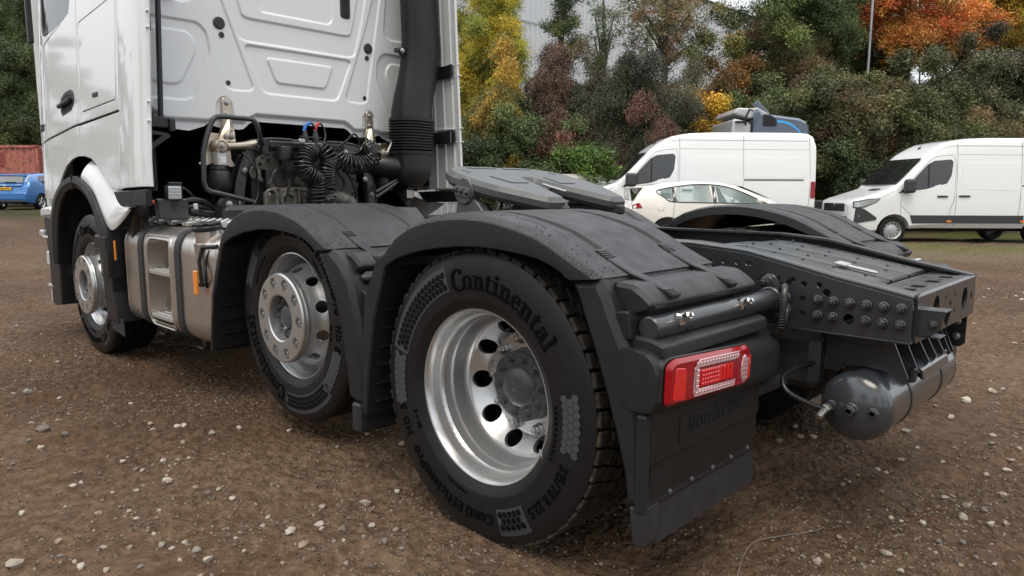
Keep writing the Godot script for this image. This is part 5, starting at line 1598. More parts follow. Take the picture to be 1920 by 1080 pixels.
	tb.prism(rounded(V2([0.625, 0.905, 0.660, 0.905, 0.725, 0.790, 0.715, 0.755, 0.675, 0.755, 0.655, 0.80, 0.640, 0.84]), 0.015), 0.421, 0.437, Transform3D(), 0.003)
	tb.cyl(Vector3(0.672, 0.826, 0.43), Vector3(0.672, 0.826, 0.50), 0.043, 22, 0.004)
	tb.prism(V2([0.652, 0.87, 0.668, 0.89, 0.684, 0.87]), 0.437, 0.475)
	part("tail_bar_bracket", tb, M.frame_paint, truck)
	var big := bolt_geo(0.017, 0.045).mesh(25)
	for q in [[0.641, 0.880], [0.698, 0.775], [0.702, 0.832]]:
		put("bracket_bolt", big, M.frame_paint, truck, T(q[0], q[1], 0.437))
	# air tank slung across behind the rear axle
	var tk := node("air_tank", truck)
	var ax := Transform3D(Basis(), Vector3(0.935, 0.487, 0.0))
	var pr := []
	for k in 9:
		var a := PI / 2 * k / 8.0
		pr.append(Vector2(0.113 * sin(a), -0.43 - 0.055 * cos(a)))
	for k in 9:
		var a := PI / 2 * k / 8.0
		pr.append(Vector2(0.113 * cos(a), 0.375 + 0.055 * sin(a)))
	part("tank_shell", Geo.new().lathe(pr, ax, 56), M.tank_paint, tk, 25)
	var seam := Geo.new()
	for z in [0.368, -0.425]: seam.lathe([Vector2(0.112, z - 0.007), Vector2(0.1145, z - 0.004), Vector2(0.1145, z + 0.004), Vector2(0.112, z + 0.007)], ax, 48)
	part("weld_seam", seam, M.tank_paint, tk)
	for z in [0.175, -0.215]:
		part("tank_strap", Geo.new().lathe([Vector2(0.112, z - 0.013), Vector2(0.1165, z - 0.012), Vector2(0.1165, z + 0.012), Vector2(0.112, z + 0.013)], ax, 48), M.frame_paint, tk)
		part("strap_clamp", Geo.new().box(Vector3(1.045, 0.575, z), Vector3(0.018, 0.05, 0.028), 0.004), M.frame_paint, tk)
	for q in [[-0.064, 0], [0.0, 0], [0.064, 0]]:
		var p := Vector3(0.935 + q[0], 0.487, 0.420 - 0.55 * q[0] * q[0] / 0.1)
		var g := Geo.new()
		g.lathe([Vector2(0, 0), Vector2(0.024, 0), Vector2(0.023, 0.012), Vector2(0.019, 0.015)], Transform3D(Basis(), p), 18)
		g.prism(hexpoly(0.0185), 0.012, 0.026, Transform3D(Basis(), p), 0.002)
		g.lathe([Vector2(0.0145, 0.025), Vector2(0.0145, 0.036), Vector2(0.009, 0.037), Vector2(0.009, 0.026), Vector2(0.0, 0.026)], Transform3D(Basis(), p), 16)
		part("tank_port", g, M.tank_paint, tk)
	var p0 := Vector3(0.871, 0.487, 0.45)
	part("elbow_fitting", Geo.new().prism(hexpoly(0.014), 0.0, 0.03, Transform3D(face(Vector3(0, 0, 1)), p0), 0.002).cyl(p0 + Vector3(0, 0, 0.028), p0 + Vector3(-0.002, -0.018, 0.075), 0.011, 10, 0.002), M.nut_steel, tk)
	part("air_hose", Geo.new().tube(smooth_path([p0 + Vector3(0, 0, 0.03), p0 + Vector3(-0.035, 0.015, 0.06), p0 + Vector3(-0.10, 0.05, 0.09), p0 + Vector3(-0.13, 0.085, 0.06), p0 + Vector3(-0.12, 0.105, -0.02), p0 + Vector3(-0.10, 0.11, -0.12)]), 0.009, 10), M.hose_black, tk)
	# saddle that hangs the tank under the frame: fins and a step plate
	var sd := node("tank_saddle", truck)
	for z in [0.29, 0.17, 0.05, -0.05, -0.15, -0.25, -0.30]:
		var deep: float = 0.10 if z in [0.05, -0.05, -0.15] else 0.06
		part("saddle_fin", Geo.new().prism(V2([0.86, 0.722, 1.0, 0.722, 1.06, 0.585 + (0.02 if deep > 0.08 else 0.0), 1.045, 0.565, 0.99, 0.60, 0.93, 0.605, 0.86, 0.60]), z - 0.003, z + 0.003), M.frame_paint, sd)
	part("saddle_plate", Geo.new().prism(V2([0.80, 0.722, 0.86, 0.722, 0.86, 0.60, 0.84, 0.575, 0.80, 0.575]), -0.30, 0.30), M.frame_paint, sd)
	var stp := []
	for z in [0.135, -0.20]:
		stp.append([Vector3(0.955, 0.622, z), Vector3(1.02, 0.612, z), Vector3(1.062, 0.585, z), Vector3(1.068, 0.555, z), Vector3(1.06, 0.553, z), Vector3(1.054, 0.58, z), Vector3(1.015, 0.604, z), Vector3(0.955, 0.614, z)])
	part("saddle_cover", Geo.new().loft(stp, true, true), M.tank_paint, sd, 30)
	# dark gear between the rails under the deck
	part("spring_hanger", Geo.new().box(Vector3(0.62, 0.60, 0.30), Vector3(0.34, 0.20, 0.10), 0.03), M.dark_iron, truck)
	part("stabiliser_bar", Geo.new().tube(smooth_path([Vector3(0.05, 0.42, 0.72), Vector3(0.55, 0.50, 0.70), Vector3(0.66, 0.52, 0.55), Vector3(0.66, 0.52, -0.55), Vector3(0.55, 0.50, -0.70), Vector3(0.05, 0.42, -0.72)]), 0.024, 12), M.dark_iron, truck)
	part("gearbox", Geo.new().box(Vector3(-2.45, 0.82, 0), Vector3(1.1, 0.5, 0.55), 0.12), M.dark_iron, truck)
	part("propeller_shaft", Geo.new().cyl(Vector3(-1.95, 0.75, 0), Vector3(-0.1, 0.55, 0), 0.06, 16), M.dark_iron, truck)
	# hanging bracket and tall canister at the far end of the crossmember
	part("hanger_plate", Geo.new().prism(V2([1.0, 0.745, 1.075, 0.745, 1.075, 0.60, 1.06, 0.585, 1.0, 0.585]), -0.405, -0.397).box(Vector3(1.0, 0.64, -0.42), Vector3(0.03, 0.2, 0.04), 0.005), M.black_plastic, truck)
	for y in [0.685, 0.625]:
		put("hanger_bolt", bolt_geo(0.011, 0.008).mesh(25), M.nut_steel, truck, T(1.045, y, -0.396))
	part("side_cover", Geo.new().box(Vector3(0.80, 0.755, -1.02), Vector3(0.19, 0.165, 0.46), 0.07), M.guard_plastic, truck)
	part("side_canister", Geo.new().lathe([Vector2(0, 0.44), Vector2(0.05, 0.44), Vector2(0.075, 0.455), Vector2(0.08, 0.48), Vector2(0.08, 0.64), Vector2(0.077, 0.645), Vector2(0.08, 0.65), Vector2(0.08, 0.86), Vector2(0, 0.86)], Transform3D(Basis(Vector3.RIGHT, -PI / 2), Vector3(0.955, 0.0, -0.47)), 26), M.frame_paint, truck)

const ARC_OUT := [-0.458, 0.950, -0.43, 0.982, -0.38, 1.028, -0.31, 1.066, -0.23, 1.091, -0.14, 1.107, -0.04, 1.113, 0.05, 1.110, 0.13, 1.100, 0.21, 1.083, 0.287, 1.061, 0.35, 1.034, 0.41, 1.003, 0.47, 0.974, 0.526, 0.948]
const ARC_IN := [-0.445, 0.903, -0.41, 0.923, -0.36, 0.944, -0.29, 0.964, -0.21, 0.981, -0.13, 0.993, -0.04, 1.002, 0.05, 1.006, 0.11, 1.005, 0.18, 1.001, 0.25, 0.994, 0.30, 0.987, 0.35, 0.972, 0.39, 0.955, 0.42, 0.936]

func mirrored(s: float) -> Transform3D:
	return Transform3D(Basis(Vector3(1, 0, 0), Vector3(0, 1, 0), Vector3(0, 0, s)), Vector3.ZERO)

# an arched mudguard over the axle at x0; s is +1 on the near side, -1 on the far side
func mudguard(x0: float, s: float, rear: bool, label: String) -> Node3D:
	var n := node("mudguard", truck)
	n.set_meta("label", label)
	var o := V2(ARC_OUT)
	var q := V2(ARC_IN)
	var rings := []
	var mt := mirrored(s)
	for i in o.size():
		var a := o[i]
		var b := q[i]
		var nrm := (a - b).normalized()
		var m := b.lerp(a, 0.80)
		var r := []
		var W := func(p: Vector2, z: float): return mt * Vector3(x0 + p.x, p.y, z)
		r.append(W.call(b + nrm * 0.004, 1.215))
		r.append(W.call(b, 1.245))
		r.append(W.call(b + nrm * 0.004, 1.251))
		r.append(W.call(b.lerp(a, 0.45), 1.253))
		r.append(W.call(m, 1.251))
		r.append(W.call(m + nrm * 0.004, 1.248))
		r.append(W.call(a - nrm * 0.003, 1.222))
		r.append(W.call(a + nrm * 0.001, 1.210))
		var deep := 0.0075 * smoothstep(0.0, 0.12, float(i) / o.size())
		for gz in [1.085, 0.745]:
			r.append(W.call(a + nrm * 0.004, gz + 0.030))
			r.append(W.call(a + nrm * 0.002, gz + 0.022))
			r.append(W.call(a + nrm * (0.003 - deep), gz + 0.016))
			r.append(W.call(a + nrm * (0.003 - deep), gz - 0.016))
			r.append(W.call(a + nrm * 0.002, gz - 0.022))
			r.append(W.call(a + nrm * 0.004, gz - 0.030))
		r.append(W.call(a + nrm * 0.003, 0.625))
		r.append(W.call(a - nrm * 0.006, 0.605))
		r.append(W.call(a - nrm * 0.045, 0.60))
		r.append(W.call(a - nrm * 0.045, 0.61))
		r.append(W.call(a - nrm * 0.018, 0.625))
		r.append(W.call(a - nrm * 0.018, 1.205))
		r.append(W.call(b + nrm * 0.012, 1.235))
		rings.append(r)
	if s > 0: rings.reverse()
	part("arch", Geo.new().loft(rings, true, true), M.guard_plastic, n, 30)
	# raindrops standing on the bevel and the top
	if s > 0:
		var dm := SphereMesh.new()
		dm.radius = 1.0; dm.height = 2.0; dm.radial_segments = 8; dm.rings = 4
		var drops := MultiMesh.new()
		drops.transform_format = MultiMesh.TRANSFORM_3D
		drops.mesh = dm
		drops.instance_count = 1700
		var rr := RandomNumberGenerator.new()
		rr.seed = 5 if rear else 6
		for i in drops.instance_count:
			var u := rr.randf() * (o.size() - 1.001)
			var k := int(u)
			var a := o[k].lerp(o[k + 1], u - k)
			var b := q[k].lerp(q[k + 1], u - k)
			var nrm := (a - b).normalized()
			var p := Vector3.ZERO
			var up := Vector3(nrm.x, nrm.y, 0.0)
			var pick := rr.randf()
			if pick < 0.62:
				var w := rr.randf()
				var lo := b.lerp(a, 0.80) + nrm * 0.004
				var hi := a - nrm * 0.003
				p = Vector3(lerpf(lo.x, hi.x, w), lerpf(lo.y, hi.y, w), lerpf(1.248, 1.222, w))
				up = (up + Vector3(0, 0, 0.7)).normalized()
			elif pick < 0.72:
				var w := rr.randf_range(0.05, 0.75)
				p = Vector3(lerpf(b.x, a.x, w), lerpf(b.y, a.y, w), 1.2525)
				up = Vector3(0, 0, 1)
			else:
				var z := 1.21 - 0.58 * pow(rr.randf(), 1.5)
				if absf(z - 1.085) < 0.03 or absf(z - 0.745) < 0.03: z = 1.15
				p = Vector3(a.x + nrm.x * 0.0035, a.y + nrm.y * 0.0035, z)
			var rad := 0.0010 + 0.0020 * pow(rr.randf(), 2.0)
			var bb := face(up).scaled_local(Vector3(rad * rr.randf_range(0.8, 1.6), rad * rr.randf_range(0.8, 1.4), rad * 0.55))
			drops.set_instance_transform(i, Transform3D(bb, Vector3(x0, 0, 0) + p))
		var dn := MultiMeshInstance3D.new()
		dn.name = "raindrops"
		dn.multimesh = drops
		dn.material_override = M.rain_water
		n.add_child(dn)
		struct(dn, "stuff")
	# the straps that clip the arch down, one in each groove, across the joint behind it
	var straps := [1.085, 0.745]
	for gz in straps:
		var st := []
		for p in [[0.405, 1.010], [0.46, 0.981], [0.53, 0.951], [0.575, 0.938], [0.60, 0.928], [0.64, 0.915], [0.665, 0.902]]:
			var v := Vector2(p[0], p[1])
			st.append([mt * Vector3(x0 + v.x, v.y + 0.001, gz + 0.022), mt * Vector3(x0 + v.x, v.y + 0.004, gz + 0.018), mt * Vector3(x0 + v.x, v.y + 0.004, gz - 0.018), mt * Vector3(x0 + v.x, v.y + 0.001, gz - 0.022), mt * Vector3(x0 + v.x, v.y - 0.010, gz - 0.022), mt * Vector3(x0 + v.x, v.y - 0.010, gz + 0.022)])
		if s > 0: st.reverse()
		part("strap", Geo.new().loft(st, true, true), M.dark_plastic, n)
		for k in 4:
			for e in [0.0, 1.0]:
				var v := Vector2(0.645, 0.925).lerp(Vector2(0.675, 0.910), k / 4.0) if e > 0.5 else Vector2(0.415, 1.005).lerp(Vector2(0.455, 0.985), k / 4.0)
				part("strap_tooth", Geo.new().box(mt * Vector3(x0 + v.x, v.y - (0.012 if e > 0.5 else 0.0), gz), Vector3(0.007, 0.010, 0.040), 0.001), M.black_plastic, n)
	# rear wall of the guard below the joint, with its hood
	var side: PackedVector2Array
	if rear: side = V2([0.423, 0.934, 0.447, 0.885, 0.47, 0.828, 0.512, 0.73, 0.549, 0.63, 0.588, 0.51, 0.618, 0.404, 0.626, 0.337, 0.682, 0.334, 0.670, 0.493, 0.657, 0.62, 0.645, 0.707, 0.612, 0.78, 0.580, 0.842, 0.553, 0.90, 0.524, 0.946])
	else: side = V2([0.423, 0.934, 0.47, 0.86, 0.545, 0.75, 0.585, 0.63, 0.612, 0.497, 0.632, 0.357, 0.690, 0.34, 0.738, 0.345, 0.735, 0.50, 0.715, 0.68, 0.66, 0.83, 0.60, 0.90, 0.524, 0.946])
	part("rear_wall", Geo.new().add(Geo.new().prism(side, 0.61, 1.249, Transform3D(), 0.020), mt * T(x0, 0, 0)), M.guard_plastic, n, 25)
	var hood := rounded(V2([0.53, 0.938, 0.60, 0.934, 0.648, 0.905, 0.668, 0.885, 0.655, 0.862, 0.60, 0.845, 0.55, 0.86]), 0.016, 4)
	part("hood", Geo.new().add(Geo.new().prism(hood, 0.575, 1.195, Transform3D(), 0.012), mt * T(x0, 0, 0)), M.guard_plastic, n, 25)
	if not rear:
		part("hood_pocket", Geo.new().add(Geo.new().box(Vector3(0.655, 0.835, 0.98), Vector3(0.06, 0.055, 0.42), 0.02), mt * T(x0, 0, 0)), M.black_plastic, n)
		part("hood_lip", Geo.new().add(Geo.new().prism(rounded(V2([0.60, 0.815, 0.69, 0.79, 0.72, 0.77, 0.72, 0.755, 0.60, 0.77]), 0.01, 3), 0.75, 1.20, Transform3D(), 0.006), mt * T(x0, 0, 0)), M.guard_plastic, n)
	# front wall
	var front: PackedVector2Array
	if rear: front = V2([-0.445, 0.905, -0.523, 0.698, -0.566, 0.483, -0.591, 0.307, -0.612, 0.312, -0.608, 0.55, -0.585, 0.78, -0.50, 0.93, -0.458, 0.951])
	else: front = V2([-0.449, 0.90, -0.498, 0.798, -0.582, 0.626, -0.638, 0.336, -0.660, 0.336, -0.610, 0.64, -0.53, 0.82, -0.462, 0.95])
	part("front_wall", Geo.new().add(Geo.new().prism(front, 0.61, 1.249, Transform3D(), 0.006), mt * T(x0, 0, 0)), M.guard_plastic, n, 25)
	for k in 7:   # stiffening ribs on the inside of the front wall
		var y := 0.36 + 0.075 * k
		var x := 0.0
		for i in range(3): 
			if y >= front[i + 1].y and y <= front[i].y: x = lerpf(front[i + 1].x, front[i].x, (y - front[i + 1].y) / (front[i].y - front[i + 1].y))
		part("wall_rib", Geo.new().add(Geo.new().box(Vector3(x + 0.004, y, 0.92), Vector3(0.016, 0.007, 0.58), 0.002), mt * T(x0, 0, 0)), M.dark_plastic, n)
	if rear: part("front_flap", Geo.new().add(Geo.new().box(Vector3((front[2].x if not rear else -0.60) - (0.06 if not rear else 0.035), 0.28, 0.93), Vector3(0.02, 0.11, 0.62), 0.004), mt * T(x0, 0, 0)), M.strip_rubber, n)
	if not rear:
		part("rear_flap", Geo.new().add(Geo.new().box(Vector3(0.700, 0.29, 0.94), Vector3(0.058, 0.115, 0.64), 0.008), mt * T(x0, 0, 0)), M.strip_rubber, n)
	return n

func mudguards() -> void:
	mudguard(0.0, 1.0, true, "black rear mudguard over the drive wheel, with the red tail light behind it")
	mudguard(-1.3456, 1.0, false, "black mudguard over the middle wheel, next to the fuel tank")
	mudguard(0.0, -1.0, true, "black rear mudguard on the far side, in front of the white cars")
	mudguard(-1.3456, -1.0, false, "black mudguard on the far side over the middle wheel")

func tail() -> void:
	for s in [1.0, -1.0]:
		var mt := mirrored(s)
		var n := node("tail_panel", truck)
		n.set_meta("label", "black tail panel with mudflap behind the " + ("near" if s > 0 else "far") + " drive wheel")
		var add := func(called: String, g: Geo, m: Material, deg := 30.0): return part(called, Geo.new().add(g, mt), m, n, deg)
		# round bar across the back of the guard, running in to the frame
		add.call("tail_bar", Geo.new().cyl(Vector3(0.656, 0.821, 1.200), Vector3(0.672, 0.826, 0.44), 0.0335, 28, 0.004), M.frame_paint)
		add.call("bar_recess", Geo.new().prism(rounded(V2([0.56, 0.86, 0.612, 0.868, 0.625, 0.79, 0.58, 0.785]), 0.01), 0.63, 1.232, Transform3D(), 0.004), M.dark_plastic)
		for z in [1.095, 0.735]:
			var c := Geo.new().box(Vector3(0.688, 0.838, z), Vector3(0.028, 0.036, 0.026), 0.006)
			c.prism(hexpoly(0.012), 0.0, 0.024, Transform3D(face(Vector3(0.8, 0.45, 0.0)), Vector3(0.698, 0.842, z)), 0.002)
			c.cyl(Vector3(0.705, 0.846, z), Vector3(0.727, 0.858, z), 0.006, 10)
			add.call("bar_clamp", c, M.chrome)
		for z in [1.055, 1.03, 0.79]: add.call("bar_hole", Geo.new().cyl(Vector3(0.680, 0.812, z), Vector3(0.6925, 0.812, z), 0.0065, 10), M.void_black)
		# stepped ledge under the bar, then the swelling that carries the lamp
		add.call("ledge", Geo.new().prism(rounded(V2([0.60, 0.802, 0.680, 0.797, 0.716, 0.785, 0.722, 0.748, 0.60, 0.735]), 0.008, 3), 0.60, 1.215, Transform3D(), 0.008), M.guard_plastic)
		var prof := rounded(V2([0.60, 0.765, 0.685, 0.762, 0.715, 0.742, 0.735, 0.710, 0.733, 0.622, 0.710, 0.594, 0.64, 0.60, 0.60, 0.62]), 0.022, 4)
		var rings := []
		for z in [[1.253, 0.0, 0.72], [1.250, 0.0, 0.86], [1.225, 0.0, 0.97], [1.19, 0.0, 1.0], [0.90, 0.0, 1.0], [0.57, 0.0, 1.0], [0.52, 0.0, 0.97], [0.488, 0.0, 0.86], [0.478, 0.0, 0.70]]:
			var r := []
			for p in prof: r.append(Vector3(0.60 + (p.x - 0.60) * z[2], 0.685 + (p.y - 0.685) * (0.90 + 0.1 * z[2]) + 0.058 * (z[0] - 1.10), z[0]))
			rings.append(r)
		rings.reverse()
		add.call("lamp_carrier", Geo.new().loft(rings, true, true), M.guard_plastic, 35.0)
		# flap: moulded plate with a sunk panel, its lower half set back, a rubber strip riveted below
		add.call("flap_plate", Geo.new().box(Vector3(0.678, 0.535, 0.90), Vector3(0.026, 0.165, 0.66), 0.006), M.dark_plastic)
		add.call("flap_lower", Geo.new().box(Vector3(0.672, 0.395, 0.885), Vector3(0.018, 0.145, 0.645), 0.004), M.dark_plastic)
		add.call("flap_side", Geo.new().box(Vector3(0.672, 0.46, 1.235), Vector3(0.034, 0.28, 0.032), 0.008), M.guard_plastic)
		add.call("name_panel", Geo.new().box(Vector3(0.6915, 0.519, 0.865), Vector3(0.004, 0.075, 0.43), 0.0015), M.dark_plastic)
		add.call("rubber_strip", Geo.new().box(Vector3(0.673, 0.27, 0.868), Vector3(0.012, 0.125, 0.60), 0.003), M.strip_rubber)
		add.call("rubber_corner", Geo.new().prism(rounded(V2([0.655, 0.228, 0.686, 0.228, 0.686, 0.334, 0.640, 0.334]), 0.006, 2), 1.165, 1.246, Transform3D(), 0.004), M.strip_rubber)
		for z in [1.105, 0.985, 0.86, 0.74, 0.625]:
			add.call("rivet", Geo.new().lathe([Vector2(0, 0), Vector2(0.009, 0), Vector2(0.0085, 0.004), Vector2(0.005, 0.007), Vector2(0, 0.008)], Transform3D(face(Vector3(1, 0, 0)), Vector3(0.681, 0.345, z)), 12), M.hub_paint)
		if s > 0:
			var tm := TextMesh.new()
			var f := SystemFont.new()
			f.font_names = PackedStringArray(["Droid Serif"])
			tm.text = "Mercedes Benz"
			tm.font = f
			tm.font_size = 48
			tm.pixel_size = 0.00105
			tm.depth = 0.003
			var b := Basis(Vector3(0, 0, -0.98), Vector3(0, 1.25, 0), Vector3(1, 0, 0))
			put("raised_lettering", Geo.new().add_mesh(tm, Transform3D(b, Vector3(0.694, 0.523, 0.858))).mesh(20), M.void_black, n)
		# ribbed conduit looped from the frame down behind the lamp
		add.call("conduit", Geo.new().tube(smooth_path([Vector3(0.70, 0.865, 0.46), Vector3(0.725, 0.875, 0.50), Vector3(0.735, 0.84, 0.525), Vector3(0.735, 0.78, 0.535), Vector3(0.72, 0.73, 0.54), Vector3(0.69, 0.70, 0.53)]), 0.0105, 10), M.hose_black)
		add.call("conduit", Geo.new().tube(smooth_path([Vector3(0.70, 0.79, 0.46), Vector3(0.735, 0.80, 0.50), Vector3(0.735, 0.75, 0.515), Vector3(0.70, 0.69, 0.51)]), 0.0105, 10), M.hose_black)
		for k in 11: add.call("conduit_ring", Geo.new().lathe([Vector2(0.0105, -0.003), Vector2(0.0128, -0.001), Vector2(0.0128, 0.001), Vector2(0.0105, 0.003)], Transform3D(Basis(Vector3.RIGHT, PI / 2), Vector3(0.7352, 0.835 - 0.009 * k, 0.5255 + 0.0014 * k)), 12), M.hose_black)
		tail_light(s)

func tail_light(s: float) -> void:
	var mt := mirrored(s)
	var n := node("tail_light", truck)
	n.set_meta("label", "red and clear tail light on the " + ("near" if s > 0 else "far") + " rear corner")
	var add := func(called: String, g: Geo, m: Material): return part(called, Geo.new().add(g, mt), m, n, 30.0)
	# local frame of the lens: across = -z, up = y leaning forward at the top
	var O := Vector3(0.718, 0.679, 1.005)
	var B := Basis(Vector3(1, 0, 0), -0.058) * Basis(Vector3(0, 0, -1), Vector3(0, 1, 0), Vector3(1, 0, 0))
	var t := Transform3D(B, O)
	var out := rounded(V2([-0.236, -0.058, -0.215, -0.066, 0.215, -0.066, 0.236, -0.050, 0.236, 0.050, 0.220, 0.064, -0.205, 0.066, -0.236, 0.050]), 0.022, 4)
	add.call("gasket", Geo.new().prism(out, -0.012, 0.010, t, 0.003), M.black_plastic)
	var red := PackedVector2Array()
	for p in out: red.append(p * Vector2(0.985, 0.95))
	add.call("lens", Geo.new().prism(red, 0.006, 0.030, t, 0.011), M.lens_red)
	add.call("side_reflector", Geo.new().prism(rounded(V2([-0.215, -0.045, -0.150, -0.050, -0.150, 0.035, -0.205, 0.042]), 0.01, 3), 0.029, 0.0325, t, 0.002), M.lens_bright_red)
	# faceted clear light guide, open on the inner side
	var c := V2([-0.105, -0.050, 0.115, -0.050, 0.135, -0.030, -0.085, -0.030, -0.085, 0.028, 0.125, 0.028, 0.150, 0.052, -0.085, 0.052, -0.110, 0.030, -0.112, -0.035])
	add.call("light_guide", Geo.new().prism(c, 0.0295, 0.034, t, 0.002), M.lens_facet)
	var fc := Geo.new()
	for k in 15:
		for y in [-0.040, 0.040]:
			var x := -0.10 + 0.0165 * k
			if y < 0 and x > 0.12: continue
			fc.prism(V2([x - 0.007, y - 0.007, x + 0.007, y - 0.004, x + 0.006, y + 0.007, x - 0.006, y + 0.006]), 0.033, 0.0385, t, 0.0035)
	for k in 4:
		var y := -0.022 + 0.0145 * k
		fc.prism(V2([-0.107, y - 0.006, -0.089, y - 0.005, -0.09, y + 0.006, -0.106, y + 0.006]), 0.033, 0.0385, t, 0.0035)
	struct(add.call("light_guide_facets", fc, M.lens_facet), "stuff")
	add.call("brake_lens", Geo.new().prism(rounded(V2([-0.078, -0.025, 0.115, -0.025, 0.115, 0.022, -0.078, 0.022]), 0.006, 2), 0.0295, 0.033, t, 0.002), M.lens_bright_red)
	var fb := Geo.new()
	for k in 7:
		for j in 4:
			var x := -0.068 + 0.0145 * k
			var y := -0.018 + 0.0115 * j
			fb.prism(V2([x - 0.006, y - 0.0045, x + 0.006, y - 0.0045, x + 0.007, y + 0.0045, x - 0.005, y + 0.0045]), 0.032, 0.037, t, 0.003)
	for k in 3: fb.prism(V2([0.048 + 0.022 * k, -0.021, 0.064 + 0.022 * k, -0.021, 0.064 + 0.022 * k, 0.019, 0.048 + 0.022 * k, 0.019]), 0.032, 0.0355, t, 0.003)
	struct(add.call("brake_lens_facets", fb, M.lens_bright_red), "stuff")
	var ov := PackedVector2Array()
	for k in 18: ov.append(Vector2(0.187 + 0.021 * cos(TAU * k / 18), -0.006 + 0.043 * sin(TAU * k / 18)))
	add.call("reversing_lens", Geo.new().prism(ov, 0.0285, 0.034, t, 0.003), M.lens_facet)
	var fo := Geo.new()
	for j in 5:
		for k in 2: fo.prism(V2([0.172 + 0.016 * k, -0.037 + 0.0135 * j, 0.184 + 0.016 * k, -0.037 + 0.0135 * j, 0.185 + 0.016 * k, -0.027 + 0.0135 * j, 0.173 + 0.016 * k, -0.027 + 0.0135 * j]), 0.033, 0.0375, t, 0.0035)
	struct(add.call("reversing_lens_facets", fo, M.lens_facet), "stuff")
	add.call("end_reflector", Geo.new().box(Vector3(0.222, -0.004, 0.029), Vector3(0.012, 0.07, 0.006), 0.002, t), M.lens_bright_red)

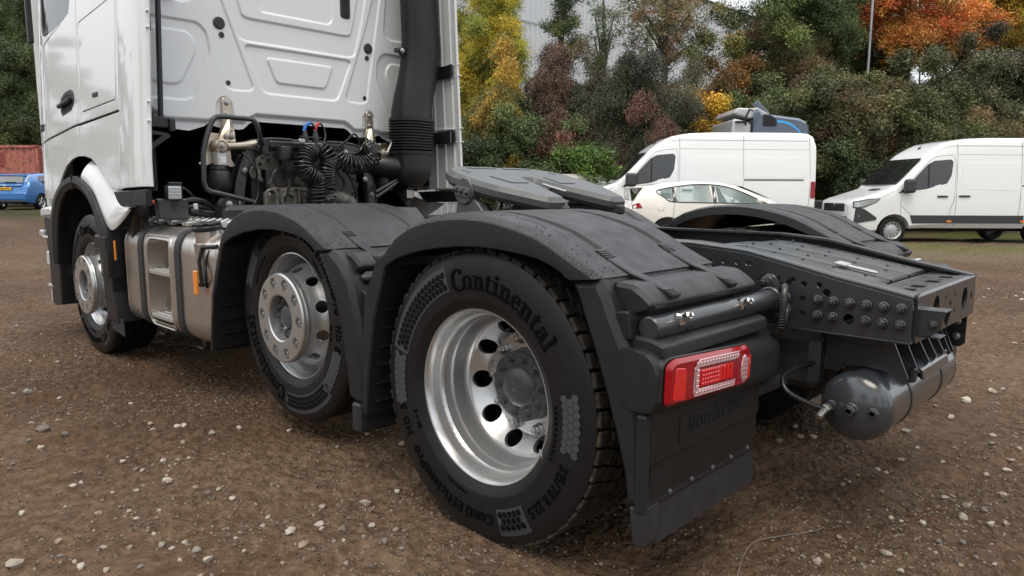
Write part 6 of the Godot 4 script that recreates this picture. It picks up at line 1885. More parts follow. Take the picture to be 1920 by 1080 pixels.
# ---------------------------------------------------------------- fifth wheel
func coupling() -> void:
	var n := node("fifth_wheel", truck)
	n.set_meta("label", "grey fifth wheel coupling plate with a slot, tipped back towards the rear")
	# plate drawn flat (x to the rear, y to the left), thickness along z, then tilted about its pivot
	var half := [[-0.27, 0.28], [-0.20, 0.40], [-0.10, 0.452], [0.10, 0.455], [0.20, 0.43], [0.415, 0.315], [0.437, 0.295], [0.437, 0.185], [0.40, 0.165], [0.12, 0.065], [0.04, 0.045]]
	var poly := PackedVector2Array()
	for p in half: poly.append(Vector2(p[0], p[1]))
	for k in 5: poly.append(Vector2(0.04 - 0.045 * sin(PI * (k + 1) / 6.0), 0.045 * cos(PI * (k + 1) / 6.0)))
	for i in range(half.size() - 1, -1, -1): poly.append(Vector2(half[i][0], -half[i][1]))
	poly = rounded(poly, 0.03, 3)
	var tilt := Basis(Vector3(0, 0, 1), -0.232)
	var t := Transform3D(tilt * Basis(Vector3(1, 0, 0), Vector3(0, 0, -1), Vector3(0, 1, 0)), Vector3(-0.885, 1.250, 0))
	# local z of t is up
	t = Transform3D(tilt * Basis(Vector3(1, 0, 0), Vector3(0, 0, 1), Vector3(0, -1, 0)), Vector3(-0.885, 1.250, 0))
	var up := Transform3D(Basis(Vector3(1, 0, 0), Vector3(0, -1, 0), Vector3(0, 0, -1)), Vector3.ZERO)
	part("plate", Geo.new().prism(poly, -0.072, 0.0, t * up, 0.022), M.coupling_paint, n, 24)
	for s in [-1.0, 1.0]:
		part("grease_pad", Geo.new().prism(rounded(V2([-0.02, s * 0.14, 0.13, s * 0.12, 0.13, s * 0.25, -0.02, s * 0.27]), 0.02), 0.0, 0.0045, t * up, 0.002), M.coupling_paint, n)
		part("rim_pad", Geo.new().prism(rounded(V2([-0.235, s * 0.03, -0.205, s * 0.03, -0.205, s * 0.25, -0.235, s * 0.23]), 0.01), 0.0, 0.004, t * up, 0.002), M.coupling_paint, n)
		part("lube_hole", Geo.new().box(Vector3(-0.12, s * 0.33, 0.001), Vector3(0.06, 0.012, 0.002), 0.0005, t * up), M.dark_iron, n)
		if false: part("skirt", Geo.new().prism(V2([-0.16, -0.05, 0.10, -0.05, 0.34, -0.05, 0.30, -0.075, 0.12, -0.10, -0.14, -0.09]), s * 0.43 - 0.012, s * 0.43 + 0.012, Transform3D(tilt, Vector3(-0.885, 1.250, 0)), 0.004), M.coupling_paint, n)
		var g := Geo.new()
		g.cyl(Vector3(-0.885, 1.180, s * 0.405), Vector3(-0.885, 1.180, s * 0.462), 0.066, 28, 0.006)
		part("pivot_boss", g, M.coupling_paint, n)
		part("pivot_plate", Geo.new().prism(rounded(V2([-0.055, -0.022, 0.055, -0.036, 0.055, 0.012, -0.055, 0.026]), 0.015), 0.0, 0.010, Transform3D(face(Vector3(0, 0, s)), Vector3(-0.885, 1.182, s * 0.462)), 0.003), M.coupling_paint, n)
		var b := bolt_geo(0.012, 0.016).mesh(25)
		for k in 3: put("pivot_bolt", b, M.coupling_paint, n, Transform3D(face(Vector3(0, 0, s)), Vector3(-0.922 + 0.037 * k, 1.19 - 0.008 * k, s * 0.472)))
		part("pedestal", Geo.new().prism(rounded(V2([-0.965, 1.005, -0.945, 1.135, -0.905, 1.16, -0.86, 1.16, -0.80, 1.13, -0.72, 1.04, -0.68, 1.005]), 0.02), s * 0.43 - 0.03, s * 0.43 + 0.02, Transform3D(), 0.006), M.coupling_paint, n)
		part("pedestal_gusset", Geo.new().prism(V2([-0.87, 1.005, -0.87, 1.12, -0.72, 1.005]), s * 0.32 - 0.006, s * 0.32 + 0.006), M.coupling_paint, n)
		part("side_rib", Geo.new().box(Vector3(-0.60, 1.09, s * 0.22), Vector3(0.36, 0.05, 0.03), 0.01, Transform3D()), M.dark_iron, n)
	part("lock_jaw", Geo.new().box(Vector3(0.06, 0, -0.034), Vector3(0.20, 0.06, 0.03), 0.006, t * up), M.dark_iron, n)
	part("jaw_bar", Geo.new().box(Vector3(0.17, 0.025, -0.014), Vector3(0.16, 0.022, 0.012), 0.003, t * up), M.nut_steel, n)
	part("mounting_plate", Geo.new().box(Vector3(-0.82, 1.008, 0), Vector3(0.75, 0.012, 0.98), 0.004), M.frame_paint, n)
	for s in [-1.0, 1.0]: part("mounting_angle", Geo.new().box(Vector3(-0.82, 0.93, s * 0.434), Vector3(0.9, 0.15, 0.012), 0.004), M.frame_paint, n)

# ---------------------------------------------------------------- fuel tank and catwalk
func fuel_tank() -> void:
	var n := node("fuel_tank", truck)
	n.set_meta("label", "brushed aluminium fuel tank with two black straps and two steps let into its side")
	var yc := 0.635
	var zc := 0.91
	var sec := func(grow: float): return rrect(0.59 + grow * 2, 0.635 + grow * 2, 0.135 + grow, 7)
	var tz := Basis(Vector3(0, 0, -1), Vector3(0, 1, 0), Vector3(1, 0, 0))   # local z along x
	var body := Geo.new()
	var rings := []
	for q in [[-3.400, -0.075], [-3.392, -0.035], [-3.375, -0.012], [-3.345, -0.001], [-3.335, 0.003], [-3.325, 0.0], [-2.30, 0.0], [-2.29, 0.003], [-2.28, -0.001], [-2.12, -0.008], [-2.06, -0.028], [-2.035, -0.06], [-2.03, -0.10]]:
		var r := []
		for p in sec.call(q[1]): r.append(Vector3(q[0], yc + p.y, zc - p.x))
		rings.append(r)
	body.loft(rings, true, true)
	# the well for the steps is cut out of the side
	var well := Geo.new().prism(rounded(V2([-2.955, 0.375, -2.615, 0.375, -2.615, 0.885, -2.955, 0.885]), 0.05, 4), 1.0, 1.35, Transform3D(), 0.03)
	part("tank_shell", await cut(body, [well]), M.brushed_alu, n, 30)
	var fr := Geo.new()
	var o := rounded(V2([-2.985, 0.350, -2.585, 0.350, -2.585, 0.905, -2.985, 0.905]), 0.06, 5)
	var pth := []
	for p in o: pth.append(Vector3(p.x, p.y, 1.2045 - 0.02 * smoothstep(0.83, 0.91, p.y) - 0.02 * smoothstep(0.43, 0.35, p.y)))
	pth.append(pth[0])
	part("weld_bead", fr.tube(pth, 0.007, 8, false), M.brushed_alu, n)
	for y in [0.690, 0.418]:
		var g := Geo.new()
		g.box(Vector3(-2.785, y, 1.135), Vector3(0.325, 0.008, 0.13), 0.002)
		g.box(Vector3(-2.785, y - 0.008, 1.199), Vector3(0.325, 0.024, 0.007), 0.002)
		part("step", g, M.tread_plate_alu, n)
		var sg := Geo.new()
		for i in 8:
			for j in 3: sg.cyl(Vector3(-2.92 + 0.039 * i + 0.018 * (j % 2), y + 0.003, 1.09 + 0.04 * j), Vector3(-2.92 + 0.039 * i + 0.018 * (j % 2), y + 0.0095, 1.09 + 0.04 * j), 0.011, 8, 0.003)
		struct(part("step_studs", sg, M.tread_plate_alu, n), "stuff")
		part("step_rail", Geo.new().tube([Vector3(-2.91, y, 1.09), Vector3(-2.91, y + 0.05, 1.09), Vector3(-2.72, y + 0.055, 1.07), Vector3(-2.70, y, 1.07)], 0.008, 8), M.tread_plate_alu, n)
	for x in [-3.055, -2.475]:
		var g := Geo.new()
		var ra := []
		var a1: PackedVector2Array = sec.call(0.002)
		var a2: PackedVector2Array = sec.call(0.0095)
		for q in [[x - 0.036, a1], [x - 0.034, a2], [x + 0.034, a2], [x + 0.036, a1]]:
			var r := []
			for p in q[1]: r.append(Vector3(q[0], yc + p.y, zc - p.x))
			ra.append(r)
		part("tank_strap", g.loft(ra, true, false), M.strip_rubber, n, 30)
		part("strap_hook", Geo.new().box(Vector3(x + 0.05, 0.295, 1.10), Vector3(0.04, 0.06, 0.018), 0.006, Transform3D()).box(Vector3(x + 0.05, 0.268, 1.11), Vector3(0.09, 0.016, 0.05), 0.006), M.black_plastic, n)
		part("tank_cradle", Geo.new().box(Vector3(x, 0.30, 0.78), Vector3(0.07, 0.03, 0.62), 0.008).box(Vector3(x, 0.62, 0.53), Vector3(0.07, 0.66, 0.05), 0.01), M.frame_paint, n)
	var cp := Transform3D(Basis(Vector3.RIGHT, -PI / 2 + 0.10), Vector3(-2.205, 0.890, 1.135))
	part("filler_neck", Geo.new().lathe([Vector2(0.082, -0.05), Vector2(0.082, 0.005), Vector2(0.070, 0.010), Vector2(0.066, 0.075), Vector2(0, 0.075)], cp, 28), M.brushed_alu, n)
	var cap := Geo.new().lathe([Vector2(0.0, 0.07), Vector2(0.074, 0.07), Vector2(0.077, 0.078), Vector2(0.077, 0.092), Vector2(0.070, 0.098), Vector2(0, 0.098)], cp, 28)
	for k in 6:
		var a := TAU * k / 6.0
		cap.box(Vector3(0.045, 0, 0.106), Vector3(0.055, 0.040, 0.024), 0.007, cp * Transform3D(Basis(Vector3(0, 0, 1), a), Vector3.ZERO))
	part("filler_cap", cap, M.black_plastic, n)
	part("fuel_sticker", Geo.new().box(Vector3(-2.56, 0.9545, 1.03), Vector3(0.09, 0.002, 0.04), 0.0005), M.yellow_print, n)
	# side marker lamps on stalks
	for q in [[-2.165, 0.685, 1.238], [-3.447, 0.78, 1.238]]:
		var m := node("side_marker", truck)
		m.set_meta("label", "upright amber side marker " + ("behind the fuel tank" if q[0] > -3 else "between the cab and the fuel tank"))
		part("reflector", Geo.new().box(Vector3(q[0], q[1], q[2]), Vector3(0.042, 0.13, 0.014), 0.004), M.lens_amber, m)
		part("stalk", Geo.new().box(Vector3(q[0] + 0.01, q[1] - 0.01, q[2] - 0.05), Vector3(0.012, 0.02, 0.09), 0.004), M.black_plastic, m)
	part("marker_bracket", Geo.new().tube([Vector3(-2.155, 0.66, 1.21), Vector3(-2.165, 0.80, 1.215), Vector3(-2.15, 0.875, 1.20), Vector3(-2.03, 0.885, 1.17)], 0.010, 8), M.black_plastic, truck)
	part("marker_cable", Geo.new().tube(smooth_path([Vector3(-2.12, 0.66, 1.20), Vector3(-2.10, 0.72, 1.21), Vector3(-2.115, 0.80, 1.20), Vector3(-2.10, 0.86, 1.18)]), 0.007, 8), M.hose_black, truck)
	# tread-plate catwalk over the tank
	var cw := node("catwalk", truck)
	part("deck", Geo.new().box(Vector3(-2.86, 0.990, 0.84), Vector3(1.25, 0.006, 0.34), 0.002).box(Vector3(-2.86, 0.980, 1.010), Vector3(1.25, 0.024, 0.006), 0.002), M.tread_plate_alu, cw)
	var studs := Geo.new()
	for i in 28:
		for j in 7:
			var x := -3.45 + 0.0435 * i
			var z := 0.685 + 0.048 * j + 0.02 * (i % 2)
			studs.cyl(Vector3(x, 0.992, z), Vector3(x, 1.001, z), 0.0135, 8, 0.004)
	struct(part("tread_studs", studs, M.tread_plate_alu, cw), "stuff")
	for x in [-3.38, -3.20, -2.98, -2.75]:
		part("catwalk_clip", Geo.new().box(Vector3(x, 0.972, 1.03), Vector3(0.07, 0.030, 0.045), 0.006).cyl(Vector3(x, 0.972, 1.05), Vector3(x, 0.972, 1.063), 0.008, 8), M.nut_steel, cw)
	part("catwalk_beam", Geo.new().box(Vector3(-2.86, 0.955, 0.72), Vector3(1.25, 0.06, 0.05), 0.01), M.black_plastic, cw)

# ---------------------------------------------------------------- cab
func side_z(x: float, y: float) -> float:   # the outer skin of the cab, drawn in towards the roof and round the front corner
	var z := 1.25 - 0.046 * maxf(0.0, y - 1.35)
	if x < -4.78: z -= 0.30 * pow(-4.78 - x, 2.0)
	return z

# a thin body panel with rolled edges: outline (x, y) laid on a skin f(x, y) -> z
func skin(outline: PackedVector2Array, holes: Array, f: Callable, s: float, thick := 0.014, cell := 0.11) -> Geo:
	var g := Geo.new()
	if Geometry2D.is_polygon_clockwise(outline): outline.reverse()
	var dense := func(p: PackedVector2Array) -> PackedVector2Array:
		var o := PackedVector2Array()
		for i in p.size():
			var a := p[i]
			var b := p[(i + 1) % p.size()]
			var n := maxi(1, int(a.distance_to(b) / 0.05))
			for k in n: o.append(a.lerp(b, float(k) / n))
		return o
	var ins := func(p: PackedVector2Array, d: float) -> PackedVector2Array:
		var o := PackedVector2Array()
		var n := p.size()
		for i in n:
			var e1 := (p[i] - p[(i + n - 1) % n]).normalized()
			var e2 := (p[(i + 1) % n] - p[i]).normalized()
			var n1 := Vector2(-e1.y, e1.x)
			var n2 := Vector2(-e2.y, e2.x)
			o.append(p[i] + (n1 + n2) / maxf(0.4, 1.0 + n1.dot(n2)) * d)
		return o
	var at := func(q: Vector2, dz: float) -> Vector3: return Vector3(q.x, q.y, (f.call(q.x, q.y) + dz) * s)
	outline = dense.call(outline)
	var inner: PackedVector2Array = ins.call(outline, 0.004)
	var hol := []
	for h in holes:
		var hh: PackedVector2Array = h
		if Geometry2D.is_polygon_clockwise(hh): hh.reverse()
		hol.append(dense.call(hh))
	var r := Rect2(inner[0], Vector2.ZERO)
	for p in inner: r = r.expand(p)
	var nx := int(ceil(r.size.x / cell))
	var ny := int(ceil(r.size.y / (cell * 2)))
	var out := func(a: Vector3, b: Vector3, c: Vector3): 
		if s > 0: g.tri(a, b, c)
		else: g.tri(a, c, b)
	for i in nx:
		for j in ny:
			var x0 := r.position.x + r.size.x * i / nx
			var x1 := r.position.x + r.size.x * (i + 1) / nx
			var y0 := r.position.y + r.size.y * j / ny
			var y1 := r.position.y + r.size.y * (j + 1) / ny
			var pieces := Geometry2D.intersect_polygons(inner, PackedVector2Array([Vector2(x0, y0), Vector2(x1, y0), Vector2(x1, y1), Vector2(x0, y1)]))
			for h in hol:
				var nxt := []
				for p in pieces: nxt.append_array(Geometry2D.clip_polygons(p, ins.call(h, -0.004)))
				pieces.assign(nxt)
			for p in pieces:
				if Geometry2D.is_polygon_clockwise(p): continue
				var ix := Geometry2D.triangulate_polygon(p)
				for k in range(0, ix.size(), 3):
					var a: Vector2 = p[ix[k]]
					var b: Vector2 = p[ix[k + 1]]
					var c: Vector2 = p[ix[k + 2]]
					if (b - a).cross(c - a) < 0:
						var w := b
						b = c
						c = w
					out.call(at.call(a, 0.0), at.call(b, 0.0), at.call(c, 0.0))
	var loops := [[outline, 1.0]]
	for h in hol: loops.append([h, -1.0])
	for L in loops:
		var p0: PackedVector2Array = ins.call(L[0], 0.004 * L[1])
		var p1: PackedVector2Array = ins.call(L[0], 0.001 * L[1])
		var p2: PackedVector2Array = L[0]
		for i in p0.size():
			var j := (i + 1) % p0.size()
			var lv := [[p0, 0.0], [p1, -0.001], [p2, -0.004], [p2, -thick]]
			for k in 3:
				var a: Vector3 = at.call(lv[k][0][i], lv[k][1])
				var b: Vector3 = at.call(lv[k][0][j], lv[k][1])
				var c: Vector3 = at.call(lv[k + 1][0][j], lv[k + 1][1])
				var d: Vector3 = at.call(lv[k + 1][0][i], lv[k + 1][1])
				if L[1] * s > 0:
					g.quad(a, d, c, b)
				else:
					g.quad(a, b, c, d)
	return g

func cab() -> void:
	for s in [1.0, -1.0]:
		var mt := mirrored(s)
		var near: bool = s > 0
		var n := node("cab_side", truck)
		n.set_meta("label", "white cab side with door, locker hatch and wheel arch" if near else "far side of the white cab")
		var add := func(called: String, g: Geo, m: Material, deg := 34.0): return part(called, Geo.new().add(g, mt), m, n, deg)
		var f := side_z
		# dark skin behind the panel gaps
		var base := func(x, y): return side_z(x, y) - 0.022
		part("inner_skin", skin(V2([-5.25, 1.14, -4.66, 1.14, -4.53, 1.27, -4.33, 1.38, -4.05, 1.44, -3.73, 1.415, -3.54, 1.32, -3.36, 1.21, -3.18, 1.215, -3.16, 3.55, -5.25, 3.55]), [], base, s), M.void_black, n)
		part("lower_door", skin(V2([-5.32, 1.10, -4.645, 1.098, -4.58, 1.17, -4.51, 1.236, -4.42, 1.296, -4.324, 1.347, -4.19, 1.389, -4.05, 1.407, -4.007, 1.408, -4.007, 1.618, -4.15, 1.609, -4.39, 1.587, -4.70, 1.559, -5.016, 1.524, -5.32, 1.485]), [], f, s), M.white_paint, n, 34)
		part("door", skin(V2([-5.32, 1.500, -5.016, 1.539, -4.70, 1.574, -4.39, 1.602, -4.15, 1.624, -4.007, 1.634, -4.007, 3.4, -4.14, 3.4, -4.14, 2.49, -4.175, 2.405, -4.30, 2.378, -4.58, 2.345, -4.80, 2.330, -4.90, 2.352, -4.93, 2.41, -4.96, 3.4, -5.32, 3.4]), [], f, s), M.white_paint, n, 34)
		var gf := func(x, y): return side_z(x, y) - 0.012
		part("window", skin(V2([-4.145, 3.4, -4.145, 2.48, -4.18, 2.41, -4.58, 2.355, -4.80, 2.340, -4.89, 2.36, -4.92, 2.41, -4.95, 3.4]), [], gf, s), M.dark_glass, n, 34)
		var sf := func(x, y): return side_z(x, y) - 0.004
		part("window_seal", skin(V2([-4.918, 2.40, -4.895, 2.355, -4.80, 2.332, -4.79, 2.355, -4.86, 2.372, -4.885, 2.41, -4.91, 3.4, -4.953, 3.4]), [], sf, s), M.black_plastic, n, 34)
		# crease that runs up from the front to the sill
		add.call("sill_crease", Geo.new().tube(smooth_path([Vector3(-5.0, 2.222, side_z(-5.0, 2.22) - 0.006), Vector3(-4.80, 2.275, side_z(-4.8, 2.27) - 0.007), Vector3(-4.62, 2.318, side_z(-4.6, 2.31) - 0.007), Vector3(-4.35, 2.362, side_z(-4.35, 2.36) - 0.0075)]), [0.0075, 0.0085, 0.0085, 0.0085, 0.0085, 0.0085, 0.0085, 0.0085, 0.0085, 0.0085, 0.0085, 0.0085, 0.0085, 0.0085, 0.0085, 0.0085, 0.0085, 0.0085, 0.006], 8), M.seam_grey)
		part("lower_quarter", skin(V2([-3.997, 1.408, -3.88, 1.403, -3.736, 1.382, -3.64, 1.343, -3.56, 1.293, -3.45, 1.226, -3.352, 1.178, -3.183, 1.184, -3.183, 1.654, -3.60, 1.634, -3.997, 1.615]), [], f, s), M.white_paint, n, 34)
		var hatch := rounded(V2([-3.968, 2.30, -3.938, 1.708, -3.242, 1.738, -3.213, 2.36]), 0.035, 4)
		var hole := rounded(V2([-3.975, 2.306, -3.945, 1.700, -3.235, 1.731, -3.206, 2.367]), 0.038, 4)
		part("upper_quarter", skin(V2([-3.998, 1.631, -3.60, 1.650, -3.183, 1.670, -3.183, 3.4, -3.998, 3.4]), [hole], f, s), M.white_paint, n, 34)
		part("locker_hatch", skin(hatch, [], f, s), M.white_paint, n, 34)
		add.call("hatch_latch", Geo.new().prism(rrect(0.105, 0.030, 0.012), -0.004, 0.007, T(-3.625, 1.797, side_z(-3.6, 1.8)), 0.003).box(Vector3(-3.625, 1.797, side_z(-3.6, 1.8) + 0.006), Vector3(0.07, 0.012, 0.006), 0.002), M.van_trim)
		# door handle in its dished recess
		var hz := side_z(-4.25, 1.78)
		add.call("handle_surround", Geo.new().prism(rounded(V2([-4.385, 1.705, -4.16, 1.732, -4.09, 1.79, -4.095, 1.85, -4.15, 1.880, -4.30, 1.868, -4.40, 1.83, -4.42, 1.74]), 0.03, 4), -0.012, 0.006, T(0, 0, hz), 0.004), M.van_trim)
		add.call("handle_cup", Geo.new().prism(rounded(V2([-4.36, 1.725, -4.17, 1.745, -4.12, 1.80, -4.13, 1.845, -4.28, 1.85, -4.38, 1.815]), 0.03, 4), 0.002, 0.0075, T(0, 0, hz), 0.001), M.void_black)
		add.call("handle_grip", Geo.new().box(Vector3(-4.255, 1.790, hz + 0.022), Vector3(0.30, 0.034, 0.026), 0.010, Transform3D(Basis(Vector3(0, 0, 1), 0.10), Vector3(0, 0, 0)) * Transform3D(Basis(), Vector3(0.20, 0.416, 0))), M.dark_plastic)
		if near:
			var tm := TextMesh.new()
			var fnt := SystemFont.new()
			fnt.font_names = PackedStringArray(["Droid Sans"])
			fnt.font_weight = 700
			tm.text = "2548"
			tm.font = fnt
			tm.font_size = 32
			tm.pixel_size = 0.0025
			tm.depth = 0.008
			put("model_number", Geo.new().add_mesh(tm, Transform3D(Basis(Vector3.UP, -0.10), Vector3(-4.99, 1.655, side_z(-4.99, 1.65)))).mesh(20), M.van_trim, n)
		# skirt trim under the rear edge
		add.call("skirt_trim", Geo.new().prism(rounded(V2([-3.335, 1.165, -3.25, 1.168, -2.765, 1.182, -2.765, 1.085, -3.22, 1.075, -3.27, 1.10]), 0.012, 3), 1.218, 1.254, Transform3D(), 0.006), M.dark_plastic)
		# side fairing that carries the skin on past the back wall
		var fz := func(x, y): return side_z(x, y) + 0.010 * sin(PI * clampf((x + 3.177) / 0.46, 0, 1)) - 0.016 * smoothstep(-2.83, -2.75, x)
		var fo := V2([-3.176, 1.186, -2.752, 1.198, -2.750, 3.4, -3.176, 3.4])
		var g := skin(fo, [], fz, s, 0.022, 0.05)
		part("fairing", g, M.white_paint, n, 34)
		var fi := func(x, y): return fz.call(x, y) - 0.026
		part("fairing_inner", skin(fo, [], func(x, y): return -fi.call(x, y), -s, 0.006, 0.05), M.white_panel, n, 34)
		for x in [-3.06, -2.945, -2.83]:
			add.call("fairing_rib", Geo.new().grid(func(u, v): return Vector3(x + (u - 0.5) * 0.016, lerpf(1.2, 3.4, v), fi.call(x, lerpf(1.2, 3.4, v)) - 0.014 * (1.0 - absf(u * 2 - 1))), 4, 6), M.white_panel, 20.0)
		for y in [1.575, 1.685, 2.10, 2.19]:
			add.call("fairing_rib", Geo.new().box(Vector3(-2.945, y, fi.call(-2.945, y) - 0.006), Vector3(0.44, 0.010, 0.016), 0.003), M.white_panel)
		# black arms that hold the fairing
		for y in [1.62, 2.145]:
			add.call("fairing_arm", Geo.new().prism(V2([-3.14, y - 0.06, -2.83, y - 0.055, -2.83, y + 0.05, -3.14, y + 0.035]), 1.165, 1.172, Transform3D(), 0.002).box(Vector3(-2.815, y, side_z(-2.8, y) - 0.05), Vector3(0.035, 0.10, 0.02), 0.003), M.black_plastic)
		add.call("corner_bracket", Geo.new().box(Vector3(-3.10, 1.60, 1.05), Vector3(0.05, 0.065, 0.20), 0.006).box(Vector3(-3.09, 1.585, 0.965), Vector3(0.06, 0.08, 0.04), 0.006).prism(V2([1.16, 1.56, 0.98, 1.535, 0.97, 1.515, 1.10, 1.42, 1.12, 1.44, 1.02, 1.52, 1.16, 1.53]), -3.12, -3.09, Transform3D(Basis(Vector3(0, 0, 1), Vector3(0, 1, 0), Vector3(1, 0, 0)), Vector3.ZERO)), M.black_plastic)
		if near: add.call("grab_pole", Geo.new().tube([Vector3(-3.10, 1.62, 1.02), Vector3(-3.085, 2.35, 1.0), Vector3(-3.08, 3.3, 0.98)], 0.0165, 14), M.black_plastic)
		if near: add.call("pole_mount", Geo.new().box(Vector3(-3.12, 2.412, 0.965), Vector3(0.05, 0.05, 0.16), 0.008), M.black_plastic)
		# wheel arch: white wing and its black lip
		var A := smooth_path([Vector3(-4.60, 1.10, 1.262), Vector3(-4.459, 1.192, 1.268), Vector3(-4.27, 1.247, 1.27), Vector3(-4.086, 1.267, 1.27), Vector3(-3.90, 1.240, 1.27), Vector3(-3.712, 1.168, 1.27), Vector3(-3.60, 1.07, 1.270), Vector3(-3.50, 0.965, 1.268), Vector3(-3.40, 0.918, 1.266), Vector3(-3.28, 0.945, 1.264), Vector3(-3.12, 1.01, 1.262), Vector3(-3.03, 1.058, 1.258)], 4)
		var Bk := smooth_path([Vector3(-4.60, 1.16, 1.20), Vector3(-4.45, 1.29, 1.19), Vector3(-4.27, 1.37, 1.18), Vector3(-4.06, 1.405, 1.175), Vector3(-3.86, 1.395, 1.172), Vector3(-3.68, 1.352, 1.175), Vector3(-3.54, 1.27, 1.185), Vector3(-3.44, 1.19, 1.20), Vector3(-3.33, 1.125, 1.215), Vector3(-3.22, 1.098, 1.232), Vector3(-3.10, 1.080, 1.245), Vector3(-3.025, 1.072, 1.25)], 4)
		var E := A.size() - 1
		# only the rear half of the wing is painted; ahead of it the arch is a black gap
		add.call("wing", Geo.new().grid(func(u, v):
			var k: int = int(round(E * (0.334 + 0.666 * u)))
			var p: Vector3 = A[k].lerp(Bk[k], v)
			p.z += 0.020 * sin(PI * v) * (1.0 - 0.4 * u)
			if v > 0.999: p.z -= 0.03
			if v < 0.001: p.z -= 0.006
			return p, 30, 8), M.white_paint, 50.0)
		var lip := []
		var Bi := smooth_path([Vector3(-4.672, 0.60, 0), Vector3(-4.635, 0.80, 0), Vector3(-4.549, 0.986, 0), Vector3(-4.388, 1.122, 0), Vector3(-4.24, 1.168, 0), Vector3(-4.093, 1.184, 0), Vector3(-3.93, 1.160, 0), Vector3(-3.783, 1.088, 0), Vector3(-3.69, 0.985, 0), Vector3(-3.655, 0.85, 0), Vector3(-3.640, 0.60, 0)], 4)
		var Bo := smooth_path([Vector3(-4.765, 0.60, 0), Vector3(-4.755, 0.88, 0), Vector3(-4.66, 1.075, 0), Vector3(-4.459, 1.197, 0), Vector3(-4.27, 1.252, 0), Vector3(-4.086, 1.272, 0), Vector3(-3.90, 1.245, 0), Vector3(-3.70, 1.165, 0), Vector3(-3.56, 1.03, 0), Vector3(-3.44, 0.88, 0), Vector3(-3.435, 0.60, 0)], 4)
		for i in Bi.size():
			var a: Vector3 = Bi[i]
			var b: Vector3 = Bo[i]
			var r := []
			for q in [[0.0, 1.17], [0.0, 1.262], [0.06, 1.274], [0.45, 1.286], [0.5, 1.290], [0.94, 1.284], [1.0, 1.272], [1.0, 1.20]]:
				var p := a.lerp(b, q[0])
				r.append(Vector3(p.x, p.y, q[1]))
			lip.append(r)
		lip.reverse()
		add.call("arch_lip", Geo.new().loft(lip, true, true), M.dark_plastic, 26.0)
		add.call("arch_joint", Geo.new().box(Vector3(-4.09, 1.228, 1.285), Vector3(0.008, 0.105, 0.014), 0.002), M.void_black)
		# liner of the wheel arch and the wall behind the wheel
		var lin := []
		for i in 15:
			var a := deg_to_rad(lerpf(-8.0, 188.0, i / 14.0))
			var c := Vector3(-4.12 + 0.56 * cos(a), 0.58 + 0.62 * sin(a), 0)
			lin.append([Vector3(c.x, c.y, 1.20), Vector3(c.x, c.y, 0.55)])
		add.call("arch_liner", Geo.new().loft(lin, false, false), M.void_black)
		add.call("arch_wall", Geo.new().box(Vector3(-4.10, 0.95, 0.56), Vector3(1.3, 0.9, 0.02)), M.void_black)
		add.call("rear_splash", Geo.new().prism(rounded(V2([-3.655, 0.88, -3.437, 0.93, -3.435, 0.76, -3.455, 0.50, -3.40, 0.30, -3.60, 0.30, -3.64, 0.55]), 0.01, 2), 0.85, 1.262, Transform3D(), 0.008), M.dark_plastic)
		add.call("splash_box", Geo.new().box(Vector3(-3.56, 0.828, 1.245), Vector3(0.24, 0.10, 0.09), 0.012), M.dark_plastic)
		add.call("splash_flap", Geo.new().prism(V2([-3.615, 0.335, -3.36, 0.325, -3.34, 0.215, -3.565, 0.235]), 1.235, 1.247, Transform3D(), 0.003), M.strip_rubber)
		# front corner with its two entry steps
		add.call("entry_column", Geo.new().prism(rounded(V2([-4.955, 0.275, -4.90, 0.25, -4.70, 0.275, -4.675, 0.62, -4.68, 0.95, -4.955, 0.97]), 0.015, 2), 0.90, 1.264, Transform3D(), 0.01), M.black_plastic)
		add.call("entry_recess", Geo.new().prism(V2([-4.99, 0.29, -4.94, 0.28, -4.94, 0.98, -5.13, 0.98, -5.11, 0.80]), 0.95, 1.236), M.black_plastic)
		add.call("entry_cap", Geo.new().prism(rounded(V2([-5.13, 0.945, -4.775, 0.965, -4.745, 1.025, -4.85, 1.045, -5.12, 1.03]), 0.02, 3), 1.05, 1.262, Transform3D(), 0.02), M.white_paint)
		for q in [[0.62, 0.12], [0.325, 0.12]]:
			add.call("entry_panel", Geo.new().prism(rrect(0.13, q[1], 0.02), 1.06, 1.252, T(-5.02 + (0.62 - q[0]) * 0.16, q[0], 0), 0.012), M.white_paint)
		for y in [0.79, 0.40]:
			add.call("entry_step", Geo.new().box(Vector3(-5.035 + (0.79 - y) * 0.15, y, 1.20), Vector3(0.16, 0.022, 0.13), 0.006), M.tread_plate_alu)
		add.call("step_nose", Geo.new().box(Vector3(-5.17, 0.815, 1.235), Vector3(0.10, 0.06, 0.05), 0.012), M.silver_paint)
		add.call("mirror_housing", Geo.new().prism(rrect(0.05, 0.9, 0.02), 1.185, 1.225, T(-5.20, 2.78, 0), 0.01), M.black_plastic)
	# the closed body behind the skins
	var body := node("cab_body", truck)
	part("roof", Geo.new().box(Vector3(-4.27, 3.50, 0), Vector3(2.2, 0.16, 2.26), 0.06), M.white_paint, body)
	part("front_wall", Geo.new().box(Vector3(-5.36, 2.25, 0), Vector3(0.10, 2.5, 2.30), 0.04), M.white_paint, body)
	part("bumper", Geo.new().box(Vector3(-5.34, 0.68, 0), Vector3(0.16, 0.75, 2.3), 0.06), M.white_paint, body)
	part("floor_pan", Geo.new().box(Vector3(-4.25, 1.68, 0), Vector3(2.1, 0.05, 2.2)), M.void_black, body)
	part("engine_cover", Geo.new().box(Vector3(-4.3, 1.25, 0), Vector3(1.2, 0.8, 1.0), 0.1), M.void_black, body)
	part("bulkhead", Geo.new().box(Vector3(-4.72, 1.15, 0), Vector3(0.04, 1.1, 2.2)), M.void_black, body)
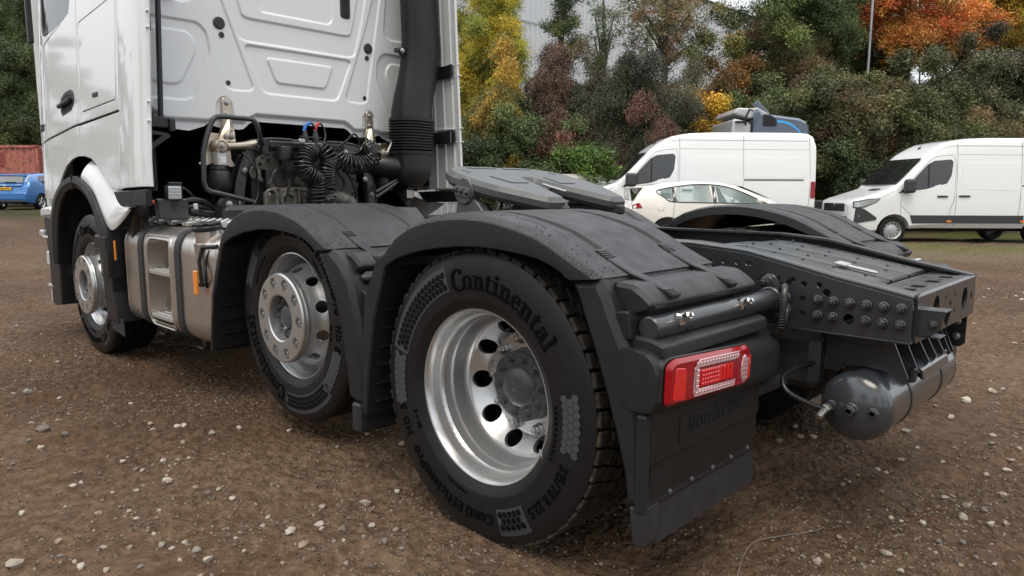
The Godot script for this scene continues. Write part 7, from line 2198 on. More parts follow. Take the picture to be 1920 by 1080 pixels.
	for s in [-1.0, 1.0]: part("inner_arch", Geo.new().box(Vector3(-3.75, 1.42, s * 1.06), Vector3(1.2, 0.50, 0.03)), M.void_black, body)

# ---------------------------------------------------------------- back wall of the cab
func poly_depth(p: Vector2, poly: PackedVector2Array) -> float:   # signed distance, negative inside
	var d := 1e9
	var inside := false
	var n := poly.size()
	var j := n - 1
	for i in n:
		var a := poly[j]
		var b := poly[i]
		var e := b - a
		var w := p - a
		var q := w - e * clampf(w.dot(e) / e.length_squared(), 0.0, 1.0)
		d = minf(d, q.length_squared())
		if (a.y > p.y) != (b.y > p.y) and p.x < (b.x - a.x) * (p.y - a.y) / (b.y - a.y) + a.x: inside = not inside
		j = i
	return -sqrt(d) if inside else sqrt(d)

func flip2(a: PackedVector2Array) -> PackedVector2Array:
	var o := PackedVector2Array()
	for p in a: o.append(Vector2(-p.x, p.y))
	return o

func cab_back() -> void:
	var n := node("cab_back", truck)
	n.set_meta("label", "white pressed back wall of the cab with sunk panels and black plugs")
	var pressed := []   # [outline (z, y), depth]; plus is sunk, minus raised again
	var both := func(a: Array, d: float, r: float):
		var p := rounded(V2(a), r, 3)
		pressed.append([p, d])
		pressed.append([flip2(p), d])
	both.call([1.15, 2.259, 0.737, 2.262, 0.680, 2.205, 0.664, 2.075, 0.79, 1.783, 0.841, 1.760, 1.15, 1.757], 0.012, 0.035)
	both.call([1.055, 2.192, 0.804, 2.194, 0.763, 2.140, 0.757, 2.075, 0.86, 1.872, 0.905, 1.852, 1.045, 1.858], -0.011, 0.035)
	both.call([0.764, 2.95, 0.664, 2.413, 0.567, 1.869, 0.52, 1.852, 0.393, 1.858, 0.372, 1.885, 0.571, 2.431, 0.735, 2.95], 0.010, 0.03)
	both.call([1.15, 3.0, 1.15, 2.38, 0.80, 2.375, 0.745, 2.42, 0.80, 3.0], 0.011, 0.04)
	var one := func(a: Array, d: float, r: float): pressed.append([rounded(V2(a), r, 3), d])
	one.call([0.268, 2.100, -0.268, 2.100, -0.197, 1.932, 0.197, 1.932], -0.011, 0.03)
	pressed[pressed.size() - 1][0] = rounded(V2([0.268, 2.100, 0.197, 1.932, -0.197, 1.932, -0.268, 2.100]), 0.03, 3)
	one.call([0.435, 2.166, 0.300, 1.853, -0.300, 1.853, -0.435, 2.166], 0.012, 0.045)
	one.call([0.64, 2.95, 0.53, 2.438, 0.462, 2.205, 0.41, 2.190, -0.41, 2.190, -0.462, 2.205, -0.53, 2.438, -0.64, 2.95], 0.012, 0.05)
	one.call([0.56, 2.95, 0.462, 2.451, 0.432, 2.352, 0.38, 2.343, -0.38, 2.343, -0.432, 2.352, -0.462, 2.451, -0.56, 2.95], -0.011, 0.04)
	one.call([0.35, 2.95, 0.31, 2.45, 0.295, 2.404, -0.245, 2.404, -0.275, 2.44, -0.28, 2.95], 0.011, 0.03)
	# hollow round each hinge bracket
	both.call([0.650, 1.64, 0.640, 1.76, 0.605, 1.80, 0.565, 1.80, 0.530, 1.76, 0.520, 1.64], 0.010, 0.02)
	var boxes := []
	for p in pressed:
		var r := Rect2(p[0][0], Vector2.ZERO)
		for q in p[0]: r = r.expand(q)
		boxes.append(r.grow(0.02))
	var foot := V2([-1.14, 1.76, -1.04, 1.655, -0.95, 1.575, -0.82, 1.565, -0.72, 1.60, -0.70, 1.618, -0.63, 1.60, -0.48, 1.592, -0.445, 1.60, -0.405, 1.638, -0.37, 1.655, 0.37, 1.655, 0.405, 1.638, 0.445, 1.60, 0.48, 1.592, 0.63, 1.60, 0.70, 1.618, 0.72, 1.60, 0.82, 1.565, 0.95, 1.575, 1.04, 1.655, 1.14, 1.76])
	var crease := V2([-1.14, 1.83, -1.05, 1.70, -0.98, 1.648, -0.70, 1.652, -0.66, 1.666, -0.45, 1.660, -0.40, 1.695, -0.36, 1.715, 0.36, 1.715, 0.40, 1.695, 0.45, 1.660, 0.66, 1.666, 0.70, 1.652, 0.98, 1.648, 1.05, 1.70, 1.14, 1.83])
	var along := func(p: PackedVector2Array, z: float) -> float:
		for i in p.size() - 1:
			if z <= p[i + 1].x: return lerpf(p[i].y, p[i + 1].y, (z - p[i].x) / (p[i + 1].x - p[i].x))
		return p[p.size() - 1].y
	var nu := 430
	var nv := 260
	var pos := PackedVector3Array()
	pos.resize((nu + 1) * (nv + 1))
	for i in nu + 1:
		var z := lerpf(-1.135, 1.135, float(i) / nu)
		var y0: float = along.call(foot, z)
		var c0: float = along.call(crease, z)
		for j in nv + 1:
			var v := float(j) / nv
			var y := lerpf(y0, 3.05, v)
			var q := Vector2(z, y)
			var dx := 0.0
			for k in pressed.size():
				if boxes[k].has_point(q):
					var d := poly_depth(q, pressed[k][0])
					if d < 0.0065: dx -= pressed[k][1] * (1.0 - smoothstep(-0.0065, 0.0065, d))
			dx -= 0.030 * (1.0 - smoothstep(c0 - 0.034, c0, y))
			pos[j * (nu + 1) + i] = Vector3(-3.145 + dx + 0.01 * cos(z * 1.2), y, z)
	var nor := PackedVector3Array()
	nor.resize(pos.size())
	var ix := PackedInt32Array()
	for j in nv + 1:
		for i in nu + 1:
			var k := j * (nu + 1) + i
			var a := pos[k - 1] if i > 0 else pos[k]
			var b := pos[k + 1] if i < nu else pos[k]
			var c := pos[k - nu - 1] if j > 0 else pos[k]
			var d := pos[k + nu + 1] if j < nv else pos[k]
			nor[k] = (d - c).cross(b - a).normalized()
			if i < nu and j < nv: ix.append_array(PackedInt32Array([k, k + 1, k + nu + 1, k + 1, k + nu + 2, k + nu + 1]))
	var ar := []
	ar.resize(Mesh.ARRAY_MAX)
	ar[Mesh.ARRAY_VERTEX] = pos; ar[Mesh.ARRAY_NORMAL] = nor; ar[Mesh.ARRAY_INDEX] = ix
	var m := ArrayMesh.new()
	m.add_surface_from_arrays(Mesh.PRIMITIVE_TRIANGLES, ar)
	put("pressed_wall", m, M.white_panel, n)
	part("inner_wall", Geo.new().box(Vector3(-3.26, 2.42, 0), Vector3(0.03, 1.5, 2.2)), M.void_black, n)
	var plug := Geo.new().lathe([Vector2(0, 0), Vector2(1.0, 0), Vector2(1.0, 0.05), Vector2(0.85, 0.16), Vector2(0.15, 0.16), Vector2(0.12, 0.1), Vector2(0, 0.1)], Transform3D(), 20).mesh(30)
	var dots := [[0.0, 1.758, 0.015]]
	for q in [[0.593, 2.281, 0.040], [0.580, 2.207, 0.019], [0.55, 1.898, 0.0165], [0.764, 1.734, 0.0165], [0.258, 1.7575, 0.015]]:
		dots.append(q)
		dots.append([-q[0], q[1], q[2]])
	for q in dots:
		put("plug", plug, M.black_plastic, n, Transform3D(face(Vector3(1, 0, 0)).scaled(Vector3.ONE * q[2]), Vector3(-3.143, q[1], q[0])))
	var vg := Geo.new().prism(rrect(0.088, 0.40, 0.03), -0.005, 0.010, Transform3D(Basis(Vector3(0, 0, -1), Vector3(0, 1, 0), Vector3(1, 0, 0)), Vector3(-3.140, 2.67, -0.387)), 0.005)
	part("vent", vg, M.black_plastic, n)
	for k in 16: part("vent_slat", Geo.new().box(Vector3(-3.128, 2.49 + 0.0165 * k, -0.387), Vector3(0.008, 0.006, 0.058), 0.002), M.dark_plastic, n)
	# plated hinge brackets
	for s in [1.0, -1.0]:
		var z0: float = 0.578 * s
		var tb := Basis(Vector3(0, 0, -1), Vector3(0, 1, 0), Vector3(1, 0, 0))
		part("hinge_plate", Geo.new().prism(rounded(V2([-0.034, 1.785, -0.030, 1.62, -0.036, 1.60, 0.036, 1.60, 0.030, 1.62, 0.034, 1.785, 0.0, 1.805]), 0.02, 3), 0.0, 0.010, Transform3D(tb, Vector3(-3.135, 0, z0)), 0.003), M.zinc_steel, n)
		part("hinge_arm", Geo.new().loft([[Vector3(-3.13, 1.66, z0 + 0.03), Vector3(-3.13, 1.66, z0 - 0.03), Vector3(-3.12, 1.66, z0 - 0.02), Vector3(-3.10, 1.66, z0), Vector3(-3.12, 1.66, z0 + 0.02)], [Vector3(-3.12, 1.58, z0 + 0.055), Vector3(-3.12, 1.58, z0 - 0.035), Vector3(-3.09, 1.58, z0 - 0.03), Vector3(-3.065, 1.58, z0 + 0.01), Vector3(-3.09, 1.58, z0 + 0.05)], [Vector3(-3.11, 1.50, z0 + 0.10), Vector3(-3.11, 1.50, z0 - 0.02), Vector3(-3.06, 1.50, z0 - 0.02), Vector3(-3.055, 1.50, z0 + 0.04), Vector3(-3.06, 1.50, z0 + 0.10)]], true, true), M.zinc_steel, n)
		for q in [[0.0, 1.762], [0.0, 1.685], [0.045, 1.535], [0.0, 1.535]]:
			put("hinge_bolt", bolt_geo(0.014, 0.016).mesh(25), M.nut_steel, n, Transform3D(face(Vector3(1, 0, 0)), Vector3(-3.125 if q[1] > 1.6 else -3.058, q[1], z0 + q[0] * s + 0.0)))

# ---------------------------------------------------------------- the gap behind the cab
func engine_bay() -> void:
	# cab mounts: plated link, clevis, damper and air bag on each side
	for s in [1.0, -1.0]:
		var n := node("cab_mount", truck)
		n.set_meta("label", "plated cab mount with black air bag, " + ("nearest the fuel tank" if s > 0 else "on the far side behind the coils"))
		var mt := mirrored(s)
		var add := func(called: String, g: Geo, m: Material, deg := 35.0): return part(called, Geo.new().add(g, mt), m, n, deg)
		add.call("clevis", Geo.new().prism(rounded(V2([0.0, 1.55, -0.10, 1.56, -0.13, 1.48, -0.12, 1.38, -0.17, 1.35, -0.13, 1.33, -0.06, 1.36, 0.0, 1.36, 0.05, 1.33, 0.09, 1.34, 0.06, 1.38, 0.05, 1.52]), 0.015, 3), -3.115, -3.105, Transform3D(Basis(Vector3(0, 0, -1), Vector3(0, 1, 0), Vector3(1, 0, 0)), Vector3(0, 0, 0.63)), 0.003), M.zinc_steel)
		add.call("pivot_bush", Geo.new().lathe([Vector2(0, 0), Vector2(0.045, 0), Vector2(0.046, 0.05), Vector2(0.036, 0.055), Vector2(0.030, 0.050), Vector2(0.026, 0.056), Vector2(0, 0.056)], Transform3D(face(Vector3(1, 0, 0)), Vector3(-3.08, 1.468, 0.668)), 26), M.zinc_steel)
		add.call("pivot_bolt", Geo.new().add(bolt_geo(0.017, 0.02), Transform3D(face(Vector3(1, 0, 0)), Vector3(-3.026, 1.468, 0.668))), M.nut_steel)
		add.call("link", Geo.new().tube(smooth_path([Vector3(-3.06, 1.468, 0.64), Vector3(-3.06, 1.472, 0.56), Vector3(-3.06, 1.480, 0.48), Vector3(-3.07, 1.488, 0.42)]), [0.033, 0.031, 0.029, 0.028, 0.027, 0.026, 0.026, 0.026, 0.026, 0.027, 0.028, 0.029, 0.031, 0.033, 0.035, 0.037, 0.038, 0.039, 0.04], 14), M.zinc_steel)
		add.call("damper_head", Geo.new().box(Vector3(-3.07, 1.385, 0.665), Vector3(0.07, 0.10, 0.072), 0.008), M.silver_paint)
		add.call("damper_label", Geo.new().box(Vector3(-3.0335, 1.38, 0.66), Vector3(0.002, 0.045, 0.04)), M.print_white)
		add.call("air_bag", Geo.new().lathe([Vector2(0, 1.345), Vector2(0.052, 1.345), Vector2(0.054, 1.325), Vector2(0.058, 1.318), Vector2(0.056, 1.308), Vector2(0.066, 1.302), Vector2(0.076, 1.28), Vector2(0.080, 1.24), Vector2(0.078, 1.20), Vector2(0.066, 1.175), Vector2(0.0, 1.17)].map(func(p): return Vector2(p.x, -p.y)), Transform3D(Basis(Vector3.RIGHT, PI / 2), Vector3(-3.08, 0, 0.672)), 30), M.black_plastic)
		add.call("mount_strut", Geo.new().prism(V2([0.60, 1.05, 0.66, 1.05, 0.50, 1.42, 0.44, 1.42]), -3.20, -3.15, Transform3D(Basis(Vector3(0, 0, 1), Vector3(0, 1, 0), Vector3(1, 0, 0)), Vector3.ZERO), 0.008), M.dark_iron)
	# arched carrier over the rear of the engine
	var ob := [[0.580, 1.06], [0.578, 1.16], [0.564, 1.24], [0.522, 1.368], [0.470, 1.475], [0.412, 1.522], [0.30, 1.540], [0.15, 1.540]]
	var ib := [[0.508, 1.06], [0.504, 1.165], [0.485, 1.262], [0.436, 1.345], [0.356, 1.425], [0.25, 1.464], [0.18, 1.480], [0.12, 1.486]]
	var poly := PackedVector2Array()
	for p in ob: poly.append(Vector2(p[0], p[1]))
	for i in range(ob.size() - 1, -1, -1): poly.append(Vector2(-ob[i][0], ob[i][1]))
	for p in ib: poly.append(Vector2(-p[0], p[1]))
	for i in range(ib.size() - 1, -1, -1): poly.append(Vector2(ib[i][0], ib[i][1]))
	var zt := Basis(Vector3(0, 0, 1), Vector3(0, 1, 0), Vector3(-1, 0, 0))
	var hoop := node("carrier_arch", truck)
	part("arch_web", Geo.new().prism(poly, -0.03, 0.03, Transform3D(zt, Vector3(-3.09, 0, 0)), 0.008), M.frame_paint, hoop, 30)
	for s in [-1.0, 1.0]:
		var edge := []
		for p in ob: edge.append(Vector3(-3.06, p[1] - 0.004, s * (p[0] - 0.004)))
		part("arch_flange", Geo.new().tube(smooth_path(edge, 3), 0.009, 8), M.frame_paint, hoop)
	for q in [[0.40, 1.466], [0.552, 1.12], [0.30, 1.505], [-0.48, 1.264], [-0.54, 1.144], [-0.31, 1.464], [0.50, 1.31]]:
		put("arch_bolt", bolt_geo(0.016, 0.014).mesh(25), M.nut_steel, hoop, Transform3D(face(Vector3(1, 0, 0)), Vector3(-3.06, q[1], q[0])))
	for q in [[0.515, 1.29], [0.53, 1.22]]: part("arch_slot", Geo.new().cyl(Vector3(-3.062, q[1], q[0]), Vector3(-3.058, q[1], q[0]), 0.008, 10), M.void_black, hoop)
	part("end_strut", Geo.new().tube([Vector3(-3.0, 1.06, 0.585), Vector3(-3.05, 1.13, 0.56)], 0.02, 8), M.frame_paint, hoop)
	for z in [0.0, 0.04]: part("tie_rod", Geo.new().tube([Vector3(-2.97, 1.125 + z, -0.515), Vector3(-2.95, 1.262 + z * 0.5, -0.74)], 0.014, 10), M.frame_paint, truck)
	# bent grab rail
	part("grab_rail", Geo.new().tube(smooth_path([Vector3(-3.03, 1.47, 0.37), Vector3(-2.97, 1.50, 0.42), Vector3(-2.91, 1.56, 0.462), Vector3(-2.90, 1.625, 0.49), Vector3(-2.90, 1.643, 0.53), Vector3(-2.90, 1.645, 0.62), Vector3(-2.90, 1.646, 0.72), Vector3(-2.90, 1.630, 0.768), Vector3(-2.90, 1.57, 0.80), Vector3(-2.90, 1.43, 0.845), Vector3(-2.90, 1.30, 0.852), Vector3(-2.90, 1.22, 0.852), Vector3(-2.90, 1.175, 0.825), Vector3(-2.90, 1.155, 0.75), Vector3(-2.90, 1.128, 0.64), Vector3(-2.92, 1.10, 0.52)], 5), 0.0165, 14), M.frame_paint, truck)
	part("rail_clamp", Geo.new().box(Vector3(-3.0, 1.475, 0.385), Vector3(0.05, 0.11, 0.05), 0.006, Transform3D()), M.black_plastic, truck)
	# rear of the engine: timing case plates and bell housing
	var e := node("engine", truck)
	e.set_meta("label", "grey cast rear end of the engine under the cab")
	var pl := func(called: String, a: Array, x: float, th: float, m: Material, bev := 0.006): return part(called, Geo.new().prism(rounded(V2(a), 0.012, 3), -th, th, Transform3D(zt, Vector3(x, 0, 0)), bev), m, e, 30)
	pl.call("case_top", [0.43, 1.315, 0.43, 1.39, 0.36, 1.44, 0.26, 1.45, 0.17, 1.42, 0.10, 1.42, 0.05, 1.38, 0.05, 1.315], -3.04, 0.02, M.cast_iron)
	pl.call("case_middle", [0.37, 1.19, 0.37, 1.32, 0.19, 1.325, 0.17, 1.19], -3.03, 0.02, M.dark_iron)
	pl.call("side_plate", [0.49, 1.31, 0.47, 1.345, 0.41, 1.325, 0.40, 1.24, 0.43, 1.225, 0.45, 1.25, 0.485, 1.265], -3.02, 0.008, M.cast_iron)
	pl.call("side_plate", [0.09, 1.20, 0.07, 1.29, 0.15, 1.27, 0.16, 1.22], -3.01, 0.008, M.cast_iron)
	pl.call("bell_housing", [0.40, 1.0, 0.41, 1.15, 0.36, 1.195, 0.06, 1.20, -0.02, 1.15, -0.05, 1.0], -2.98, 0.05, M.cast_iron, 0.02)
	pl.call("front_case", [0.44, 1.0, 0.44, 1.42, 0.30, 1.46, -0.25, 1.46, -0.42, 1.35, -0.45, 1.0], -3.16, 0.06, M.dark_iron)
	part("cover_disc", Geo.new().lathe([Vector2(0, 0), Vector2(0.070, 0), Vector2(0.070, 0.014), Vector2(0.060, 0.022), Vector2(0.052, 0.018), Vector2(0, 0.018)], Transform3D(face(Vector3(1, 0, 0)), Vector3(-3.01, 1.265, 0.272)), 26), M.dark_iron, e)
	part("cover_flange", Geo.new().prism(rounded(V2([0.36, 1.19, 0.355, 1.25, 0.29, 1.335, 0.25, 1.335, 0.19, 1.27, 0.185, 1.20]), 0.015, 3), -0.006, 0.006, Transform3D(zt, Vector3(-3.004, 0, 0)), 0.002), M.cast_iron, e)
	for q in [[0.354, 1.378], [0.417, 1.353]]:
		part("port_ring", Geo.new().lathe([Vector2(0.016, 0), Vector2(0.026, 0), Vector2(0.026, 0.01), Vector2(0.018, 0.012), Vector2(0.016, 0.0)], Transform3D(face(Vector3(1, 0, 0)), Vector3(-3.02, q[1], q[0])), 20), M.cast_iron, e)
		part("port_bore", Geo.new().cyl(Vector3(-3.019, q[1], q[0]), Vector3(-3.016, q[1], q[0]), 0.017, 16), M.void_black, e)
	for k in 2:
		var z := 0.265 - 0.17 * k
		part("housing_eye", Geo.new().lathe([Vector2(0.035, 0), Vector2(0.062, 0), Vector2(0.060, 0.02), Vector2(0.040, 0.022), Vector2(0.035, 0.0)], Transform3D(face(Vector3(1, 0, 0)), Vector3(-2.93, 1.11, z)), 24), M.cast_iron, e)
		part("housing_rib", Geo.new().box(Vector3(-2.92, 1.12, z - 0.085), Vector3(0.03, 0.14, 0.014), 0.005), M.cast_iron, e)
	for q in [[0.455, 1.325], [0.42, 1.245], [0.38, 1.17], [0.33, 1.185], [0.20, 1.185], [0.10, 1.17], [0.08, 1.14], [0.02, 1.13], [0.20, 1.30], [0.36, 1.22], [0.40, 1.41], [0.22, 1.42], [0.12, 1.39]]:
		put("engine_bolt", bolt_geo(0.011, 0.016).mesh(25), M.cast_iron, e, Transform3D(face(Vector3(1, 0, 0)), Vector3(-2.995 if q[1] > 1.2 else -2.93, q[1], q[0])))
	part("coolant_pipe", Geo.new().tube(smooth_path([Vector3(-2.9, 1.06, 0.44), Vector3(-2.9, 1.15, 0.44), Vector3(-2.9, 1.18, 0.40), Vector3(-2.9, 1.15, 0.36), Vector3(-2.9, 1.06, 0.36)]), 0.011, 10), M.cast_iron, e)
	part("exhaust_bend", Geo.new().tube(smooth_path([Vector3(-2.9, 1.12, 0.0), Vector3(-2.88, 1.12, -0.1), Vector3(-2.88, 1.09, -0.2), Vector3(-2.9, 1.02, -0.25)]), 0.055, 16), M.cast_iron, e)
	for k in 9:   # loose wiring and small pipes
		var z := rng.randf_range(-0.3, 0.5)
		var pts := []
		for i in 5: pts.append(Vector3(-2.97 + rng.randf_range(-0.04, 0.06), 1.03 + 0.10 * i, z + rng.randf_range(-0.07, 0.07)))
		part("cable", Geo.new().tube(smooth_path(pts), rng.randf_range(0.005, 0.010), 7), M.hose_black, e)
	part("reservoir", Geo.new().lathe([Vector2(0, 0), Vector2(0.058, 0), Vector2(0.062, 0.02), Vector2(0.062, 0.085), Vector2(0.055, 0.095), Vector2(0, 0.095)], Transform3D(Basis(Vector3.RIGHT, -PI / 2), Vector3(-2.95, 1.385, 0.258)), 24), M.black_plastic, truck)
	part("cross_tube", Geo.new().box(Vector3(-2.99, 1.49, 0.06), Vector3(0.05, 0.055, 0.60), 0.01), M.black_plastic, truck)
	for q in [[0.27, 1.10], [0.07, 1.10]]: pass
	part("hose_tray", Geo.new().box(Vector3(-2.93, 1.452, -0.28), Vector3(0.10, 0.006, 0.09), 0.002).box(Vector3(-2.90, 1.438, -0.28), Vector3(0.006, 0.03, 0.09), 0.002), M.zinc_steel, truck)
	part("bent_rod", Geo.new().tube(smooth_path([Vector3(-2.95, 1.565, -0.62), Vector3(-2.95, 1.56, -0.652), Vector3(-2.95, 1.53, -0.648), Vector3(-2.95, 1.47, -0.615)]), 0.011, 10), M.nut_steel, truck)
	coils()
	intake()
	# work lamps and the control box beside the catwalk
	for q in [[-2.80, 1.162, 1.078, 0.044, 0.0], [-2.88, 1.148, -0.778, 0.036, 0.05]]:
		var n := node("work_lamp", truck)
		n.set_meta("label", "square work lamp " + ("beside the catwalk" if q[2] > 0 else "under the air intake"))
		var t := T(q[0], q[1], q[2], face(Vector3(1.0, -0.04, 0.10)))
		var r: float = q[3]
		part("housing", Geo.new().prism(rrect(r * 2, r * 2, 0.010), -0.045, 0.0, t, 0.006), M.black_plastic, n)
		part("bezel", Geo.new().prism(rrect(r * 2.1, r * 2.1, 0.012), -0.012, 0.006, t, 0.004), M.dark_plastic, n)
		part("lens", Geo.new().prism(rrect(r * 1.72, r * 1.72, 0.008), 0.004, 0.0085, t, 0.002), M.lamp_lens, n)
		for k in 4: part("reflector_rib", Geo.new().box(Vector3(0, (k - 1.5) * r * 0.42, 0.009), Vector3(r * 1.6, 0.004, 0.003), 0.001, t), M.chrome, n)
		part("lamp_foot", Geo.new().box(Vector3(0, -r - 0.025, -0.02), Vector3(0.045, 0.04, 0.012), 0.003, t).cyl(t * Vector3(0, -r - 0.065, -0.02), t * Vector3(0, -r - 0.03, -0.02), 0.009, 8), M.black_plastic, n)
		part("lamp_cap", Geo.new().box(Vector3(0.01, r + 0.010, -0.02), Vector3(r * 1.7, 0.018, 0.04), 0.004, t), M.black_plastic, n)
	part("control_box", Geo.new().prism(rounded(V2([0.985, 1.0, 1.165, 1.0, 1.178, 1.125, 0.99, 1.125]), 0.01, 2), -0.03, 0.03, Transform3D(zt, Vector3(-2.85, 0, 0)), 0.008), M.frame_paint, truck)
	part("lamp_cable", Geo.new().tube(smooth_path([Vector3(-2.84, 1.185, 1.03), Vector3(-2.86, 1.185, 0.99), Vector3(-2.88, 1.13, 0.93), Vector3(-2.90, 1.07, 0.88), Vector3(-2.92, 0.99, 0.84)]), 0.009, 8), M.hose_black, truck)
	for q in [[1.115, 0.016, 0.90, 0.99], [1.075, 0.013, 0.88, 0.99], [1.045, 0.02, 0.72, 0.97]]:
		part("coolant_hose", Geo.new().tube(smooth_path([Vector3(-2.84, q[0], q[3]), Vector3(-2.84, q[0] + 0.005, 0.94), Vector3(-2.87, q[0] - 0.01, 0.87), Vector3(-2.92, q[0] - 0.05, q[2] - 0.1)]), q[1], 10), M.hose_black, truck)
	part("hose_clip", Geo.new().box(Vector3(-2.835, 1.075, 0.945), Vector3(0.03, 0.04, 0.03), 0.006), M.silver_paint, truck)
	part("red_cap", Geo.new().cyl(Vector3(-2.80, 1.108, 1.225), Vector3(-2.80, 1.108, 1.198), 0.012, 12, 0.003), M.red_plastic, truck)
	part("battery_case", Geo.new().box(Vector3(-3.0, 0.92, 0.62), Vector3(0.5, 0.32, 0.36), 0.03), M.black_plastic, truck)
	part("lower_pulley", Geo.new().lathe([Vector2(0, 0), Vector2(0.07, 0), Vector2(0.075, 0.02), Vector2(0.06, 0.035), Vector2(0, 0.035)], Transform3D(face(Vector3(1, 0, 0)), Vector3(-2.93, 1.075, 0.70)), 24), M.black_plastic, truck)
	put("pulley_bolt", bolt_geo(0.017, 0.018).mesh(25), M.nut_steel, truck, Transform3D(face(Vector3(1, 0, 0)), Vector3(-2.893, 1.085, 0.70)))
	part("hose_column", Geo.new().tube(smooth_path([Vector3(-3.15, 1.13, 1.17), Vector3(-3.12, 1.05, 1.17), Vector3(-3.18, 0.97, 1.16), Vector3(-3.25, 0.80, 1.14)]), 0.05, 14), M.black_plastic, truck)

func spiral(path: Array, R: float, r: float, turns: float, squash := 1.0) -> Geo:   # a coiled hose wound round a path
	var p := smooth_path(path, 8)
	var n := int(turns * 16)
	var out := []
	for i in n + 1:
		var u := float(i) / n * (p.size() - 1)
		var k := mini(int(u), p.size() - 2)
		var c: Vector3 = p[k].lerp(p[k + 1], u - k)
		var d: Vector3 = (p[mini(k + 2, p.size() - 1)] - p[maxi(k - 1, 0)]).normalized()
		var x := Vector3(1, 0, 0)
		x = (x - d * x.dot(d)).normalized()
		var y := d.cross(x)
		var a := TAU * turns * i / n
		out.append(c + (x * cos(a) * squash + y * sin(a)) * R)
	return Geo.new().tube(out, r, 7)

func coils() -> void:
	var n := node("coiled_line", truck)
	n.set_meta("label", "black coiled air line with a blue end, hung in the middle behind the cab")
	part("coil", spiral([Vector3(-2.84, 1.44, 0.11), Vector3(-2.82, 1.42, 0.165), Vector3(-2.80, 1.37, 0.205), Vector3(-2.80, 1.315, 0.20), Vector3(-2.80, 1.27, 0.14), Vector3(-2.81, 1.25, 0.10), Vector3(-2.83, 1.18, 0.095), Vector3(-2.84, 1.09, 0.092)], 0.058, 0.0078, 23), M.hose_black, n)
	part("lead", Geo.new().tube(smooth_path([Vector3(-2.86, 1.53, 0.15), Vector3(-2.86, 1.59, 0.158), Vector3(-2.86, 1.63, 0.135), Vector3(-2.86, 1.645, 0.105), Vector3(-2.86, 1.63, 0.082), Vector3(-2.85, 1.57, 0.062), Vector3(-2.84, 1.50, 0.08), Vector3(-2.84, 1.44, 0.11)]), 0.0075, 8), M.hose_black, n)
	part("blue_end", Geo.new().tube(smooth_path([Vector3(-2.86, 1.585, 0.158), Vector3(-2.86, 1.628, 0.138), Vector3(-2.86, 1.646, 0.103)]), 0.0115, 10), M.blue_plastic, n)
	n = node("coiled_line", truck)
	n.set_meta("label", "black coiled air line with a red end, beside the one with the blue end")
	part("coil", spiral([Vector3(-2.84, 1.47, 0.05), Vector3(-2.80, 1.43, 0.015), Vector3(-2.80, 1.38, 0.00), Vector3(-2.80, 1.33, 0.02), Vector3(-2.81, 1.285, 0.02), Vector3(-2.83, 1.22, 0.005), Vector3(-2.84, 1.09, -0.005)], 0.056, 0.0078, 20), M.hose_black, n)
	part("lead", Geo.new().tube(smooth_path([Vector3(-2.86, 1.53, 0.075), Vector3(-2.86, 1.60, 0.072), Vector3(-2.86, 1.64, 0.05), Vector3(-2.86, 1.645, 0.025), Vector3(-2.86, 1.60, -0.005), Vector3(-2.85, 1.54, 0.0), Vector3(-2.84, 1.47, 0.05)]), 0.0075, 8), M.hose_black, n)
	part("red_end", Geo.new().tube(smooth_path([Vector3(-2.86, 1.59, 0.072), Vector3(-2.86, 1.63, 0.055), Vector3(-2.86, 1.648, 0.034)]), 0.0115, 10), M.red_plastic, n)
	n = node("coiled_line", truck)
	n.set_meta("label", "black coiled cable drooping towards the far side, by the wide black intake pipe")
	part("coil", spiral([Vector3(-2.86, 1.435, -0.09), Vector3(-2.84, 1.385, -0.13), Vector3(-2.82, 1.36, -0.20), Vector3(-2.82, 1.37, -0.29), Vector3(-2.82, 1.41, -0.37), Vector3(-2.83, 1.455, -0.385), Vector3(-2.84, 1.49, -0.35), Vector3(-2.85, 1.51, -0.30)], 0.062, 0.0078, 21), M.hose_black, n)
	part("lead", Geo.new().tube(smooth_path([Vector3(-2.88, 1.49, -0.12), Vector3(-2.86, 1.54, -0.19), Vector3(-2.85, 1.585, -0.235), Vector3(-2.85, 1.575, -0.27), Vector3(-2.85, 1.51, -0.30)]), 0.008, 8), M.hose_black, n)
	for z in [0.15, 0.07]:
		part("coupling_head", Geo.new().lathe([Vector2(0, 0), Vector2(0.024, 0), Vector2(0.026, 0.03), Vector2(0.018, 0.05), Vector2(0.013, 0.075), Vector2(0, 0.075)], Transform3D(Basis(Vector3.RIGHT, -PI / 2), Vector3(-2.86, 1.515, z)), 16).box(Vector3(-2.86, 1.545, z), Vector3(0.03, 0.012, 0.085), 0.003), M.black_plastic, truck)
	part("coupling_plate", Geo.new().box(Vector3(-2.87, 1.50, 0.11), Vector3(0.06, 0.012, 0.22), 0.003).box(Vector3(-2.84, 1.515, 0.19), Vector3(0.03, 0.03, 0.05), 0.006), M.nut_steel, truck)

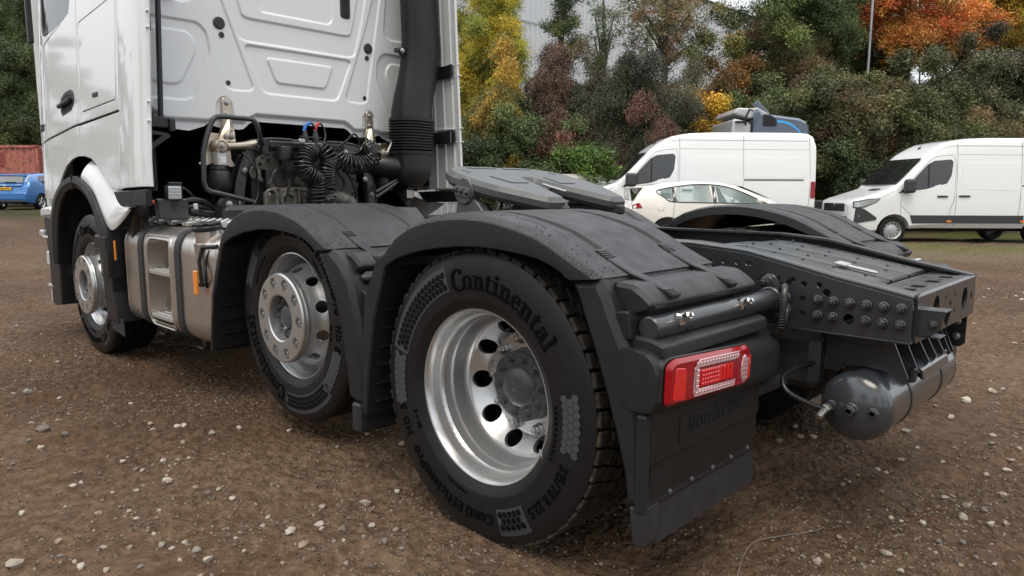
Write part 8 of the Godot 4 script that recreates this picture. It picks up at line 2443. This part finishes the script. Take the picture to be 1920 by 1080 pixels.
func intake() -> void:
	var n := node("air_intake", truck)
	n.set_meta("label", "wide black air intake pipe standing up the far side of the cab's back wall")
	var ring := func(y: float, z: float, x: float, w: float, d: float) -> Array:
		var r := []
		for k in 26:
			var a := TAU * k / 26.0
			var c := cos(a)
			var s := sin(a)
			r.append(Vector3(x + signf(s) * pow(absf(s), 0.75) * d, y, z + signf(c) * pow(absf(c), 0.75) * w))
		return r
	var R := []
	for q in [[3.2, -0.955, -2.96, 0.158, 0.10], [2.70, -0.957, -2.955, 0.160, 0.10], [2.45, -0.965, -2.95, 0.164, 0.10], [2.30, -0.968, -2.945, 0.172, 0.10], [2.18, -0.955, -2.945, 0.174, 0.10], [2.05, -0.920, -2.94, 0.170, 0.105], [1.92, -0.880, -2.94, 0.165, 0.115], [1.82, -0.858, -2.94, 0.164, 0.125], [1.735, -0.852, -2.94, 0.165, 0.135]]:
		R.append(ring.call(q[0], q[1], q[2], q[3], q[4]))
	part("upper_duct", Geo.new().loft(R, true, true), M.dark_plastic, n, 40)
	for z in [-0.93, -0.985]:
		part("duct_groove", Geo.new().box(Vector3(-2.857, 2.72, z), Vector3(0.006, 0.84, 0.008), 0.002), M.void_black, n)
	var bl := []
	for k in 11:
		var y := 1.735 - 0.022 * k
		bl.append([y, 0.168]); bl.append([y - 0.006, 0.183]); bl.append([y - 0.012, 0.183]); bl.append([y - 0.018, 0.166])
	R = []
	for q in bl: R.append(ring.call(q[0], -0.848, -2.935, q[1], q[1] * 0.82))
	part("bellows", Geo.new().loft(R, true, true), M.black_plastic, n, 25)
	for y in [1.735, 1.478]: part("band_clamp", Geo.new().loft([ring.call(y + 0.012, -0.848, -2.935, 0.176, 0.146), ring.call(y - 0.012, -0.848, -2.935, 0.176, 0.146)], true, true), M.dark_plastic, n)
	R = []
	for q in [[1.49, -0.846, 0.160], [1.36, -0.845, 0.156], [1.30, -0.845, 0.150], [1.25, -0.838, 0.125], [1.215, -0.83, 0.09], [1.195, -0.828, 0.05], [1.19, -0.828, 0.01]]: R.append(ring.call(q[0], q[1], -2.93, q[2], q[2] * 0.8))
	part("elbow", Geo.new().loft(R, true, true), M.black_plastic, n, 40)
	part("side_branch", Geo.new().tube(smooth_path([Vector3(-2.95, 1.36, -0.75), Vector3(-3.02, 1.37, -0.62), Vector3(-3.15, 1.38, -0.52), Vector3(-3.3, 1.38, -0.45)]), 0.085, 18), M.black_plastic, n)
	part("duct_lug", Geo.new().prism(rounded(V2([-0.80, 2.20, -0.80, 2.30, -0.745, 2.285, -0.735, 2.26, -0.75, 2.235]), 0.01, 2), -2.96, -2.93, Transform3D(Basis(Vector3(0, 0, 1), Vector3(0, 1, 0), Vector3(1, 0, 0)), Vector3.ZERO), 0.004), M.dark_plastic, n)
	put("lug_bolt", bolt_geo(0.016, 0.014).mesh(25), M.nut_steel, n, Transform3D(face(Vector3(1, 0, 0)), Vector3(-2.93, 2.262, -0.765)))
	part("lug_block", Geo.new().box(Vector3(-2.95, 2.262, -0.722), Vector3(0.03, 0.035, 0.03), 0.005), M.black_plastic, n)
